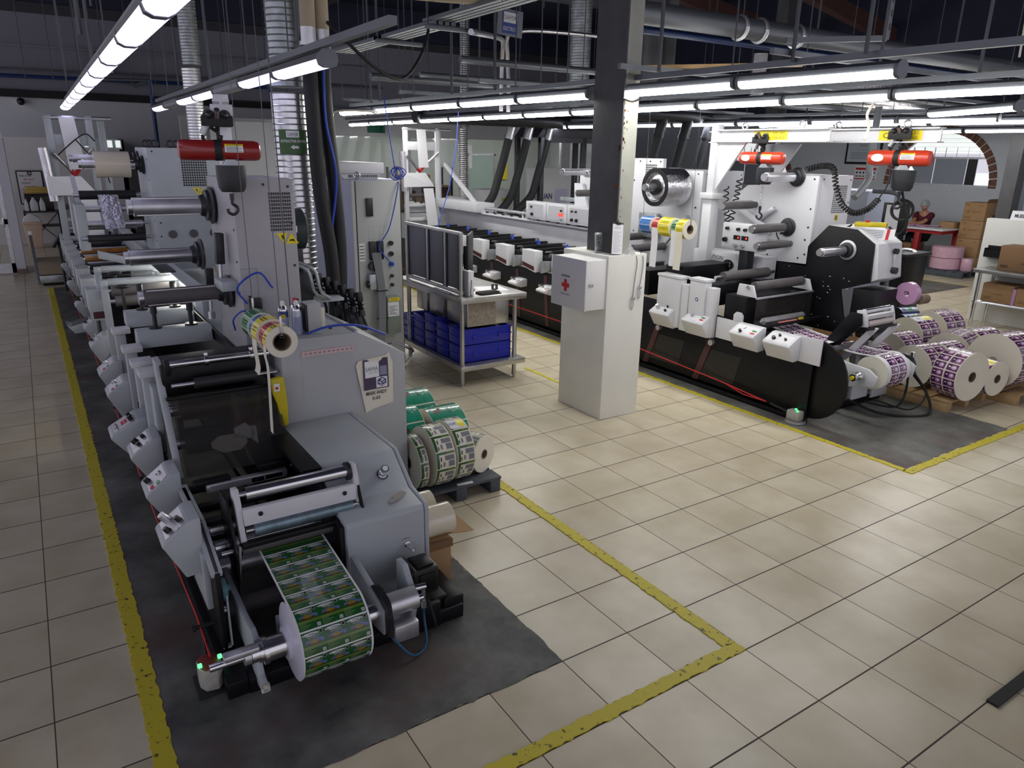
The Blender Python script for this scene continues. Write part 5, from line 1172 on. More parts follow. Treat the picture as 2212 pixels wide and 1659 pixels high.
MB().prism([(1.95, 4.44), (1.965, 4.425), (2.245, 4.80), (2.23, 4.815)], 'z', 1.14, 1.68, .003).build('screen_housing', 'plast', mn); MB().prism([(2.02, 4.55), (2.16, 4.73), (2.13, 4.76), (1.99, 4.58)], 'z', 1.25, 1.55, .006).build('rear_shell', 'plast', mn)
MB().box(2.06, 2.09, 4.66, 4.72, 1.03, 1.25, .005).box(1.99, 2.18, 4.64, 4.82, 1.02, 1.035, .004).build('stand', 'plast', mn)
kb = thing('keyboard', 'black keyboard on the near edge of the steel bench', 'keyboard', (2.15, 4.45, 1.02))
MB().prism([(2.10, 1.021), (2.36, 1.021), (2.36, 1.032), (2.10, 1.045)], 'y', 4.36, 4.50, .003).build('key_tray', 'plast', kb)
b = MB()
for i in range(13):
    for j in range(4): b.box(2.115+.018*i, 2.129+.018*i, 4.375+.03*j, 4.395+.03*j, 1.036, 1.048)
b.build('keys', 'ink', kb)
pc = tag(MB().box(1.93, 2.0, 4.36, 4.62, 1.021, 1.30, .006).build('computer_box', 'white', at=(1.96, 4.5, 1.02)), 'white computer box beside the keyboard on the steel bench', 'computer')
tag(MB().prism([(2.22, 4.55), (2.55, 4.48), (2.60, 4.80), (2.27, 4.86)], 'z', 1.0205, 1.0225).build('paper_sheet', 'paper', at=(2.4, 4.6, 1.02)), 'white paper sheets spread on the steel bench', 'paper')
lo = thing('magnifier_loupe', 'small black folding magnifier standing on the papers', 'magnifier', (2.42, 4.6, 1.023))
MB().box(2.39, 2.45, 4.58, 4.63, 1.023, 1.03, .002).box(2.39, 2.45, 4.58, 4.63, 1.075, 1.085, .002).build('lens_plate', 'plast', lo); MB().box(2.39, 2.395, 4.58, 4.63, 1.03, 1.075).box(2.445, 2.45, 4.58, 4.63, 1.03, 1.075).build('folding_leg', 'plast', lo)
tag(MB().pipe([(2.0, 4.38, 1.03), (1.94, 4.33, 1.05), (1.97, 4.36, 1.2), (2.03, 4.48, 1.26)], .004, 6, 6).build('cable', 'rub', at=(1.98, 4.4, 1.03)), 'thin black cable drooping from the monitor on the bench', 'cable')
tag(MB().box(1.82, 1.855, 4.6, 5.0, 1.0205, 1.035, .004).build('marker_strip', 'paper', at=(1.84, 4.8, 1.02)), 'white cable strip along the bench edge under the screen board', 'cable strip')
def crate(lab, x0, x1, y0, y1, z0, h, grp):
    c = thing('plastic_crate', lab, 'crate', ((x0+x1)/2, (y0+y1)/2, z0), grp)
    t = .012; b = MB().box(x0, x1, y0, y1, z0, z0+.012)
    for a in ((x0, x1, y0, y0+t), (x0, x1, y1-t, y1), (x0, x0+t, y0, y1), (x1-t, x1, y0, y1)): b.box(*a, z0, z0+h, .003)
    for z in (z0+h-.02, z0+h*.5-.006): b.box(x0-.01, x1+.01, y0-.01, y0, z, z+.014, .003).box(x0-.01, x0, y0, y1, z, z+.014, .003)
    for k in (.25, .75): b.box(x0+(x1-x0)*k-.015, x0+(x1-x0)*k+.015, y0-.014, y0, z0+h*.38, z0+h*.62, .003)
    b.build('crate_shell', 'blue', c)
    b = MB().box(x0+.02, x1-.02, y0+.02, y1-.02, z0+.02, z0+h-.045); b.m = 1
    for k in range(2): b.box(x0+.12+.25*k, x0+.28+.25*k, y0+.1, y0+.2, z0+h-.045, z0+h-.043)
    b.build('stored_plates', ['bluedk', 'inkgrey'], c)
NC_ = ['nearest', 'second', 'third', 'fourth', 'fifth']
for i in range(5):
    y0 = 4.40+.31*i; hh = (.20, .20, .22, .19, .16)[i]
    crate('blue crate, %s along the bench undershelf, lower one of its pair' % NC_[i], 1.86, 2.52, y0, y0+.295, .246, hh, 'blue crates under the steel bench')
    crate('blue crate, %s along the bench undershelf, stacked on top' % NC_[i], 1.86, 2.52, y0, y0+.295, .246+hh+.002, hh*.95, 'blue crates under the steel bench')

# ================================================================== pallet with label rolls behind the grey cabinet
def pallet(lab, x0, x1, y0, y1, h, m, along='x', name='pallet'):
    p = thing(name, lab, 'pallet', ((x0+x1)/2, (y0+y1)/2, 0))
    n = 6; w_ = (y1-y0)/(n+.0)
    for i in range(n): MB().box(x0, x1, y0+w_*i, y0+w_*i+w_*.86, h-.022, h, .003).build('deck_board', m, p)
    for k in (0, .5, 1.):
        xx = x0+.05+(x1-x0-.10)*k; MB().box(xx-.045, xx+.045, y0+.005, y1-.005, .0, h-.022, .004).build('stringer', m, p)
    return p
pallet('dark grey pallet carrying green and teal label rolls', .095, .80, 1.87, 2.95, .125, 'gpal')
pg = 'label rolls on the dark grey pallet'
label_roll('narrow green and white label roll squeezed against the grey cabinet', pg, (.135, 2.06, .125+.205), .205, .07, 'grey')
label_roll('green and white label roll, left of the tagged pair', pg, (.29, 2.05, .125+.232), .232, .16, 'grey', note=False)
label_roll('green and white label roll with a yellow and white tag on top', pg, (.47, 2.07, .125+.236), .236, .15, 'grey', note=True)
label_roll('green and white label roll turned with its plain side to the front', pg, (.69, 2.09, .125+.150), .150, .17, 'grey', rot=-1.12, core=.038)
label_roll('teal label roll behind the tagged green roll, nearest of the teal ones', pg, (.56, 2.42, .125+.225), .225, .30, 'teal')
label_roll('teal label roll beside the grey cabinet edge', pg, (.24, 2.50, .125+.235), .235, .26, 'teal')
label_roll('teal label roll at the back of the dark pallet', pg, (.50, 2.86, .125+.235), .235, .30, 'teal')
tag(MB().prism([(.42, 1.89), (.55, 1.875), (.56, 1.91), (.43, 1.925)], 'z', .126, .128).build('paper_slip', 'paper', at=(.48, 1.9, .126)), 'paper slip lying on the front board of the dark pallet', 'paper slip')
# cream rolls in an open carton beside the console
ct = thing('open_carton', 'open cardboard carton with two clear film rolls beside the grey console', 'box', (-.24, 1.12, 0))
MB().box(-.33+.015, -.13, .98, 1.30, .0, .30, .003).build('carton_body', 'card', ct)
MB().prism([(-.13, .30), (.06, .27), (.0, .275), (-.13, .305)], 'y', 1.02, 1.34).build('carton_flap', 'card', ct); MB().prism([(-.31, .30), (-.13, .30), (-.13, .25), (-.31, .25)], 'y', .955, .978).build('carton_flap', 'carddk', ct)
for (y, z, l) in ((1.06, .395, 'cream clear-film roll lying on the open carton, nearer one'), (1.25, .40, 'cream clear-film roll lying on the open carton, farther one')):
    tag(MB().ring((-.325, y, z), (-.10 if y < 1.1 else -.13, y, z), .095, .038, 32).build('film_roll', 'clear', at=(-.2, y, z)), l, 'film roll', 'film rolls on the open carton')

# ================================================================== coloured tape rolls on hanging bars
def tape(lab, grp, c, r, w, m, ri=.05, strip=0., words=('PARO', 'TARJETA')):
    c = Vector(c)
    t = thing('label_tape_roll', lab, 'tape roll', c, grp)
    b = MB().ring(c, c+Vector((0, w, 0)), r, ri, 40)
    P = lambda u, v, n=0.: Vector((c.x-(r+n)*math.sin(-v/r), c.y+u, c.z+(r+n)*math.cos(v/r)))
    k = 0
    for i in range(-6, 7):
        v = i*.075
        if abs(v) > PI*r*.98: continue
        rect(b, lambda a, d: P(a, d, .0006), .006, w-.006, v+.003, v+.071, 1, 1, 6)
        if w > .04:
            for q, (tt, dv) in enumerate(((words[0], .05), (words[1], .03))): text(b, tt, lambda a, d: P(d_(a), d, .0012) if 0 else P(a, d, .0012), w/2, v+dv, w=w*.72, h=.012, m=2, bold=.02)
    b.build('wound_labels', ['cream', m, 'ink' if m != 'lblue' else 'inkblue'], t)
    MB().ring(c-Vector((0, .001, 0)), c+Vector((0, w+.001, 0)), ri+.001, ri-.006, 28).build('core_tube', 'core', t)
    if strip:
        s = MB(); ws = w*.9
        pts = [(c.x-r*.98, c.z-.02), (c.x-r*1.0, c.z-.08), (c.x-r*.9, c.z-.18), (c.x-r*1.0, c.z-.18-strip)]
        pts = [(p.x, p.z) for p in catmull([Vector((a, 0, d)) for a, d in pts], 5)]
        for (a, d), (e, f) in zip(pts, pts[1:]): s._add([(a, c.y+.005, d), (a, c.y+ws, d), (e, c.y+ws, f), (e, c.y+.005, f)], [[0, 1, 2, 3]])
        s.build('loose_liner', 'paper' if m != 'lyel' else 'cream', t)
    return t
def tape_bar(base, y, specs, grp, lab, top):
    x, z = base
    r_ = thing('hanging_bar', lab, 'hanging bar', (x, y, z+.05))
    L = sum(s[2] for s in specs)+.02
    zb = z+.038
    MB().ring((x, y-.012, zb), (x, y+L+.02, zb), .014, .009, 16).build('tube', 'dark', r_)
    for yy in (y-.006, y+L+.012): MB().cyl((x, yy, zb+.01), (x-.02, yy, top), .0022, n=6).build('hanging_wire', 'wire', r_); MB().box(x-.006, x+.006, yy-.003, yy+.003, zb, zb+.11, .001).build('wire_hook', 'steel', r_)
    yy = y
    for l, m, w, r, st in specs: tape(l, grp, (x, yy, z), r, w-.004, m, .052, st); yy += w
tape_bar((-.91, 1.508), 1.5, [('white and yellow tape roll, nearest on the bar over the left press', 'lyel', .075, .090, .36), ('red printed tape roll on the bar over the left press', 'lred', .105, .083, 0), ('big yellow printed tape roll on the bar over the left press', 'lyel', .125, .095, .05), ('blue tape roll on the bar over the left press', 'lblue', .095, .084, 0), ('green tape roll, farthest on the bar over the left press', 'lgrn', .16, .090, 0)], 'tape rolls over the left press', 'steel tube on wires holding five tape rolls over the left press', 5.2)
tape_bar((4.30, 1.74), 3.42, [('white and yellow tape roll, nearest on the bar over the black press', 'lyel', .13, .112, .28), ('green printed tape roll on the bar over the black press', 'lgrn', .09, .09, .25), ('big yellow printed tape roll on the bar over the black press', 'lyel', .20, .112, 0), ('red printed tape roll on the bar over the black press', 'lred', .13, .085, .3), ('blue printed tape roll, farthest on the bar over the black press', 'lblue', .20, .10, 0)], 'tape rolls over the black press', 'steel tube on wires holding five tape rolls over the black press', 4.6)

# ================================================================== spray cans and grey box on the tall cabinet
def can(lab, x, y, z, cap, logo):
    c = thing('spray_can', lab, 'spray can', (x, y, z), 'spray cans on the tall grey cabinet')
    MB().lathe((x, y, z), (0, 0, 1), [(.031, 0), (.033, .004), (.033, .15), (.030, .16)], 24).build('can_body', mat('can_blue', s2l(60, 66, 120), .35, .3) if logo else mat('can_white', s2l(190, 194, 210), .35, .3), c)
    MB().lathe((x, y, z+.16), (0, 0, 1), [(.032, 0), (.03, .012), (.018, .03), (.014, .033)], 22).build('shoulder', 'chrome', c)
    MB().lathe((x, y, z+.19), (0, 0, 1), [(.014, 0), (.013, .03), (.008, .035)], 16).build('nozzle', cap, c)
    P = lambda u, v: Vector((x+.0336*math.sin(u/.033), y-.0336*math.cos(u/.033), z+v))
    b = MB(); rect(b, P, -.03, .03, .02, .12, 0, 6, 1)
    if logo: oval(b, lambda u, v: P(u, v)-Vector((0, .001, 0)), -.012, .125, .02, .014, 1); text(b, 'WD', lambda u, v: P(u, v)-Vector((0, .002, 0)), -.012, .125, h=.011, m=2)
    for k in range(5): rect(b, lambda u, v: P(u, v)-Vector((0, .001, 0)), -.024, .02-.01*(k % 2), .03+.014*k, .036+.014*k, 2)
    b.build('can_label', [mat('can_lilac', s2l(150, 156, 190), .5), 'sticker', 'inkblue'], c)
can('blue spray can with white nozzle behind the hanging tape rolls', -.70, 2.20, 1.376, 'paper', True)
can('white spray can with white nozzle behind the hanging tape rolls', -.62, 2.17, 1.376, 'paper', False)
can('spray can with red cap, behind the white nozzle can', -.60, 2.26, 1.376, 'inkred', False)
gb = thing('grey_control_box', 'grey steel box with recessed face standing on the tall press cabinet', 'control box', (-.5, 2.2, 1.376))
MB().box(-.56, -.47, 2.12, 2.24, 1.376, 1.58, .005).build('case', 'cgrey', gb); MB().box(-.575, -.56, 2.13, 2.23, 1.39, 1.57, .004).build('recessed_face', 'dark', gb); MB().box(-.468, -.44, 2.14, 2.17, 1.40, 1.54, .004).build('side_switch', 'cream', gb)
tag(MB().pipe([(-.60, 2.05, 1.40), (-.45, 2.02, 1.44), (-.25, 2.03, 1.42), (-.05, 2.06, 1.33)], .008, 8, 7).build('air_hose', 'bcable', at=(-.3, 2.04, 1.4)), 'blue air hose lying across the top of the tall press cabinet', 'hose')
# office chair squeezed between cabinet and press
ch = thing('office_chair', 'black office chair half hidden between grey cabinet and electrical cabinet', 'chair', (.66, 3.85, 0))
MB().lathe((.66, 3.85, .5), (0, 0, 1), [(.20, 0), (.23, .02), (.23, .06), (.18, .085)], 24).build('seat', 'vinyl', ch)
MB().prism([(.30, .78), (.34, 1.10), (.40, 1.14), (.45, 1.05), (.42, .80)], 'y', 3.68, 4.02, .02).build('backrest', 'vinyl', ch)
MB().pipe([(.50, 3.85, .52), (.38, 3.85, .60), (.37, 3.85, .85)], .018, 8, 5).build('back_bar', 'rub', ch)
MB().cyl((.66, 3.85, .08), (.66, 3.85, .5), .03, n=14).build('gas_column', 'plast', ch)
for k in range(5):
    a = k*2*PI/5+.4; p = (.66+.27*math.cos(a), 3.85+.27*math.sin(a))
    o = MB().obox((.66, 3.85, .10), (p[0], p[1], .07), .045, .03, .005).build('base_leg', 'plast', ch); MB().sph((p[0], p[1], .03), .03, 12).build('caster', 'plast', o)
MB().pipe([(.82, 3.7, .55), (.90, 3.62, .70), (.88, 3.75, .73), (.84, 4.0, .72), (.80, 4.0, .56)], .014, 8, 6).build('armrest', 'chrome', ch)

# ================================================================== chain hoists
def hoist(lab, p, ax, s=1., m='orange', chain=.12, grp=None, mirror=1):
    p = Vector(p); ax = Vector(ax).normalized(); sd = Vector((-ax.y, ax.x, 0)); Z = Vector((0, 0, 1))
    h = thing('chain_hoist', lab, 'chain hoist', p, grp)
    L, r = .27*s, .068*s
    o = MB().lathe(p-ax*L, ax, [(r*.55, 0), (r*.9, .012*s), (r, .04*s), (r, L*2-.04*s), (r*.9, L*2-.012*s), (r*.55, L*2)], 32).build('hoist_body', m, h)
    MB().lathe(p-ax*.035*s, ax, [(r*1.03, 0), (r*1.03, .05*s)], 32).build('body_band', 'rub', o)
    n_ = (-sd if sd.y > 0 or (abs(sd.y) < .1 and sd.x > 0) else sd)
    P = lambda u, v: p+ax*u+n_*(r*1.015*math.cos(v/r))+Z*(r*1.015*math.sin(v/r))
    b = MB(); rect(b, P, .03*s, .15*s, -.012*s, .03*s, 0, 1, 5); rect(b, P, .03*s, .15*s, .03*s, .045*s, 1, 1, 2); text(b, 'CAUTION', lambda u, v: p+ax*u+n_*(r*1.025*math.cos(v/r))+Z*(r*1.025*math.sin(v/r)), .09*s, .0375*s, w=.09*s, h=.009*s, m=2)
    for k in range(4): rect(b, lambda u, v: p+ax*u+n_*(r*1.025*math.cos(v/r))+Z*(r*1.025*math.sin(v/r)), .04*s, (.14-.02*(k % 2))*s, (-.006+.009*k)*s, (-.003+.009*k)*s, 2)
    b.build('caution_label', ['paper', 'sticker', 'ink'], o)
    if grp:
        b = MB(); e = p-ax*(L*.62); oval(b, lambda u, v: e+ax*u+n_*(r*1.03*math.cos(v/r))+Z*(r*1.03*math.sin(v/r)), 0, 0, .055*s, .034*s, 0, 20); b.build('maker_label', ['paper'], o)
    # suspension and trolley
    MB().torus(p+Z*(r+.03*s), ax, .035*s, .012*s, 16, 8).build('lifting_eye', 'dark', h)
    b = MB().cyl(p+Z*(r+.05*s)-sd*.0, p+Z*.17*s-sd*.06*s, .013*s, n=10).cyl(p+Z*(r+.05*s), p+Z*.17*s+sd*.06*s, .013*s, n=10).cyl(p+Z*(r+.05*s), p+Z*.18*s-ax*.09*s, .012*s, n=10); b.build('suspension_arm', 'rub', h)
    for k in (-1, 1):
        for q in (-.05, .05):
            c = p+Z*.225*s+sd*.055*s*k+ax*q*s; MB().lathe(c, sd*k, [(.038*s, 0), (.038*s, .012*s), (.026*s, .014*s), (.02*s, .04*s), (.008*s, .055*s)], 16).build('trolley_wheel', 'dark', h)
        MB().obox(p+Z*.19*s+sd*.075*s*k-ax*.10*s, p+Z*.19*s+sd*.075*s*k+ax*.10*s, .014*s, .07*s, .004).build('trolley_plate', 'rub', h)
        MB().cyl(p+Z*.215*s+sd*.08*s*k, p+Z*.26*s+sd*.13*s*k, .018*s, n=12).build('trolley_bolt', 'steel', h)
    MB().cyl(p-ax*.10*s+Z*.10*s, p-ax*.05*s+Z*.20*s, .026*s, n=14).build('control_plug', 'zinc', h)
    MB().pipe([p-ax*.10*s+Z*.10*s, p-ax*.09*s+Z*.06*s, p+Z*.05*s, p+ax*.02*s+Z*.1*s], .012*s, 8, 5).build('control_cable', 'rub', h)
    # chain container and hook
    c = p+ax*.06*s
    MB().prism([(-.07*s, -.115*s), (.07*s, -.115*s), (.03*s, -.06*s), (-.03*s, -.06*s)], 'y', -.05*s, .05*s).build('bag_hanger', 'zinc', h).matrix_parent_inverse = h.matrix_basis.inverted() @ Matrix.Translation(c) @ Matrix.Rotation(math.atan2(ax.y, ax.x), 4, 'Z')
    q = MB().lathe((0, 0, -.10*s), (0, 0, -1), [(.10*s, 0), (.10*s, .08*s), (.092*s, .15*s), (.075*s, .18*s), (.0, .183*s)], 20); q.v = [tuple(c+ax*v[0]+sd*v[1]*.72+Z*v[2]) for v in q.v]
    q.build('chain_bag', 'vinyl', h)
    hk = c-ax*.01*s-Z*(.30*s+chain)
    if chain > .05: 
        k_ = MB()
        for i in range(int(chain/.022)): k_.torus(c-ax*.01*s-Z*(.29*s+.022*i), ax if i % 2 else sd, .012*s, .0035*s, 10, 5)
        k_.build('load_chain', 'steel', h)
    o = MB().cyl(hk+Z*.03*s, hk-Z*.015*s, .016*s, n=12).build('hook_block', 'dark', h)
    MB().pipe([hk-Z*.01*s, hk-Z*.04*s, hk-Z*.065*s+ax*.03*s, hk-Z*.095*s+ax*.028*s, hk-Z*.115*s, hk-Z*.10*s-ax*.03*s, hk-Z*.075*s-ax*.035*s], .011*s, 8, 5).build('hook', 'dark', o)
    return h
hoist('red electric chain hoist over the left press', (-.905, 2.6, 2.525), (.98, -.16, 0), .92, 'red', .02)
hoist('orange chain hoist on the farther beam, nearer the foil roll', (5.0, 3.10, 2.53), (.12, -1, 0), 1., 'orange', .25, 'orange hoists over the black press')
hoist('orange chain hoist on the right beam end, by the arched window', (5.36, 1.72, 2.555), (.12, -1, 0), 1.12, 'orange', .02, 'orange hoists over the black press')
def ibeam(mb, x, y0, y1, z0, z1, w=.10):
    mb.box(x-w/2, x+w/2, y0, y1, z1-.014, z1).box(x-w/2, x+w/2, y0, y1, z0, z0+.014).box(x-.008, x+.008, y0, y1, z0+.014, z1-.014); return mb
jb = thing('jib_crane', 'white jib beam seen end on above the red hoist', 'jib crane', (-.875, 3.9, 0))
jR = Matrix.Translation((-.875, 2.58, 0)) @ Matrix.Rotation(-.215, 4, 'Z')
def jx(mb): mb.v = [tuple(jR @ Vector(v)) for v in mb.v]; return mb
jx(ibeam(MB(), 0, 0, 1.7, 2.70, 2.83)).build('beam', 'white', jb); jx(MB().box(-.065, .065, -.025, 0, 2.725, 2.80, .004)).build('end_stop', 'white', jb)
MB().box(-.60, -.50, 4.0, 4.1, .05, 2.95, .006).build('post', 'white', jb)
for lab, x, y0, y1, px_, py_ in (('white jib crane whose post stands behind the purple tape rolls, beam ending short', 5.0, 2.28, 3.82, 5.0, 3.78), ('white jib crane on a second post, beam reaching towards the arched window', 5.38, 1.36, 4.2, 5.95, 3.75)):
    j = thing('jib_crane', lab, 'jib crane', (px_, py_, 0), 'white jib cranes over the black press')
    ibeam(MB(), x, y0, y1, 2.70, 2.84, .12).build('beam', 'white', j)
    if px_ != x: MB().box(x, px_, py_-.05, py_+.05, 2.72, 2.82, .004).build('cross_arm', 'white', j)
    MB().box(px_-.07, px_+.07, py_-.07, py_+.07, 0, 2.1, .008).box(px_-.05, px_+.05, py_-.05, py_+.05, 2.1, 2.9, .006).build('post', 'white', j)
    MB().box(px_-.10, px_+.10, py_-.10, py_+.10, 2.05, 2.12, .006).build('post_collar', 'white', j)
    MB().prism([(py_-.05, 2.70), (py_-.45, 2.70), (py_-.05, 2.15)], 'x', px_-.015, px_+.015).build('gusset', 'white', j)
    P = flat((x-.01, y0+.5, 2.735), (0, -1, 0), (0, 0, 1), .002)
    P = flat((x-.009, y0+(.62 if x > 5.2 else .95), 2.725), (0, -1, 0), (0, 0, 1), .002); b = MB(); rect(b, P, 0, .44, -.002, .092, 0); Q = lambda u, v: P(u, v)-Vector((.001, 0, 0)); text(b, 'CAP.', Q, .13, .045, w=.17, h=.05, m=1); text(b, '300 LBS.', Q, .33, .068, w=.17, h=.028, m=1); text(b, '136 KG.', Q, .33, .022, w=.16, h=.028, m=1); b.build('capacity_label', ['sticker', 'ink'], j)
    for yy in (y0+.35, y0+1.1): MB().torus((x, yy, 2.875), (1, 0, 0), .035, .011, 16, 8).build('eye_bolt', 'alu', j)
# coiled leads
def coil(lab, P, R, turns, r=.008, m='rub'):
    C = catmull(P, 10); n = turns*10; out = []
    for i in range(n+1):
        t = i/n*(len(C)-1); k = min(int(t), len(C)-2); c = C[k]+(C[k+1]-C[k])*(t-k); d = (C[k+1]-C[k]).normalized(); u, v = frame(d)
        a = 2*PI*i/10; out.append(c+u*R*math.cos(a)+v*R*math.sin(a))
    return tag(MB().pipe(out, r, 6).build('coiled_cable', m, at=tuple(P[0])), lab, 'coiled cable')
coil('black coiled cable sagging in front of the perforated tower', [(5.25, 2.68, 2.42), (5.25, 2.50, 2.46), (5.25, 2.36, 2.44), (5.25, 2.30, 2.26), (5.25, 2.20, 2.08), (5.25, 2.05, 2.0), (5.25, 1.90, 2.05), (5.25, 1.80, 2.16)], .026, 40, .0085)
tag(MB().pipe([(5.25, 1.80, 2.16), (5.28, 1.74, 2.35), (5.32, 1.80, 2.62), (5.36, 1.75, 2.75)], .008, 6, 5).build('control_cable', 'rub', at=(5.3, 1.75, 2.4)), 'black lead from the coiled cable up to the right hoist', 'cable')
coil('black coiled cable hanging left of the farther orange hoist', [(4.98, 3.55, 2.2), (4.95, 3.5, 2.0), (4.95, 3.45, 1.8), (4.95, 3.42, 1.6)], .03, 9)
coil('black coiled cable hanging under the farther orange hoist', [(5.0, 3.38, 2.3), (4.98, 3.38, 2.1), (4.96, 3.40, 1.9), (4.95, 3.42, 1.62)], .03, 11)
pd = thing('hoist_pendant', 'yellow hoist pendant control with paper tag lying on the white gearbox', 'pendant control', (5.5, 2.0, 1.86))
MB().obox((5.42, 2.12, 1.875), (5.52, 1.82, 1.885), .07, .05, .01).build('pendant_body', 'yel', pd); MB().cyl((5.45, 2.0, 1.90), (5.45, 2.0, 1.925), .022, n=14).build('stop_button', 'inkred', pd)
P = flat((5.40, 2.05, 1.85), (.28, -.95, 0), (-.2, 0, -1), .002); b = MB(); rect(b, P, .0, .36, 0, .11, 0); rect(b, lambda u, v: P(u, v)-Vector((.003, 0, 0)), .28, .31, 0, .11, 1)
for k in range(5): rect(b, lambda u, v: P(u, v)-Vector((.003, 0, 0)), .03, .25, .02+.017*k, .026+.017*k, 2)
b.build('paper_tag', ['paper', 'inkred', 'inkgrey'], pd)
MB().pipe([(5.40, 2.14, 1.87), (5.36, 2.2, 1.80), (5.34, 2.15, 1.70), (5.37, 2.05, 1.72)], .01, 8, 6).build('cable', 'rub', pd)
MB().pipe([(5.52, 1.80, 1.87), (5.55, 1.70, 1.80), (5.52, 1.62, 1.95), (5.46, 1.68, 2.2), (5.40, 1.72, 2.45)], .012, 8, 6).build('cable', 'rub', pd)
MB().torus((5.50, 1.68, 2.05), (1, .5, 0), .10, .013, 24, 8).torus((5.505, 1.68, 2.045), (1, .45, .1), .095, .013, 24, 8).build('cable_loop', 'rub', pd)

# ================================================================== pallets and purple rolls on the right
pallet('pale wooden pallet carrying purple label rolls', 5.80, 6.64, .99, 2.25, .125, 'wood')
g2 = 'purple label rolls on the pale pallet'
label_roll('purple label roll at the front of the pale pallet, plain side towards aisle', g2, (6.03, 1.05, .125+.262), .262, .28, 'purple', rot=-1.73, core=.055)
label_roll('small purple label roll at the front right corner of the pale pallet', g2, (6.47, .99, .125+.19), .19, .28, 'purple', rot=-1.73, core=.048, note=True)
label_roll('purple label roll with broad cream face, directly behind the front one', g2, (6.12, 1.50, .125+.235), .235, .34, 'purple', rot=-.12)
label_roll('purple label roll behind the small one, its cream side hidden', g2, (6.47, 1.46, .125+.235), .235, .32, 'purple', rot=-.05)
label_roll('purple label roll with cream face at the back of the pale pallet', g2, (6.46, 1.97, .125+.235), .235, .34, 'purple', rot=-.1, note=False)
label_roll('low purple label roll at the back left of the pale pallet', g2, (6.02, 2.02, .125+.19), .19, .3, 'purple', rot=-.05)
pallet('wooden pallet at the right picture edge carrying the huge cream-faced roll', 6.70, 7.95, .72, 1.8, .125, 'wood')
g3 = 'purple label rolls on the pallet at the right edge'
label_roll('huge purple label roll with plain cream face on the right edge pallet', g3, (6.92, 1.02, .125+.305), .305, .40, 'purple', rot=-.12)
label_roll('purple label roll lying behind the huge one on the right edge pallet', g3, (7.0, 1.60, .125+.25), .25, .40, 'purple', rot=.15)
label_roll('purple label roll right of the huge one at the picture edge', g3, (7.42, 1.05, .125+.25), .25, .36, 'purple', rot=-.1)
label_roll('purple label roll lying at the back right of the edge pallet', g3, (7.50, 1.58, .125+.24), .24, .4, 'purple', rot=-.15)
pallet('wooden pallet behind the others, carrying two farther purple rolls', 7.1, 8.4, 1.95, 2.62, .125, 'wood')
label_roll('tagged purple label roll on the pallet behind, left of its pair', 'purple label rolls on the rear pallet', (7.36, 2.28, .125+.25), .25, .36, 'purple', rot=-.1, note=True)
label_roll('purple label roll on the pallet behind, right of its pair', 'purple label rolls on the rear pallet', (7.98, 2.3, .125+.26), .26, .40, 'purple', rot=-.1)
cr = thing('cardboard_tray', 'open cardboard tray of blue and green film rolls behind the purple rolls', 'box', (8.5, 3.2, 0))
b = MB().box(7.55, 9.55, 2.66, 3.85, 0, .02)
for a in ((7.55, 9.55, 2.66, 2.672), (7.55, 9.55, 3.838, 3.85), (7.55, 7.562, 2.66, 3.85), (9.538, 9.55, 2.66, 3.85)): b.box(*a, 0, .14)
b.build('tray', 'card', cr)
g4 = 'blue and green film rolls in the cardboard tray'
for l, x, y, r in (('front left', 7.78, 3.05, .165), ('front middle', 8.25, 2.90, .17), ('middle', 8.75, 3.10, .17), ('back left', 8.55, 3.55, .17), ('back right', 9.25, 3.45, .165)):
    label_roll('blue and green film roll with dark side, %s of the tray' % l, g4, (x, y, .022+r), r, .34, 'blue', rot=-.15 if 0 else PI-.25, side='dark')
label_roll('purple and green film roll standing alone behind the tray', g4, (8.9, 4.2, .22), .22, .12, 'blue', rot=.9)
tag(MB().prism([(5.95, 2.56), (6.25, 2.5), (6.30, 2.75), (6.0, 2.8)], 'z', .0, .30).build('carton', 'card', at=(6.1, 2.65, 0)), 'small carton behind the pale pallet under a purple web offcut', 'box')
b = MB()
def PW_(u, v, n=0.): return Vector((5.92+u*.9+.06*math.sin(v*9), 2.52+v*.9, .345+.05*math.sin(u*9+v*7)+n))
rect(b, PW_, 0, .4, 0, .36, 0, 8, 8); art_purple(b, lambda u, v, n: PW_(u+.2, v+.02, n), .36, 0, .30)
tag(b.build('web_offcut', ART['purple'][1], at=(6.1, 2.6, .36)), 'crumpled purple label web offcut on the small carton', 'web offcut')
tag(MB().box(5.42, 5.72, 1.62, 1.64, .05, .42, .003).build('guard_plate', 'white', at=(5.57, 1.63, .05)), 'white guard plate beside the purple unwind roll', 'guard plate')
# ================================================================== ducts, hoses, trays and pipes under the roof
def duct(lab, x, y, z0, z1, r, m='foilduct', ribs=True, grp=None, name='air_duct', x2=None):
    b = MB(); n = int((z1-z0)/.05) if ribs else 1; prof = []
    if ribs:
        for i in range(n): prof += [(r, i*.05), (r, i*.05+.036), (r*1.04, i*.05+.043)]
        prof.append((r, n*.05))
    else: prof = [(r, 0), (r, z1-z0)]
    d = (0, 0, 1) if x2 is None else ((x2-x)/(z1-z0), 0, 1)
    return tag(b.lathe((x, y, z0), d, prof, 28).build(name, m, at=(x, y, z0)), lab, 'duct', grp)
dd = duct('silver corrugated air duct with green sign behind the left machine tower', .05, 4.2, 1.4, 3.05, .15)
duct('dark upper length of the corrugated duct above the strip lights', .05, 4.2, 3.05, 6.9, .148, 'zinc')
duct('silver corrugated duct behind the red hoist', .75, 12., 1.5, 3.9, .15); duct('grey round duct rising above the red hoist to the roof', .78, 12., 3.9, 7.0, .15, 'zinc', True)
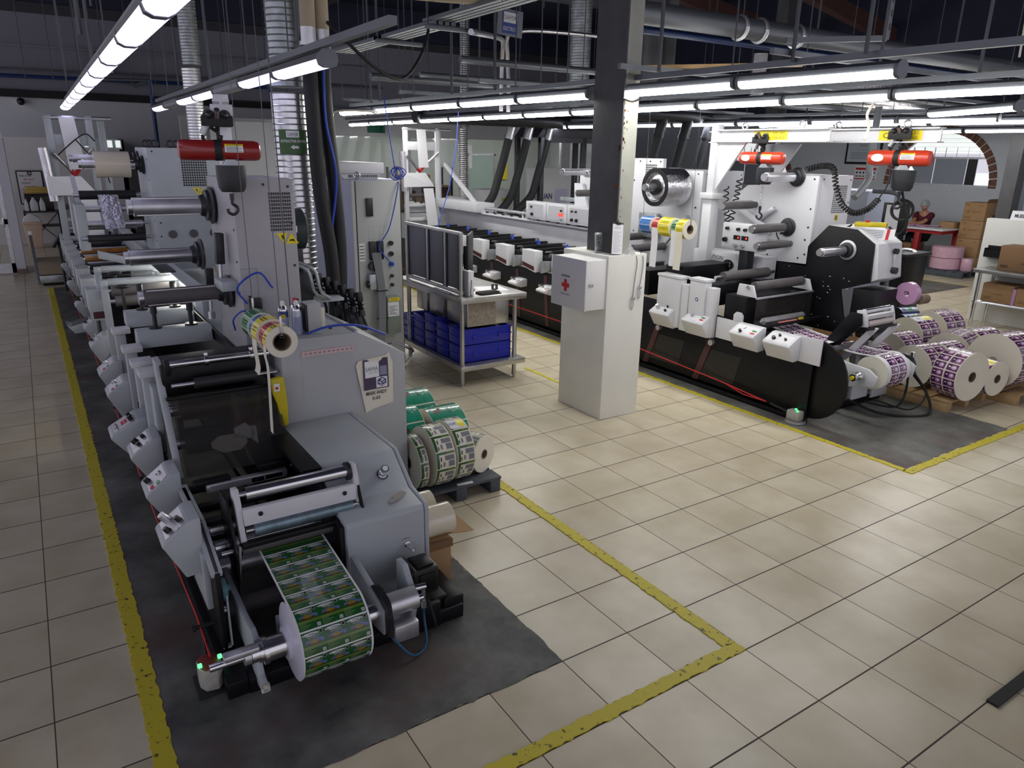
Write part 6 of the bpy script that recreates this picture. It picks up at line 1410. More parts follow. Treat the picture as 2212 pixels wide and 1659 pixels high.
duct('slim silver corrugated duct behind the black press rails', 7.3, 14., .5, 3.1, .12, 'foilduct'); duct('slim grey duct rising above the long strip lights', 7.35, 14., 3.1, 7.0, .115, 'zinc')
duct('wide grey corrugated duct left of the steel column top', 6.95, 9.0, 3.3, 7.0, .19, 'zinc')
duct('pair of square grey ducts right of the steel column, left one', 4.05, 4.0, 3.3, 7.0, .09, 'coldark', False, 'square ducts by the column') ; duct('pair of square grey ducts right of the steel column, right one', 4.30, 4.0, 3.3, 7.0, .09, 'coldark', False, 'square ducts by the column')
sg = thing('extractor_sign', 'green EXTRACTOR DE AIRE sign with arrow on the silver duct', 'sign', (.08, 4.0, 2.4))
SP = lambda u, v, n=0.: Vector((.05+(.156+n)*math.sin(u/.156), 4.2-(.156+n)*math.cos(u/.156), v))
b = MB(); rect(b, SP, -.16, .10, 2.50, 2.70, 0, 10, 1)
rect(b, lambda u, v: SP(u, v, .002), -.09, .02, 2.635, 2.69, 1, 4, 1); text(b, 'SAMA', lambda u, v: SP(u, v, .004), -.035, 2.66, w=.09, h=.03, m=2)
text(b, 'EXTRACTOR DE AIRE', lambda u, v: SP(u, v, .002), -.03, 2.605, w=.22, h=.022, m=1, bold=.02)
poly(b, lambda u, v: SP(u, v, .002), [(-.06, 2.555), (-.03, 2.535), (-.03, 2.545), (.01, 2.545), (.01, 2.565), (-.03, 2.565), (-.03, 2.575)], 1)
b.build('sign_panel', ['signgreen', 'paper', 'inkgrey'], sg)
hp = thing('suction_hoses', 'pair of black suction hoses dropping from clamps in front of the lilac cabinet', 'hose', (.2, 4., 1.))
for k, (x, y) in enumerate(((.17, 3.95), (.31, 4.02))):
    MB().pipe([(x, y, 3.38), (x+.0, y, 2.9), (x+.03+.02*k, y+.02, 2.2), (x+.10-.03*k, y+.03, 1.6), (x+.12-.08*k, y+.05, .9), (x+.13-.08*k, y+.05, .15)], .062, 14, 8).build('flexible_hose', 'hose', hp)
    MB().cyl((x, y, 3.38), (x, y, 3.50), .066, n=20).ring((x, y, 3.36), (x, y, 3.40), .074, .06, 20).build('steel_clamp', 'alu', hp)
MB().pipe([(.28, 3.9, 3.4), (.27, 3.92, 2.8), (.34, 3.93, 2.3), (.26, 3.95, 1.7), (.30, 3.96, 1.2)], .012, 8, 7).build('blue_air_line', 'bcable', hp)
td = thing('tan_duct', 'tan insulated duct bending from the black hoses along the top of the picture', 'duct', (.3, 4, 3.5))
for x, y in ((.17, 3.95), (.31, 4.02)): MB().cyl((x, y, 3.50), (x, y, 3.80), .068, n=20).build('vertical_leg', 'tan', td)
MB().pipe([(.24, 4.0, 3.80), (.40, 4.0, 3.86), (.9, 3.8, 3.86), (1.5, 3.5, 3.84), (1.8, 3.3, 3.9), (2.6, 2.9, 4.1)], .085, 16, 5).build('horizontal_run', 'tan', td)
ct = thing('cable_tray', 'grey strut cable tray running overhead between hoses and column', 'cable tray', (1.6, 5., 3.65))
for y0, y1, z in ((2.0, 4.5, 3.73), (4.3, 5.7, 3.70), (5.5, 7.0, 3.70)):
    b = MB()
    for k in range(4): b.box(1.50+.07*k, 1.55+.07*k, y0, y1, z, z+.035)
    b.build('strut_rails', 'strut', ct); MB().box(1.45, 2.0 if y0 > 2.5 else 1.9, y0, y0+.05, z-.045, z-.003, .003).build('cross_bar', 'strut', ct)
b = MB()
for y in (3.0, 4.32, 5.52): b.cyl((1.47, y, 3.7), (1.47, y, 7.1), .006, n=6).cyl((1.88, y, 3.7), (1.88, y, 7.1), .006, n=6)
b.build('hanging_wire', 'wire', ct)
tag(MB().pipe([(.32, 3.9, 3.55), (.45, 3.85, 3.42), (.75, 3.9, 3.22), (1.1, 4.1, 3.18), (1.4, 4.3, 3.45), (1.52, 4.4, 3.68)], .014, 8, 8).build('sagging_cable', 'rub', at=(.9, 4, 3.3)), 'thick black cable sagging from the hose clamps to the cable tray', 'cable')
tag(MB().pipe([(.55, 5.0, 3.35), (.62, 5.0, 3.2), (.60, 5.05, 2.7), (.66, 5.1, 2.3), (.80, 5.2, 2.45)], .028, 10, 7).build('grey_conduit', 'gcable', at=(.6, 5, 2.8)), 'grey flexible conduit dropping onto the electrical cabinet', 'conduit')
for x, y, lab in ((-.62, 2.3, 'thin steel wire hanging in front of the left machine tower'),): tag(MB().cyl((x, y, 1.5), (x-.05, y, 6.9), .004, n=6).build('steel_wire', 'wire', at=(x, y, 1.6)), lab, 'wire')
tag(MB().pipe([(.10, 5.0, 3.1), (.16, 4.8, 2.8), (.18, 4.6, 2.3)], .006, 6, 4).build('blue_cable', 'bcable', at=(.1, 5, 2.8)), 'thin blue cable hanging beside the silver duct', 'cable')
tag(MB().pipe([(2.95, 6.4, 3.05), (2.88, 6.35, 2.6), (2.75, 6.3, 2.1), (2.55, 6.2, 1.7), (2.42, 6.1, 1.45)], .006, 6, 6).build('blue_cable', 'bcable', at=(2.9, 6.3, 2.6)), 'thin blue cable hanging down to the framed screen board', 'cable')
tag(MB().pipe([(1.44, 5.1, 2.3), (1.40, 5.2, 2.9), (1.42, 5.3, 3.1)], .006, 6, 6).build('blue_cable', 'bcable', at=(1.4, 5.2, 2.6)), 'blue cable rising from the coil on the electrical cabinet', 'cable')
tag(MB().pipe([(1.62, 7.5, 2.2), (1.62, 7.5, 2.9), (1.66, 7.5, 3.03), (1.9, 7.5, 3.06), (2.3, 7.5, 3.06)], .022, 10, 7).build('pale_pipe', 'steel', at=(1.62, 7.5, 2.5)), 'pale bent pipe rising behind the electrical cabinet', 'pipe')
tag(MB().cyl((1.22, 20., .5), (1.22, 20., 4.2), .05, n=14).build('blue_pipe', 'bpipe', at=(1.22, 20, .5)), 'blue vertical air pipe on the far wall', 'pipe')
tag(MB().cyl((-.2, 20., 4.15), (1.22, 20., 4.2), .04, n=10).cyl((1.22, 20, 4.2), (1.22, 23, 4.25), .04, n=10).build('grey_pipe', 'strut', at=(.5, 20, 4.2)), 'grey pipe joining the top of the blue pipe', 'pipe')
for z, r, m, l in ((4.35, .05, 'bpipe', 'blue air main along the far wall'), (4.55, .03, 'strut', 'grey conduit above the blue air main'), (5.15, .02, 'gcable', 'thin cable strung along the far wall')): tag(MB().cyl((-6, 22.7, z-.1), (9 if m != 'bpipe' else 5., 22.7, z+.05), r, n=10).build('wall_pipe', m, at=(0, 22.7, z)), l, 'pipe')
cm = thing('security_camera', 'small dark security camera on the far white wall', 'camera', (-1.7, 22.8, 3.66)); MB().sph((-1.7, 22.72, 3.66), .10, 12).build('camera_dome', 'plast', cm); MB().box(-1.8, -1.6, 22.8, 23, 3.6, 3.72).build('mount', 'paper', cm)
es_ = thing('alarm_box', 'small dark alarm box high on the far wall beside the strip lights', 'alarm', (.6, 22.9, 4.6)); MB().box(.3, .7, 22.7, 23, 4.75, 5.1, .01).build('case', 'dark', es_); MB().box(.32, .68, 22.68, 22.7, 4.5, 4.72, .01).build('speaker_grille', 'zinc', es_)
# conduits round the ELECTRICO sign
el = thing('electric_sign', 'blue and white SAMA ELECTRICO sign hanging from the conduits', 'sign', (3.47, 6, 4.1))
P = flat((3.28, 5.995, 3.96), (1, 0, -.06), (.05, 0, 1), 0.)
b = MB(); rect(b, P, 0, .38, 0, .31, 0); Q = lambda n: (lambda u, v: P(u, v)+Vector((0, -n, 0))); rect(b, Q(.004), .075, .30, .03, .285, 1); rect(b, Q(.006), .09, .29, .155, .275, 2); text(b, 'SAMA', Q(.008), .19, .215, w=.18, h=.055, m=3); text(b, 'ELECTRICO', Q(.008), .19, .085, w=.20, h=.045, m=2); b.build('sign_panel', [mat('lamination', s2l(120, 124, 136), .2), 'signblue', 'paper', 'inkgrey'], el)
MB().cyl((3.32, 6, 4.26), (3.32, 6, 4.5), .006, n=6).build('hanging_cord', 'wire', el); MB().cyl((3.62, 6, 4.24), (3.62, 6, 4.5), .006, n=6).build('hanging_cord', 'wire', el)
for k, (pts, lab) in enumerate((([(1.9, 4.25, 3.66), (3.0, 5.6, 3.86), (3.75, 6.6, 3.98), (4.0, 7.0, 3.85), (4.02, 7.05, 3.5), (4.02, 7.05, 3.12)], 'bent steel conduit dropping to the lights, left one of the pair'), ([(6.6, 7.4, 4.35), (4.6, 6.9, 4.22), (4.0, 6.7, 4.12), (3.95, 6.8, 4.05), (4.15, 7.1, 3.9), (4.18, 7.1, 3.5), (4.18, 7.1, 3.12)], 'bent steel conduit dropping to the lights, right one of the pair'))):
    tag(MB().pipe(pts, .03, 10, 6).build('steel_conduit', 'steel', at=pts[0]), lab, 'conduit', 'steel conduits below the electric sign')
tag(MB().cyl((2.82, 3.0, 3.78), (10., 3.0, 3.80), .10, n=18).cyl((10, 3, 3.8), (13, 3, 3.8), .10, n=18).build('overhead_main', 'strut', at=(5, 3, 3.78)), 'thick grey overhead main running right from the steel column', 'pipe')
tag(MB().cyl((2.82, 3.2, 3.68), (10., 3.2, 3.68), .035, n=12).build('blue_air_main', 'bpipe', at=(5, 3.2, 3.66)), 'blue air main below the thick grey overhead main', 'pipe')
for i, x in enumerate((4.3, 4.6, 5.2)): tag(MB().torus((x, 3.0, 3.78), (1, 0, 0), .105, .022, 20, 8).build('pipe_clamp', 'foilduct', at=(x, 3, 3.66)), ('%s wrapped clamp on the grey overhead main from the column' % ORD[i]), 'clamp', 'clamps on the overhead main')
tag(MB().cyl((4.55, 2.9, 3.15), (4.55, 2.9, 3.55), .07, n=14).build('filter_bowl', 'plastbag', at=(4.55, 2.9, 3.2)), 'clear filter bowl hanging below the grey overhead main', 'filter')
# light rails and cross struts above the strip lights
k = 0
for x0, x1, y0, y1, lab in ((2.44, 2.92, 8.9, -.4, 'between bench and column'), (4.22, 4.70, 13.8, -.4, 'over the black press'), (-1.25, -1.40, 11, .5, 'over the left aisle'), (-.1, -.22, 10.3, 1.4, 'over the grey cabinets'), (7.5, 9.2, 11.4, 2.0, 'behind the black press')):
    tag(MB().obox((x0, y0, 3.20), (x1, y1, 3.20), .05, .045).build('light_rail', 'strut', at=(x0, y0, 3.2)), 'grey strut rail carrying the strip lights '+lab, 'light rail', 'light rails')
for y, x0, x1 in ((2.6, 2.4, 9.4), (4.6, 2.2, 9), (6.6, 2.2, 9), (8.6, 2.2, 9), (10.6, 4, 9), (1.2, 2.6, 9.6)):
    tag(MB().box(x0, x1, y-.02, y+.02, 3.24, 3.28).build('cross_strut', 'strut', at=(x0, y, 3.24)), 'cross strut over the lights, '+{2.6: 'level with the column', 4.6: 'over the near bench end', 6.6: 'over the far bench end', 8.6: 'beyond the bench', 10.6: 'near the far turning frame', 1.2: 'nearest of all'}[y], 'strut', 'cross struts')
tag(MB().obox((2.9, 2.85, 3.30), (3.9, 1.9, 3.32), .09, .03).build('wooden_batten', 'wood', at=(3.3, 2.4, 3.3)), 'wooden batten lying on the light rail right of the column', 'batten')
tag(MB().obox((4.0, 2.3, 3.27), (5.0, 1.9, 3.22), .09, .03).build('wooden_batten', 'wood', at=(4.5, 2.1, 3.25)), 'wooden batten below the nearest light row, crossing to the next', 'batten')
mr = tag(MB().obox((2.6, 3.1, 3.45), (12., .2, 3.6), .12, .10).build('overhead_beam', 'strut', at=(6, 1.5, 3.5)), 'long grey overhead beam above the nearest right light row', 'beam') if 0 else None
for x, y, z0, lab in ((5.25, 2.0, 3.65, 'slotted grey strut post hanging above the nearest right light'), (9.2, 2.3, 3.5, 'slotted grey strut post hanging at the upper right')):
    o = MB().box(x-.03, x+.03, y-.02, y+.02, z0, 7.1, .003); o.m = 1
    for i in range(16): o.box(x-.012, x+.012, y-.022, y-.0205, z0+.08+.12*i, z0+.14+.12*i)
    o = tag(o.build('slotted_strut', ['strut', 'plast'], at=(x, y, z0)), lab, 'strut')
tag(MB().obox((5.25, 2.0, 3.66), (4.4, 2.5, 3.62), .06, .05).build('strut_arm', 'strut', at=(5.25, 2, 3.66)), 'short strut arm at the foot of the slotted post', 'strut')
tag(MB().pipe([(7.1, 1.6, 5.5), (7.12, 1.6, 4.8), (7.06, 1.6, 4.2), (7.1, 1.6, 3.6)], .012, 6, 6).build('string', 'cream', at=(7.1, 1.6, 4.5)), 'knotted white cord hanging at the upper right', 'cord')
tag(MB().pipe([(5.05, 1.9, 3.05), (4.98, 1.9, 2.95), (5.04, 1.9, 2.85), (5.0, 1.9, 2.72)], .014, 6, 6).build('string', 'cream', at=(5.0, 1.9, 2.9)), 'short white cord dangling from the strip lights over the black press', 'cord')
tag(MB().pipe([(7.6, 3.4, 3.2), (7.6, 3.4, 2.5), (7.55, 3.35, 2.3), (7.35, 3.3, 2.15), (7.2, 3.3, 2.05)], .045, 12, 7).build('grey_conduit', 'gcable', at=(7.6, 3.4, 2.5)), 'thick grey conduit bending down behind the perforated tower', 'conduit')
# hanger wires from roof to lights
random.seed(5)
wires = []
for a, c, n in (((2.45, 3.2), (2.3, 8.8), 12), ((4.75, .4), (4.2, 13.5), 16), ((-1.5, 1.4), (-1.3, 10.8), 8), ((-.3, 2.), (-.15, 10), 8), ((9, 2), (7.5, 11), 10), ((2.85, .3), (2.7, 2.6), 4), ((9.8, 2.3), (9.3, 6.5), 5)):
    for i in range(n):
        t = (i+.5)/n; wires.append((a[0]+(c[0]-a[0])*t+random.uniform(-.15, .15), a[1]+(c[1]-a[1])*t, 3.2))
for x, y, z in wires:
    r = .006 if random.random() < .8 else .016
    o = MB().cyl((x, y, z), (x+random.uniform(-.02, .02), y, 7.15), r, n=6).build('hanger_wire', 'wire', at=(x, y, z)); tag(o, 'one of the thin grey wires hanging the strip lights from the dark roof', 'hanger wire', 'light hanger wires')
for i in range(16):
    x = -4+.62*i; tag(MB().cyl((x, 21.5, 4.2), (x+.05, 21.5, 7.15), .012, n=6).build('hanger_wire', 'wire', at=(x, 21.5, 4.2)), 'one of the thin dark wires hanging in front of the far grey wall', 'hanger wire', 'far wall hanger wires')
# roof structure
struct(MB().box(-6, 17.3, 22.9, 23.0, 5.95, 6.12).box(-6, 17.3, 22.88, 23, 6.12, 6.2), 'trim_1', 'ledge')
struct(MB().box(-6, 17.3, 22.94, 22.99, 6.2, 7.2), 'wall_gable', 'navy')
struct(MB().box(-6, 6.0, 22.86, 23.0, 3.78, 3.98), 'trim_2', 'black')
struct(MB().box(17.6, 17.75, -2, 10.6, 3.6, 7.2).box(17.6, 17.75, 10.6, 23, 3.6, 7.2), 'wall_right_upper', 'navy')
for i, (p, q, w_, h_) in enumerate((((8.0, 12, 6.9), (18, 12, 5.6), .25, .35), ((9.2, 9.5, 7.0), (17.6, 9.5, 5.6), .25, .35), ((-2, 18, 6.9), (9, 18, 6.9), .25, .35), ((6.6, 23, 6.9), (6.6, -3, 6.9), .2, .3), ((14.5, 4., 6.2), (17.6, 4., 5.4), .3, .4))):
    struct(MB().obox(p, q, w_, h_), 'roof_beam_%d' % (i+1), 'rbeam' if i in (0, 1) else 'beam')
b = MB()
for i in range(46): b.prism([(7.6+.16*i, 6.95), (7.6+.16*i+.05, 7.02), (7.6+.16*i+.10, 7.02), (7.6+.16*i+.15, 6.95)], 'y', 9.8, 17.5)
struct(b, 'roof_sheet', mat('corrugated', s2l(120, 122, 132), .5, .4))
struct(MB().prism([(12., 6.2), (17.6, 5.5), (17.6, 5.8), (12., 6.5)], 'y', 2.4, 3.6), 'roof_panel', 'wallg')
struct(MB().box(12.5, 12.8, 8.85, 9.15, 0, 7.0), 'steel_column_1', 'coldark')
struct(MB().prism([(13.9, 4.25), (14.2, 4.25), (14.2, 4.5), (13.9, 4.5)], 'z', 0, 7.0), 'steel_column_2', 'coldark')
for y, z, r in ((5.0, 3.5, .04), (6.0, 3.42, .03), (7.5, 3.5, .05)): tag(MB().cyl((2.2, y, z), (17.4, y, z+.03), r, n=10).build('service_pipe', 'strut', at=(5, y, z)), {5.0: 'grey service pipe over the light rows, nearest of three', 6.0: 'thin grey service pipe over the light rows, middle of three', 7.5: 'grey service pipe over the light rows, farthest of three'}[y], 'pipe', 'service pipes above the lights')
fd = tag(MB().box(9.5, 15.5, 5.4, 6.6, 3.45, 3.85, .02).build('foil_air_duct', 'foil', at=(12, 6, 3.45)), 'crinkled foil air duct above the packing corner lights', 'duct')
# ================================================================== far left corner: doorway, shelf, scale
struct(MB().box(-6, -2.78, 15.5, 15.65, 0, 2.75).box(-6, -2.2, 15.5, 15.65, 2.6, 2.75), 'wall_left_partition', 'wallw')
struct(MB().box(-2.36, -2.2, 15.48, 16.6, .09, 2.65).box(-2.36, -2.2, 15.48, 15.9, 0, .09), 'trim_3', mat('pillar_lilac', s2l(190, 190, 202), .6))
d = MB().box(-2.44, -2.37, 15.5, 15.56, .02, 2.6).box(-2.78, -2.72, 15.5, 15.56, .02, 2.6).box(-2.78, -2.37, 15.5, 15.56, .02, .22).box(-2.78, -2.37, 15.5, 15.56, 1.0, 1.1).box(-2.78, -2.37, 15.5, 15.56, 2.5, 2.6)
o = struct(d, 'door_1', 'alu'); MB().box(-2.72, -2.44, 15.52, 15.53, .22, 2.5).build('glass_pane', 'glass', o); MB().box(-2.46, -2.43, 15.45, 15.5, .95, 1.15, .004).build('door_handle', 'steel', o)
struct(MB().box(-2.37, -2.19, 15.46, 15.9, 0, .10), 'baseboard_left', mat('skirting', s2l(120, 108, 100), .6))
struct(MB().box(-3.2, .5, 21.0, 21.12, 0, 2.72), 'wall_booth', mat('booth_white', s2l(226, 224, 226), .8))
struct(MB().box(.38, .5, 21.0, 23, 0, 2.72), 'wall_booth_side', 'wallw')
o = struct(MB().box(-.5, .45, 20.98, 21.0, 2.45, 2.70), 'window_1', mat('window_pale', s2l(200, 214, 208), .2)); b = MB()
for u in (-.45, .1, .3): b.box(u, u+.12, 20.97, 20.98, 2.5, 2.68)
b.build('bright_pane', 'daylight', o)
wb = thing('whiteboard', 'small whiteboard with handwriting hanging on the far booth wall', 'whiteboard', (-1.83, 20.95, 1.05))
MB().box(-2.12, -1.53, 20.93, 20.97, 1.03, 1.89, .02).build('frame', 'ink', wb); MB().box(-2.09, -1.56, 20.92, 20.93, 1.06, 1.86).build('board', 'whiteb', wb)
MB().torus((-1.82, 20.91, 1.82), (0, 1, 0), .04, .012, 14, 6).build('hanger_ring', 'dark', wb)
P = flat((-2.09, 20.915, 1.06), (1, 0, 0), (0, 0, 1), .0); b = MB()
for i in range(5):
    text(b, ('Mezcla de tinta', 'Rev. diaria', 'Revision del barniz', 'Control calidad', 'Limpieza')[i], P, .17+.07*(i % 2), .70-.09*i, w=.26-.04*(i % 3), h=.045, m=i % 2)
b.build('lettering', ['inkblue', 'inkred'], wb)
sh = thing('storage_shelf', 'black shelf unit with jugs and envelopes in the far left corner', 'shelf', (-1.75, 20.5, 0))
for z in (.86, .5): MB().box(-2.1, -1.3, 20.25, 20.7, z, z+.04, .004).build('shelf_board', 'dark', sh)
for x, y in ((-2.08, 20.28), (-1.32, 20.28), (-2.08, 20.68), (-1.32, 20.68)): MB().cyl((x, y, 0), (x, y, .9), .02, n=8).build('leg', 'ink', sh)
MB().obox((-2.05, 20.27, .1), (-1.35, 20.27, .85), .02, .02).obox((-1.35, 20.27, .1), (-2.05, 20.27, .85), .02, .02).build('cross_brace', 'ink', sh)
tag(MB().box(-2.02, -1.40, 20.42, 20.68, .90, 1.32, .01).build('black_box', 'plast', at=(-1.7, 20.5, .9)), 'black box behind the plastic jugs on the far shelf', 'box')
for i in range(6):
    tag(MB().box(-2.02+.015*i, -1.52+.02*i, 20.40, 20.66, 1.325+.028*i, 1.35+.028*i, .004).build('envelope', 'card' if i == 0 else mat('manila_envelope', s2l(214, 184, 96), .7), at=(-1.75, 20.5, 1.33+.028*i)), 'manila envelope, %s from the bottom of the pile on the black box' % ORD[i], 'envelope', 'envelopes on the black box')
def jug(lab, x, hgt, w_, tilt=0):
    j = thing('plastic_jug', lab, 'jug', (x, 20.3, .90), 'jugs on the far shelf')
    MB().prism([(x-w_, .90), (x+w_, .90), (x+w_, .90+hgt*.6), (x+w_*.35, .90+hgt*.92), (x-w_*.35, .90+hgt*.92), (x-w_, .90+hgt*.62)], 'y', 20.27, 20.38, .02).build('jug_body', mat('jug_white', s2l(222, 224, 226), .4), j)
    MB().cyl((x, 20.32, .90+hgt*.92), (x, 20.32, .90+hgt), w_*.33, n=12).build('cap', 'paper', j)
jug('slim white plastic jug, left of three on the far shelf', -2.0, .30, .045); jug('wide white plastic jug, middle of three on the far shelf', -1.84, .34, .09); jug('white plastic jug with neck, right of three on the far shelf', -1.66, .33, .065)
tb_ = thing('swing_bin', 'beige waste bin with white swing lid in the far left corner', 'waste bin', (-1.95, 20.05, 0))
MB().prism([(-2.10, .0), (-1.80, .0), (-1.74, .62), (-2.16, .62)], 'y', 19.9, 20.2, .02).build('bin_body', 'beige', tb_); MB().box(-2.17, -1.73, 19.88, 20.22, .60, .66, .01).build('rim', 'beige', tb_)
MB().prism([(-2.15, .66), (-1.75, .66), (-1.78, .75), (-1.90, .84), (-2.0, .84), (-2.12, .76)], 'y', 19.9, 20.2, .01).build('swing_lid', 'paper', tb_)
sc_ = thing('floor_scale', 'low floor scale platform with post at the far end of the left press', 'scale', (-1.75, 15, 0))
MB().box(-2.0, -1.5, 13.62, 16.4, .14, .20, .006).build('platform', mat('scale_top', s2l(168, 150, 124), .5, noise=.1), sc_); MB().box(-2.0, -1.5, 13.6, 13.72, .06, .2, .004).build('front_edge', 'zinc', sc_); MB().box(-1.96, -1.54, 13.7, 16.3, .0, .14).build('base', 'black', sc_); MB().obox((-2.02, 13.75, .02), (-2.03, 14.1, .92), .05, .03, .003).build('handrail_post', 'strut', sc_); MB().box(-2.06, -2.0, 14.08, 14.14, .9, .98, .005).build('post_cap', 'paper', sc_)
mo_ = thing('display_stand', 'dark tilted display beside the far end of the left press', 'display', (-1.62, 12.9, .8)); MB().obox((-1.72, 12.8, .82), (-1.58, 12.8, 1.02), .3, .05, .006).build('display_housing', 'plast', mo_); MB().cyl((-1.62, 12.85, 0), (-1.62, 12.85, .9), .025, n=10).build('stand', 'dark', mo_)

# ================================================================== glazed offices along the middle of the far side
struct(MB().box(1.6, 4.2, 15.0, 15.12, 0, 3.1).box(4.2, 13.4, 15.0, 15.12, 2.86, 3.4).box(4.2, 13.4, 15.0, 15.12, 0, .95), 'wall_office_front', 'wallw')
struct(MB().box(1.6, 13.4, 18.6, 18.7, 0, 3.3), 'wall_office_back', mat('office_green', s2l(190, 195, 192), .8))
o = struct(MB().box(4.2, 4.26, 15.02, 15.1, .95, 2.86).box(6.3, 6.36, 15.02, 15.1, .95, 2.86).box(9.6, 9.66, 15.02, 15.1, .95, 2.86).box(11.1, 11.4, 15.0, 15.12, 0, 2.86).box(13.3, 13.4, 15.02, 15.1, .95, 2.86), 'window_2', 'alu')
MB().box(4.26, 13.3, 15.05, 15.06, .95, 2.86).build('glass_pane', 'glass', o)
struct(MB().box(4.2, 4.3, 15.12, 18.6, 0, 3.1).box(13.3, 13.42, 15.12, 18.6, 0, 3.1), 'wall_office_side', 'wallw')
o = struct(MB().box(10.0, 10.06, 18.52, 18.6, 0, 2.5).box(11.0, 11.06, 18.52, 18.6, 0, 2.5).box(10.0, 11.06, 18.52, 18.6, 2.44, 2.5), 'door_2', 'alu'); MB().box(10.06, 11.0, 18.55, 18.57, 0, 2.44).build('door_leaf', mat('door_green', s2l(176, 194, 190), .3), o)
for i in range(5): tag(MB().box(4.9+1.5*i, 6.2+1.5*i, 16.6, 16.68, 2.98, 3.02).build('office_light', 'tubeW', at=(5.5+1.5*i, 16.6, 3)), '%s ceiling strip light inside the glazed office from the left' % ORD[i], 'ceiling light', 'office strip lights')
for x0, w_, z0, h_, y, l in ((7.0, .9, 1.55, .35, 17., 'top brown carton on the office rack'), (7.1, .8, .9, .62, 17., 'large brown carton on the office rack'), (8.0, .6, .3, 1.3, 17.1, 'tall brown carton beside the office rack')):
    tag(MB().box(x0, x0+w_, y, y+.5, z0, z0+h_, .01).build('carton', 'carddk', at=(x0, y, z0)), l, 'box')
rk = thing('metal_rack', 'dark metal rack in the glazed office', 'rack', (7.3, 17.2, 0))
for z in (.25, .86, 1.52): MB().box(6.8, 8.6, 16.95, 17.6, z, z+.03).build('shelf_board', 'dark', rk)
for x in (6.82, 8.58): MB().box(x-.03, x+.03, 16.95, 17.0, 0, 2.1).box(x-.03, x+.03, 17.55, 17.6, 0, 2.1).build('upright', 'dark', rk)
tag(MB().box(4.9, 6.0, 16., 16.5, .95, 1.75, .01).build('dark_console', 'dark', at=(5.4, 16, .95)), 'dark console behind the left office pane', 'console'); struct(MB().box(4.3, 6.2, 15.8, 16.6, .85, .95), 'trim_4', 'wallw')
for k, (z, l) in enumerate(((.55, 'lower white carton with green dots behind the black hoses'), (1.11, 'upper white carton with green dots behind the black hoses'))):
    c = thing('white_carton', l, 'box', (7.85, 13.5, z)); MB().box(7.5, 8.25, 13.4, 13.9, z, z+.55, .012).build('carton_body', 'paper', c)
    P = flat((7.5, 13.395, z), (1, 0, 0), (0, 0, 1), .002); b = MB(); oval(b, P, .33, .33, .06, .06, 0, 16); rect(b, P, .56, .74, .26, .34, 0); b.build('green_label', mat('lime_label', s2l(170, 200, 60), .5), c)
tag(MB().box(7.4, 8.4, 13.35, 14.0, 0, .55, .01).build('carton_stand', 'wallw', at=(7.8, 13.6, 0)), 'white low stand under the dotted white cartons', 'stand')
tag(MB().box(6.75, 7.05, 13.6, 13.9, .95, 1.5, .01).build('white_box', 'paper', at=(6.9, 13.7, .95)), 'narrow white box left of the dotted cartons', 'box'); tag(MB().box(6.6, 7.3, 13.5, 14.0, 0, .95, .01).build('white_counter', 'wallw', at=(6.9, 13.7, 0)), 'white counter behind the black press rails', 'counter')
exs = tag(MB().box(5.55, 5.62, 14.9, 15.0, 2.95, 3.2).box(5.2, 5.62, 14.95, 15.0, 2.95, 3.22, .004).build('exit_sign', mat('exit_green', s2l(30, 100, 80), .5), at=(5.4, 14.95, 3.0)), 'small green exit sign on the wall above the office glass', 'sign')
for x, z, w_, h_, m, l in ((9.9, 2.05, .28, .7, 'paper', 'tall white notice sheet on the office back wall'), (11.3, 1.7, .22, .5, 'sticker', 'yellow and white notice on the office back wall')): 
    t_ = thing('notice', l, 'notice', (x, 18.55, z)); MB().box(x, x+w_, 18.54, 18.56, z, z+h_).build('notice_sheet', m, t_)
# black extraction hoses over the press and grey hood
g5 = 'black extraction hoses over the black press'
for i, (x, y, bx, lab) in enumerate(((6.40, 10.5, 5.75, 'left'), (6.85, 10.5, 6.22, 'middle'), (7.36, 10.5, 6.66, 'right'), (7.15, 7.0, 6.75, 'first right of the steel column'), (7.75, 7.0, 7.2, 'second right of the steel column'), (8.30, 7.0, 7.62, 'third right of the steel column'))):
    h = thing('extraction_hose', 'black extraction hose dropping from a steel collar, %s%s' % (lab, ' of the three beside the grey hood' if i < 3 else ''), 'hose', (bx, y, 1.3), g5)
    MB().pipe([(x, y, 2.86), (x-.12, y, 2.45), (x-.25, y, 2.05), (x-.38, y, 1.7), (bx+.05, y, 1.45), (bx-.12, y+.05, 1.30)], .082, 14, 7).build('flexible_hose', 'hose', h)
    MB().cyl((x-.02, y, 2.80), (x+.07, y, 3.12), .09, n=18).ring((x-.015, y, 2.82), (x-.003, y, 2.86), .10, .08, 18).build('steel_collar', 'dark' if i > 2 else 'steel', h)
hd = thing('extraction_hood', 'dark grey extraction hood on a steel frame left of the steel column', 'extraction hood', (7.9, 10.9, 0))
MB().prism([(7.1, 2.86), (8.9, 2.86), (8.7, 3.3), (7.45, 3.3)], 'y', 10.5, 11.4, .006).build('hood', 'dark', hd); MB().box(7.5, 8.7, 10.6, 11.3, 3.3, 3.6, .006).build('duct_box', 'zinc', hd)
for x, y in ((7.2, 10.5), (8.32, 10.5), (8.8, 11.4), (7.2, 11.4)): MB().box(x-.05, x+.05, y-.05, y+.05, 0, 2.86, .004).build('leg', 'dark', hd)
MB().box(7.15, 8.85, 10.46, 10.54, 2.76, 2.86).build('frame_rail', 'dark', hd)
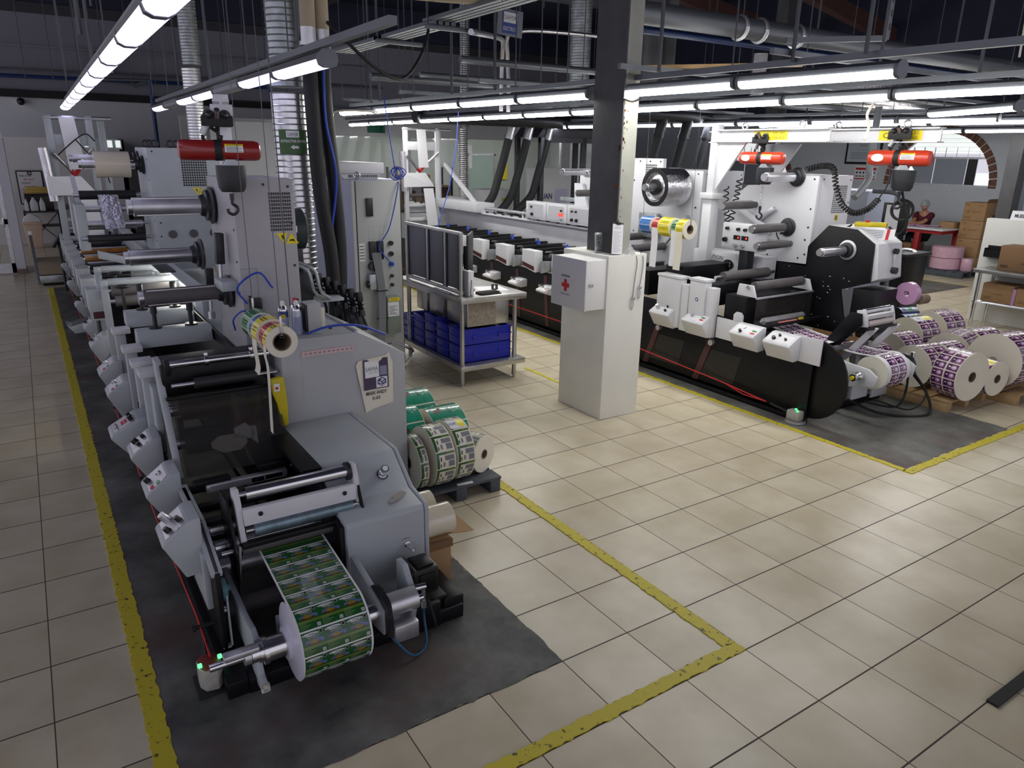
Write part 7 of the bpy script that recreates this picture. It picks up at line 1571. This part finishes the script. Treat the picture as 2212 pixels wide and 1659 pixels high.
tag(MB().cyl((4.2, 10.3, 3.16), (9.2, 10.3, 3.16), .13, n=18).build('manifold_duct', 'dark', at=(6, 10.3, 3.16)), 'dark manifold duct feeding the three black hoses', 'duct'); tag(MB().cyl((6.5, 7.0, 3.2), (9.0, 7.0, 3.2), .12, n=18).build('manifold_duct', 'dark', at=(7.5, 7, 3.2)), 'dark manifold duct right of the steel column', 'duct')
rq = thing('notice_board', 'white machine panel lettered in blue with pink and lilac sheets behind the hood legs', 'machine panel', (8.9, 12.5, 0))
MB().box(8.25, 9.9, 12.5, 12.6, .3, 2.2, .006).build('panel', 'white', rq); P = flat((8.25, 12.497, .3), (1, 0, 0), (0, 0, 1), .002); b = MB(); text(b, 'REQUAN', P, .42, 1.22, w=.62, h=.17, m=0, bold=.02); rect(b, P, .82, 1.2, .95, 1.4, 1); rect(b, P, .6, .92, .1, .8, 2); b.build('lettering', ['inkblue', mat('lilac_sheet', s2l(190, 190, 220), .6), mat('pink_sheet', s2l(226, 178, 190), .6)], rq)
tag(MB().box(8.4, 9.6, 12.61, 12.9, 2.1, 2.3).build('dark_monitor', 'screen', at=(9, 12.7, 2.1)), 'dark screen on top of the lettered machine panel', 'monitor') if 0 else None
# person half hidden behind the hoses
def head(mb_parent, c, s, look, hair=True, net=False):
    c = Vector(c); f = Vector(look).normalized(); r = Vector((f.y, -f.x, 0)).normalized(); u = r.cross(f).normalized()
    R = Matrix((r, f, u)).transposed().to_4x4(); R.translation = c
    return R
def body(root, pts, edges, radii, m, name, sub=2):
    me = bpy.data.meshes.new(name); me.from_pydata([Vector(p) for p in pts], edges, []); me.materials.append(M[m])
    o = bpy.data.objects.new(name, me); COL.objects.link(o)
    o.modifiers.new('skin', 'SKIN'); sk = me.skin_vertices[0].data if me.skin_vertices else None
    if sk is None:
        me.skin_vertices; 
    bpy.context.view_layer.objects.active = o
    for i, rr in enumerate(radii): me.skin_vertices[0].data[i].radius = rr if isinstance(rr, tuple) else (rr, rr)
    me.skin_vertices[0].data[0].use_root = True
    sb = o.modifiers.new('sub', 'SUBSURF'); sb.levels = sub; sb.render_levels = sub
    dg = bpy.context.evaluated_depsgraph_get(); m2 = bpy.data.meshes.new_from_object(o.evaluated_get(dg)); bpy.data.objects.remove(o)
    m2.materials.clear(); m2.materials.append(M[m])
    q = bpy.data.objects.new(name, m2); COL.objects.link(q); m2.polygons.foreach_set('use_smooth', [True]*len(m2.polygons)); q.parent = root; q.matrix_parent_inverse = root.matrix_basis.inverted(); return q
def person(lab, base, face, shirt, sit, hz, arms, net, trousers='navyc', hairc='hair'):
    """base: floor point under the hips, face: unit xy direction; hz: hip height; arms: list of hand targets"""
    f = Vector((*face, 0)).normalized(); r = Vector((f.y, -f.x, 0)); Z = Vector((0, 0, 1)); B = Vector((*base, 0)); H = B+Z*hz
    p = thing('person', lab, 'person', tuple(B))
    ch = H+Z*.32+f*.02; nk = H+Z*.53+f*.05; hd = H+Z*.66+f*.10
    P_ = [H, H+Z*.16, ch, nk, H+Z*.585+f*.07]; E = [(0, 1), (1, 2), (2, 3), (3, 4)]; Rr = [(.17, .13), (.15, .12), (.18, .125), (.075, .075), (.055, .055)]
    SH = []
    for s, t in zip((-1, 1), arms):
        sh_ = H+Z*.47+r*.20*s+f*.03; t = Vector(t); el_ = (sh_+t)/2+r*.10*s-Z*.09
        i = len(P_); P_ += [ch+Z*.12+r*.12*s, sh_, el_, t-(t-el_).normalized()*.04]; E += [(2, i), (i, i+1), (i+1, i+2), (i+2, i+3)]; Rr += [(.09, .08), (.068, .068), (.046, .046), (.03, .026)]; SH.append((sh_, el_, t))
    for s in (-1, 1):
        i = len(P_)
        if sit: kn = H+f*.42+r*.12*s; ft = kn-Z*(hz-.10)+f*.0
        else: kn = H-Z*hz*.48+r*.10*s+f*.02; ft = B+Z*.08+r*.10*s
        P_ += [H+r*.10*s-Z*.04, kn, ft, ft+f*.16-Z*.04]; E += [(0, i), (i, i+1), (i+1, i+2), (i+2, i+3)]; Rr += [(.10, .10), (.068, .068), (.045, .045), (.04, .035)]
    bo = body(p, P_, E, Rr, 'skin', 'body')
    # clothes follow the body
    n = len(P_)
    TP = [H-Z*.05, H+Z*.16, ch, H+Z*.50+f*.045]; TE = [(0, 1), (1, 2), (2, 3)]; TR = [(.185, .145), (.165, .132), (.195, .138), (.09, .085)]
    for s, (sh_, el_, t) in zip((-1, 1), SH):
        i = len(TP); TP += [ch+Z*.12+r*.12*s, sh_, sh_+(el_-sh_)*.75]; TE += [(2, i), (i, i+1), (i+1, i+2)]; TR += [(.105, .095), (.085, .085), (.068, .068)]
    body(p, TP, TE, TR, shirt, 'shirt')
    LP = [H]; LE = []; LR_ = [(.18, .15)]
    for s in (-1, 1):
        i = len(LP)
        if sit: kn = H+f*.42+r*.12*s; ft = kn-Z*(hz-.12)
        else: kn = H-Z*hz*.48+r*.10*s+f*.02; ft = B+Z*.10+r*.10*s
        LP += [H+r*.10*s-Z*.04, kn, ft]; LE += [(0, i), (i, i+1), (i+1, i+2)]; LR_ += [(.115, .115), (.082, .082), (.065, .065)]
    body(p, LP, LE, LR_, trousers, 'trousers')
    for s in (-1, 1):
        if sit: ft = H+f*.42+r*.12*s-Z*hz
        else: ft = B+r*.10*s
        q = MB().prism([(-.09, 0), (.17, 0), (.18, .05), (.07, .10), (-.08, .11)], 'y', -.045, .045, .02)
        R = Matrix((f, -r, Z)).transposed().to_4x4(); R.translation = ft; q.v = [tuple(R @ Vector(v)) for v in q.v]; q.build('shoe', 'plast', p)
    # head with face, ears, hair
    lf = (f*.93-Z*.36).normalized(); u = r.cross(lf).normalized(); u = u if u.z > 0 else -u
    R = Matrix((r, lf, u)).transposed().to_4x4(); R.translation = hd
    bm_ = bmesh.new(); bmesh.ops.create_uvsphere(bm_, u_segments=28, v_segments=20, radius=1.)
    for v in bm_.verts:
        x, y, z = v.co; w_ = 1-.26*max(0, -z)**1.3
        yy = y*(.098 if y > 0 else .102)
        v.co = Vector((x*.076*w_, yy*(1-.10*max(0, -z)) + (.012*max(0, -z) if y > 0 else 0), z*.118))
        if y > .5: 
            nz = math.exp(-(v.co.x/.014)**2-((v.co.z+.012)/.026)**2); v.co.y += .024*nz
            ey = math.exp(-((abs(v.co.x)-.032)/.016)**2-((v.co.z-.014)/.012)**2); v.co.y -= .009*ey
            li = math.exp(-(v.co.x/.024)**2-((v.co.z+.052)/.010)**2); v.co.y += .006*li
            cn = math.exp(-(v.co.x/.03)**2-((v.co.z+.098)/.02)**2); v.co.y += .008*cn
    q = MB().bm(bm_); q.v = [tuple(R @ Vector(v)) for v in q.v]; hq = q.build('head', 'skin', p)
    for s in (-1, 1):
        q = MB().sph((.033*s, .082, .014), .0105, 10); q.v = [tuple(R @ Vector(v)) for v in q.v]; q.build('eye', 'paper', hq)
        q = MB().sph((.033*s, .0905, .013), .005, 8).box(.033*s-.016, .033*s+.016, .088, .096, .034, .039, .002); q.v = [tuple(R @ Vector(v)) for v in q.v]; q.build('eyebrow', 'hair', hq)
        q = MB().sph((.076*s, -.005, .0), .026, 10, (.35, .7, 1.1)); q.v = [tuple(R @ Vector(v)) for v in q.v]; q.build('ear', 'skin', hq)
    q = MB().box(-.022, .022, .083, .095, -.054, -.048, .002); q.v = [tuple(R @ Vector(v)) for v in q.v]; q.build('mouth', mat('lips', s2l(150, 84, 78), .5), hq)
    bm_ = bmesh.new(); bmesh.ops.create_uvsphere(bm_, u_segments=24, v_segments=16, radius=1.)
    bmesh.ops.delete(bm_, geom=[v for v in bm_.verts if v.co.z < (-.05 if v.co.y < .2 else .42)], context='VERTS')
    for v in bm_.verts: v.co = Vector((v.co.x*.083, v.co.y*.110-.004, v.co.z*.126+.004))
    q = MB().bm(bm_); q.v = [tuple(R @ Vector(v)) for v in q.v]; q.build('hair', hairc, p)
    if net:
        bm_ = bmesh.new(); bmesh.ops.create_uvsphere(bm_, u_segments=28, v_segments=18, radius=1.)
        bmesh.ops.delete(bm_, geom=[v for v in bm_.verts if v.co.z < .02-.1*v.co.y+.30*max(0, v.co.y)], context='VERTS')
        for v in bm_.verts: k_ = 1+.04*math.sin(9*math.atan2(v.co.y, v.co.x)); v.co = Vector((v.co.x*.104*k_, v.co.y*.128*k_-.010, v.co.z*.150+.008))
        q = MB().bm(bm_); q.torus((0, -.01, .02), (0, .25, 1), .105, .008, 24, 6); q.v = [tuple(R @ Vector(v)) for v in q.v]; q.build('hair_net', 'net', p)
    # hands: palm, four fingers, thumb
    for s, (sh_, el_, t) in zip((-1, 1), SH):
        d = (t-el_).normalized(); d.z *= .3; d.normalize(); sd_ = Vector((d.y, -d.x, 0)).normalized()
        HP = [t-d*.03, t+d*.035]; HE = [(0, 1)]; HR = [(.03, .022), (.036, .018)]
        for k in range(4):
            i = len(HP); o_ = sd_*(.027-.018*k); L_ = (.032, .038, .036, .028)[k]
            HP += [t+d*.06+o_, t+d*(.06+L_)+o_*1.1-Z*.006, t+d*(.06+L_*1.7)+o_*1.1-Z*.022]; HE += [(1, i), (i, i+1), (i+1, i+2)]; HR += [.0095, .0088, .0075]
        i = len(HP); ts = s if (sd_.dot(r) > 0) else -s
        HP += [t+sd_*.034*-ts, t+d*.03+sd_*.058*-ts-Z*.008, t+d*.058+sd_*.060*-ts-Z*.014]; HE += [(0, i), (i, i+1), (i+1, i+2)]; HR += [.012, .011, .009]
        body(p, HP, HE, HR, 'skin', 'hand', 1)
    return p
person('seated person in maroon polo and hairnet looking down at the packing desk', (16.62, 7.28), (-1, -.1), 'maroon', True, .80, [(16.10, 7.46, 1.06), (16.08, 7.06, 1.06)], True)
person('person in dark top behind the office glass, half hidden by a black hose', (9.75, 14.3), (1, -.3), 'navyc', True, .72, [(10.2, 14.5, 1.0), (10.2, 14.1, 1.0)], True)
tag(MB().box(10.05, 11.0, 13.9, 14.7, .93, .97, .004).box(10.1, 10.16, 13.95, 14.01, 0, .93).box(10.9, 10.96, 14.6, 14.66, 0, .93).box(10.1, 10.16, 14.6, 14.66, 0, .93).box(10.9, 10.96, 13.95, 14.01, 0, .93).build('work_table', 'white', at=(10.5, 14.3, 0)), 'white work table in front of the half hidden person', 'table')
for i, (x, y, z, l) in enumerate(((9.75, 14.3, .62, 'stool under the person in the dark top'),)): 
    t_ = thing('work_stool', l, 'stool', (x, y, 0)); MB().lathe((x, y, z-.06), (0, 0, 1), [(.16, 0), (.18, .02), (.17, .06)], 18).build('seat', 'vinyl', t_); MB().cyl((x, y, .03), (x, y, z-.06), .03, n=10).lathe((x, y, 0), (0, 0, 1), [(.22, 0), (.2, .03)], 18).build('pedestal', 'dark', t_)

# ================================================================== right side: arched window wall and packing corner
XW = 17.6
def archwall(y0, y1, zt, arches):
    """wall panel on x = XW with half-round openings (yc, R, spring)"""
    b = MB(); cur = y0
    for yc, R, zs, zsill in sorted(arches):
        b.box(XW, XW+.15, cur, yc-R, 0, zt); b.box(XW, XW+.15, yc-R, yc+R, 0, zsill)
        n = 20
        for i in range(n):
            a0, a1 = PI*i/n, PI*(i+1)/n
            p, q = (yc-R*math.cos(a0), zs+R*math.sin(a0)), (yc-R*math.cos(a1), zs+R*math.sin(a1))
            b.prism([p, q, (q[0], zt), (p[0], zt)], 'x', XW, XW+.15)
        cur = yc+R
    b.box(XW, XW+.15, cur, y1, 0, zt); return b
ARCH = [(7.65, 1.24, 1.96, 1.93), (13.65, 1.5, 1.75, 1.7)]
struct(archwall(6.05, 23, 3.62, ARCH), 'wall_right', mat('wall_bluewhite', s2l(200, 206, 214), .8, noise=.02))
for k, (yc, R, zs, sill) in enumerate(ARCH):
    b = MB(); n = 24
    for i in range(n):
        a0, a1 = PI*i/n+.012, PI*(i+1)/n-.012
        b.prism([(yc-R*math.cos(a0), zs+R*math.sin(a0)), (yc-R*math.cos(a1), zs+R*math.sin(a1)), (yc-(R+.17)*math.cos(a1), zs+(R+.17)*math.sin(a1)), (yc-(R+.17)*math.cos(a0), zs+(R+.17)*math.sin(a0))], 'x', XW-.03, XW+.02)
    for s in (-1, 1): b.box(XW-.03, XW+.02, yc+s*R, yc+s*(R+.17), sill-.02, zs)
    struct(b, 'trim_%d' % (5+k), 'brick')
    o = struct(MB().box(XW+.02, XW+.06, yc-R, yc+R, sill, sill+.04).box(XW+.02, XW+.06, yc-R*.97, yc+R*.97, zs+.62, zs+.67), 'window_%d' % (3+k), 'alu')
    for i, (u0, u1, m) in enumerate(((-.98, -.72, 'daylight'), (-.70, -.52, 'plast'), (-.5, .12, 'window'), (.14, .62, 'window'), (.64, .97, 'window'))):
        MB().box(XW+.03, XW+.05, yc+R*u0, yc+R*u1, sill+.04, zs+.62 if abs(u0) < .9 and abs(u1) < .9 else zs+.30).build('window_panel', m, o)
    b = MB(); pts = [(yc-R*math.cos(PI*i/24)*.995, zs+R*math.sin(PI*i/24)*.995) for i in range(25)]; pts = [p for p in pts if p[1] >= zs+.66]
    b.prism(pts, 'x', XW+.08, XW+.09).build('bright_pane', 'daylight', o)
    g = MB()
    for j in range(6): g.box(XW+.07, XW+.079, yc-R*.7, yc+R*.7, zs+.70+.1*j, zs+.705+.1*j)
    for j in range(7): g.box(XW+.07, XW+.079, yc-R*.7+.27*j, yc-R*.7+.275*j, zs+.67, zs+R*.72)
    g.build('pane_joint', mat('joint_grey', s2l(190, 200, 200), .6), o)
ps = thing('framed_poster', 'black framed certificate on the wall left of the arched window', 'framed notice', (XW-.03, 9.75, 2.4))
MB().box(XW-.04, XW-.005, 9.25, 10.3, 2.40, 3.05, .006).build('frame', 'ink', ps); MB().box(XW-.045, XW-.04, 9.31, 10.24, 2.46, 2.99).build('poster_sheet', mat('poster_pale', s2l(190, 200, 210), .4), ps)
P = flat((XW-.047, 10.24, 2.46), (0, -1, 0), (0, 0, 1), .001); b = MB(); text(b, 'SAMA', P, .46, .43, w=.24, h=.07); text(b, 'POLITICA DE CALIDAD', P, .46, .32, w=.34, h=.03)
for k in range(4): rect(b, P, .10+.02*(k % 2), .82-.03*(k % 3), .08+.05*k, .095+.05*k)
b.build('lettering', 'inkgrey', ps)
sp_ = thing('safety_poster', 'red and white safety poster below the framed certificate', 'poster', (XW-.02, 9.6, 1.98)); MB().box(XW-.02, XW-.005, 9.3, 9.95, 1.98, 2.36).build('poster_sheet', 'paper', sp_)
P = flat((XW-.022, 9.95, 1.98), (0, -1, 0), (0, 0, 1), .001); b = MB(); rect(b, P, .02, .63, .27, .33, 1); rect(b, P, .02, .63, .02, .05, 1)
for k in range(6): oval(b, P, .07+.10*k, .2, .03, .03, 0, 10); rect(b, P, .04+.1*k, .1+.1*k, .09, .12, 2)
b.build('lettering', ['inkblue', 'inkred', 'ink'], sp_)
# grey sheet-metal door at the right end of that wall
o = struct(MB().box(XW-.02, XW+.1, 5.95, 6.05, 0, 3.6).box(XW-.02, XW+.1, 4.6, 4.7, 0, 3.6).box(XW-.02, XW+.1, 4.6, 6.05, 1.2, 1.28).box(XW-.02, XW+.1, 4.6, 6.05, 2.05, 2.12).box(XW-.02, XW+.1, 4.6, 6.05, 2.85, 2.92), 'door_3', mat('door_frame_grey', s2l(176, 182, 192), .5))
MB().box(XW, XW+.05, 4.7, 5.95, 0, 3.6).build('door_leaf', mat('door_bluegrey', s2l(132, 140, 156), .5), o); MB().box(XW-.06, XW-.02, 5.1, 5.13, 1.3, 1.6).build('door_handle', 'alu', o)
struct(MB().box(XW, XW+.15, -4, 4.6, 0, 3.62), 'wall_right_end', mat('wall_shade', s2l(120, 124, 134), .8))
# packing desk
dk = thing('packing_desk', 'packing desk with white top on red legs before the seated person', 'desk', (16.0, 7., 0))
MB().box(15.55, 16.5, 6.25, 8.1, .98, 1.02, .006).build('desk_top', 'lamin', dk); MB().box(15.6, 16.45, 6.3, 8.05, .90, .98).build('apron', 'deskred', dk)
for x, y in ((15.64, 6.85), (16.4, 6.34), (16.4, 8.0), (15.64, 8.0)): MB().box(x-.06, x+.06, y-.06, y+.06, 0, .92, .006).build('leg', 'deskred', dk)
bx = thing('open_carton', 'open cardboard carton on the packing desk before the seated person', 'box', (15.77, 7.85, 1.02)); MB().box(15.62, 15.92, 7.62, 8.08, 1.02, 1.2, .004).build('carton_body', 'card', bx); MB().prism([(7.62, 1.2), (7.86, 1.2), (7.45, 1.38)], 'x', 15.63, 15.645).build('carton_flap', 'card', bx); MB().prism([(15.62, 1.2), (15.92, 1.2), (15.95, 1.24), (15.67, 1.25)], 'y', 7.62, 8.08).build('carton_flap', 'carddk', bx)
random.seed(9)
for i in range(14):
    x, y, z = random.uniform(15.7, 16.15), random.uniform(6.45, 7.15), 1.022+.012*(i % 4)
    tag(MB().prism([(x, y), (x+.14, y+.03), (x+.12, y+.2), (x-.03, y+.16)], 'z', z, z+.01).build('label_sheet', 'pinkl' if i % 3 else 'pinkfilm', at=(x, y, z)), 'one of the loose pink label sheets heaped on the packing desk', 'label sheet', 'pink label sheets on the packing desk')
tag(MB().box(16.1, 16.45, 6.3, 6.65, 1.021, 1.16, .004).build('flat_carton', 'card', at=(16.3, 6.5, 1.02)), 'flat cardboard carton at the right end of the packing desk', 'box')
for k in range(2):
    x, y = 15.0, 7.55+.5*k
    c = thing('folding_chair', ('black folding chair with chrome frame in front of the packing desk, nearer the picture edge' if k == 0 else 'second black folding chair further along the packing desk'), 'chair', (x, y, 0), 'folding chairs at the packing desk')
    MB().box(x-.04, x+.38, y-.2, y+.2, .52, .56, .015).build('seat', 'vinyl', c); MB().prism([(x-.10, .86), (x-.06, .86), (x-.03, 1.14), (x-.07, 1.14)], 'y', y-.22, y+.22, .012).build('backrest', 'vinyl', c)
    for s in (-.2, .2): MB().pipe([(x-.06, y+s, 1.12), (x-.02, y+s, .8), (x+.30, y+s, .02)], .014, 8).build('leg', 'chrome', c); MB().pipe([(x+.06, y+s, .54), (x-.14, y+s, .02)], .014, 8).build('leg', 'chrome', c)
for i in range(4):
    c = thing('carton', ('closed', 'closed', 'closed', 'open')[i]+' brown carton, %s from the floor in the tall stack beside the desk' % ORD[i], 'box', (16.45, 6.0, .41*i), 'tall stack of brown cartons')
    b = MB().box(16.2, 16.7, 5.72, 6.22 if i < 3 else 6.2, .41*i+.001, .41*i+.405, .005); 
    b.build('carton_body', 'card', c)
    if i == 3: MB().prism([(5.72, 1.635), (5.74, 1.635), (5.70, 1.72), (5.68, 1.72)], 'x', 16.2, 16.7).build('carton_flap', 'carddk', c)
    P = flat((16.198, 6.22, .41*i), (0, -1, 0), (0, 0, 1), .002); b = MB(); rect(b, P, .34, .46, .33, .34); rect(b, P, .05, .2, .05, .06); rect(b, P, .05, .2, .08, .09); text(b, 'SAMA', P, .3, .2, w=.2, h=.045); poly(b, P, [(.10, .2), (.13, .23), (.16, .2), (.13, .17)]); rect(b, P, .05, .14, .34, .36); b.build('lettering', 'carddk', c)
pallet('dark grey pallet with pink wrapped rolls in front of the packing desk', 15.35, 16.15, 5.55, 6.75, .14, 'gpal')
for k, (x, y, z, r, h_, l) in enumerate(((15.75, 6.15, .142, .33, .255, 'lower big pink wrapped roll on the far grey pallet'), (15.75, 6.15, .40, .335, .25, 'upper big pink wrapped roll on the far grey pallet'), (15.75, 5.68, .142, .12, .28, 'small pink wrapped roll at the right of the far grey pallet'))):
    tag(MB().lathe((x, y, z), (0, 0, 1), [(r*.94, 0), (r, .012), (r, h_-.012), (r*.94, h_), (r*.2, h_)], 36).build('wrapped_roll', 'pinkfilm', at=(x, y, z)), l, 'wrapped roll', 'pink wrapped rolls')
tag(MB().obox((15.5, 6.9, .15), (15.42, 7.2, .70), .5, .02).build('cardboard_sheet', 'carddk', at=(15.5, 7, .15)), 'cardboard sheet leaning behind the pink wrapped rolls', 'cardboard')
tag(MB().box(15.7, 16.3, 7.0, 7.7, .0, .62, .006).build('carton', 'carddk', at=(16, 7.3, 0)), 'dark open carton under the packing desk', 'box')
for i in range(7): tag(MB().box(15.45, 15.95, 7.35+.0*i, 7.95, .66+.032*i, .685+.032*i, .003).build('label_bundle', 'vinyl' if i % 2 else 'zinc', at=(15.7, 7.6, .66+.032*i)), 'flat dark bundle, %s in the pile under the packing desk' % ORD[i], 'bundle', 'dark bundles under the packing desk')
tag(MB().box(15.4, 16.0, 7.3, 8.0, .62, .655, .003).build('lower_shelf', 'dark', at=(15.7, 7.6, .62)), 'dark lower shelf board under the packing desk', 'shelf')
tr = thing('waste_bin', 'tall black waste cart behind the black press, waste labels on top', 'waste bin', (9.9, 4.1, 0))
MB().prism([(9.75, .05), (10.25, .05), (10.35, 1.08), (9.65, 1.08)], 'y', 3.8, 4.5, .01).build('bin_body', 'plast', tr); MB().box(9.62, 10.38, 3.77, 4.53, 1.05, 1.10, .006).build('rim', 'vinyl', tr)
tag(MB().ring((9.85, 4.35, 1.22), (10.0, 4.3, 1.22), .17, .08, 28).build('red_label_roll', mat('roll_maroon', s2l(150, 50, 70), .35, noise=.3, nscale=20), at=(9.9, 4.3, 1.2)), 'maroon label roll resting on the black waste cart', 'label roll'); tag(MB().sph((10.0, 4.0, 1.10), .18, 12, (1, 1, .35)).build('waste_film', 'foil', at=(10, 4, 1.1)), 'heap of crumpled silver waste film in the black cart', 'waste')
tg = thing('screen_stand', 'black framed document stand behind the white gearbox', 'document stand', (7.6, 2.9, 0)); MB().box(7.58, 7.62, 2.75, 3.1, 1.6, 2.0, .006).build('frame', 'plast', tg); MB().box(7.575, 7.58, 2.87, 3.05, 1.65, 1.97).build('document_sheet', 'paper', tg); MB().cyl((7.62, 2.9, 0), (7.62, 2.9, 2.05), .03, n=12).pipe([(7.62, 2.9, 2.05), (7.62, 3.0, 2.12), (7.62, 3.3, 2.13)], .03, 10, 5).build('post', 'strut', tg)
gp = tag(MB().box(8.2, 8.9, 3.72, 5.2, .0, 2.1, .01).build('machine_cabinet', mat('panel_bluegrey', s2l(150, 156, 170), .5), at=(8.3, 3.5, 0)), 'tall blue grey panel behind the perforated machine tower', 'panel')
# partition with steel table, cartons, basket and sign
struct(MB().box(11.05, 11.2, -1.5, 3.35, 0, 1.66), 'wall_partition', 'plaster')
tk = thing('steel_side_table', 'stainless side table with wire shelf before the low partition', 'table', (10.75, 2.2, 0))
MB().box(10.42, 11.02, .2, 3.12, .86, .92, .01).build('table_top', 'stain', tk)
for x, y in ((10.48, 3.02), (10.98, 3.04), (10.48, .3), (10.98, .3)): MB().cyl((x, y, 0), (x, y, .87), .025, n=12).cyl((x, y, .30), (x, y, .38), .03, n=12).build('leg', 'chrome', tk)
b = MB()
for i in range(15): b.cyl((10.47+.037*i, .25, .40), (10.47+.037*i, 3.05, .40), .005, n=6)
for y in (.25, 1.6, 3.05): b.cyl((10.46, y, .40), (11.0, y, .40), .01, n=6)
b.build('wire_shelf', 'chrome', tk)
for i, (y0, y1, x0, z0, z1, l) in enumerate(((2.55, 3.0, 10.6, .41, .70, 'brown carton at the left of the wire shelf'), (2.12, 2.5, 10.58, .41, .68, 'brown carton second on the wire shelf'), (1.6, 2.05, 10.58, .41, .69, 'brown carton at the right of the wire shelf'), (2.15, 2.86, 10.6, .922, 1.30, 'open brown carton with dark rim on the side table'), (1.35, 2.1, 10.62, .922, 1.25, 'second brown carton on the side table'))):
    c = thing('carton', l, 'box', (10.8, y0, z0)); MB().box(x0, 11.0, y0, y1, z0, z1, .006).build('carton_body', 'card' if i != 3 else 'carddk', c)
    P = flat((x0-.002, y1, z0), (0, -1, 0), (0, 0, 1), .001); b = MB(); rect(b, P, .04, .15, .05, .06); rect(b, P, .04, .15, .075, .085); text(b, 'SAMA', P, (y1-y0)*.55, .13, w=.14, h=.03); b.build('lettering', 'carddk' if i != 3 else 'ink', c)
for y, m, l in ((2.52, 'pinkl', 'pink wrapped strip squeezed between cartons on the wire shelf'), (2.08, 'inkred', 'red ribbon bundle between cartons on the wire shelf')): tag(MB().box(10.57, 10.75, y-.018, y+.028, .41, .66, .004).build('label_strip', m, at=(10.6, y, .41)), l, 'label strip')
bk = thing('mesh_basket', 'black wire mesh basket hanging on the low partition', 'basket', (11.0, 3.0, 1.06))
b = MB()
for i in range(10): b.box(10.93, 10.936, 2.80+.045*i, 2.806+.045*i, 1.07, 1.18)
b.box(10.93, 11.05, 2.80, 3.24, 1.06, 1.07).box(10.93, 10.937, 2.80, 3.24, 1.17, 1.18).box(11.04, 11.05, 2.80, 3.24, 1.06, 1.24).box(10.93, 11.05, 2.80, 2.806, 1.06, 1.2).box(10.93, 11.05, 3.234, 3.24, 1.06, 1.2).box(10.932, 10.935, 2.80, 3.24, 1.07, 1.17); b.build('wire_mesh', 'plast', bk)
ms = thing('sample_sign', 'white MUESTRAS tent sign on top of the low partition', 'sign', (11.1, 2.85, 1.66)); MB().prism([(11.06, 1.661), (11.16, 1.661), (11.12, 1.80), (11.10, 1.80)], 'y', 2.65, 3.02).build('folded_card', 'paper', ms)
P = flat((11.062, 3.0, 1.675), (0, -1, 0), (.3, 0, 1), .003); b = MB(); text(b, 'MUESTRAS', P, .17, .05, w=.27, h=.055, bold=.03); b.build('lettering', 'ink', ms)
dy = thing('acrylic_display', 'clear acrylic display box with papers behind the sample sign', 'display', (11.3, 2.6, 1.66)); MB().box(11.12, 11.19, 2.2, 2.9, 1.661, 2.1).build('acrylic_case', 'acry', dy); MB().box(11.15, 11.17, 2.3, 2.85, 1.7, 1.98).build('paper_sheets', 'paper', dy)
uv = thing('bottle_filler', 'black pump bottle on a dark stand by the far right wall', 'pump', (16.6, 5.75, 0)); MB().box(16.45, 16.8, 5.6, 5.9, .0, .05).cyl((16.62, 5.75, .05), (16.62, 5.75, .75), .03, n=10).build('stand', 'dark', uv); MB().lathe((16.62, 5.75, .3), (0, 0, 1), [(.11, 0), (.11, .55), (.06, .7), (.04, .72), (.04, .95)], 18).build('bottle', 'plast', uv); MB().pipe([(16.62, 5.75, 1.25), (16.60, 5.68, 1.36), (16.62, 5.5, 1.3)], .015, 8, 5).build('spout', 'rub', uv)
tag(MB().ring((5.72, 1.60, 1.18), (5.80, 1.60, 1.18), .12, .03, 28).build('purple_roll', 'pinkl', at=(5.75, 1.6, 1.18)), 'small purple roll mounted on the end of the black press', 'label roll'); tag(MB().cyl((5.82, 1.5, 1.12), (5.95, 1.5, 1.12), .05, n=18).build('card_core', 'core', at=(5.9, 1.5, 1.1)), 'brown card core beside the small purple roll', 'card core')
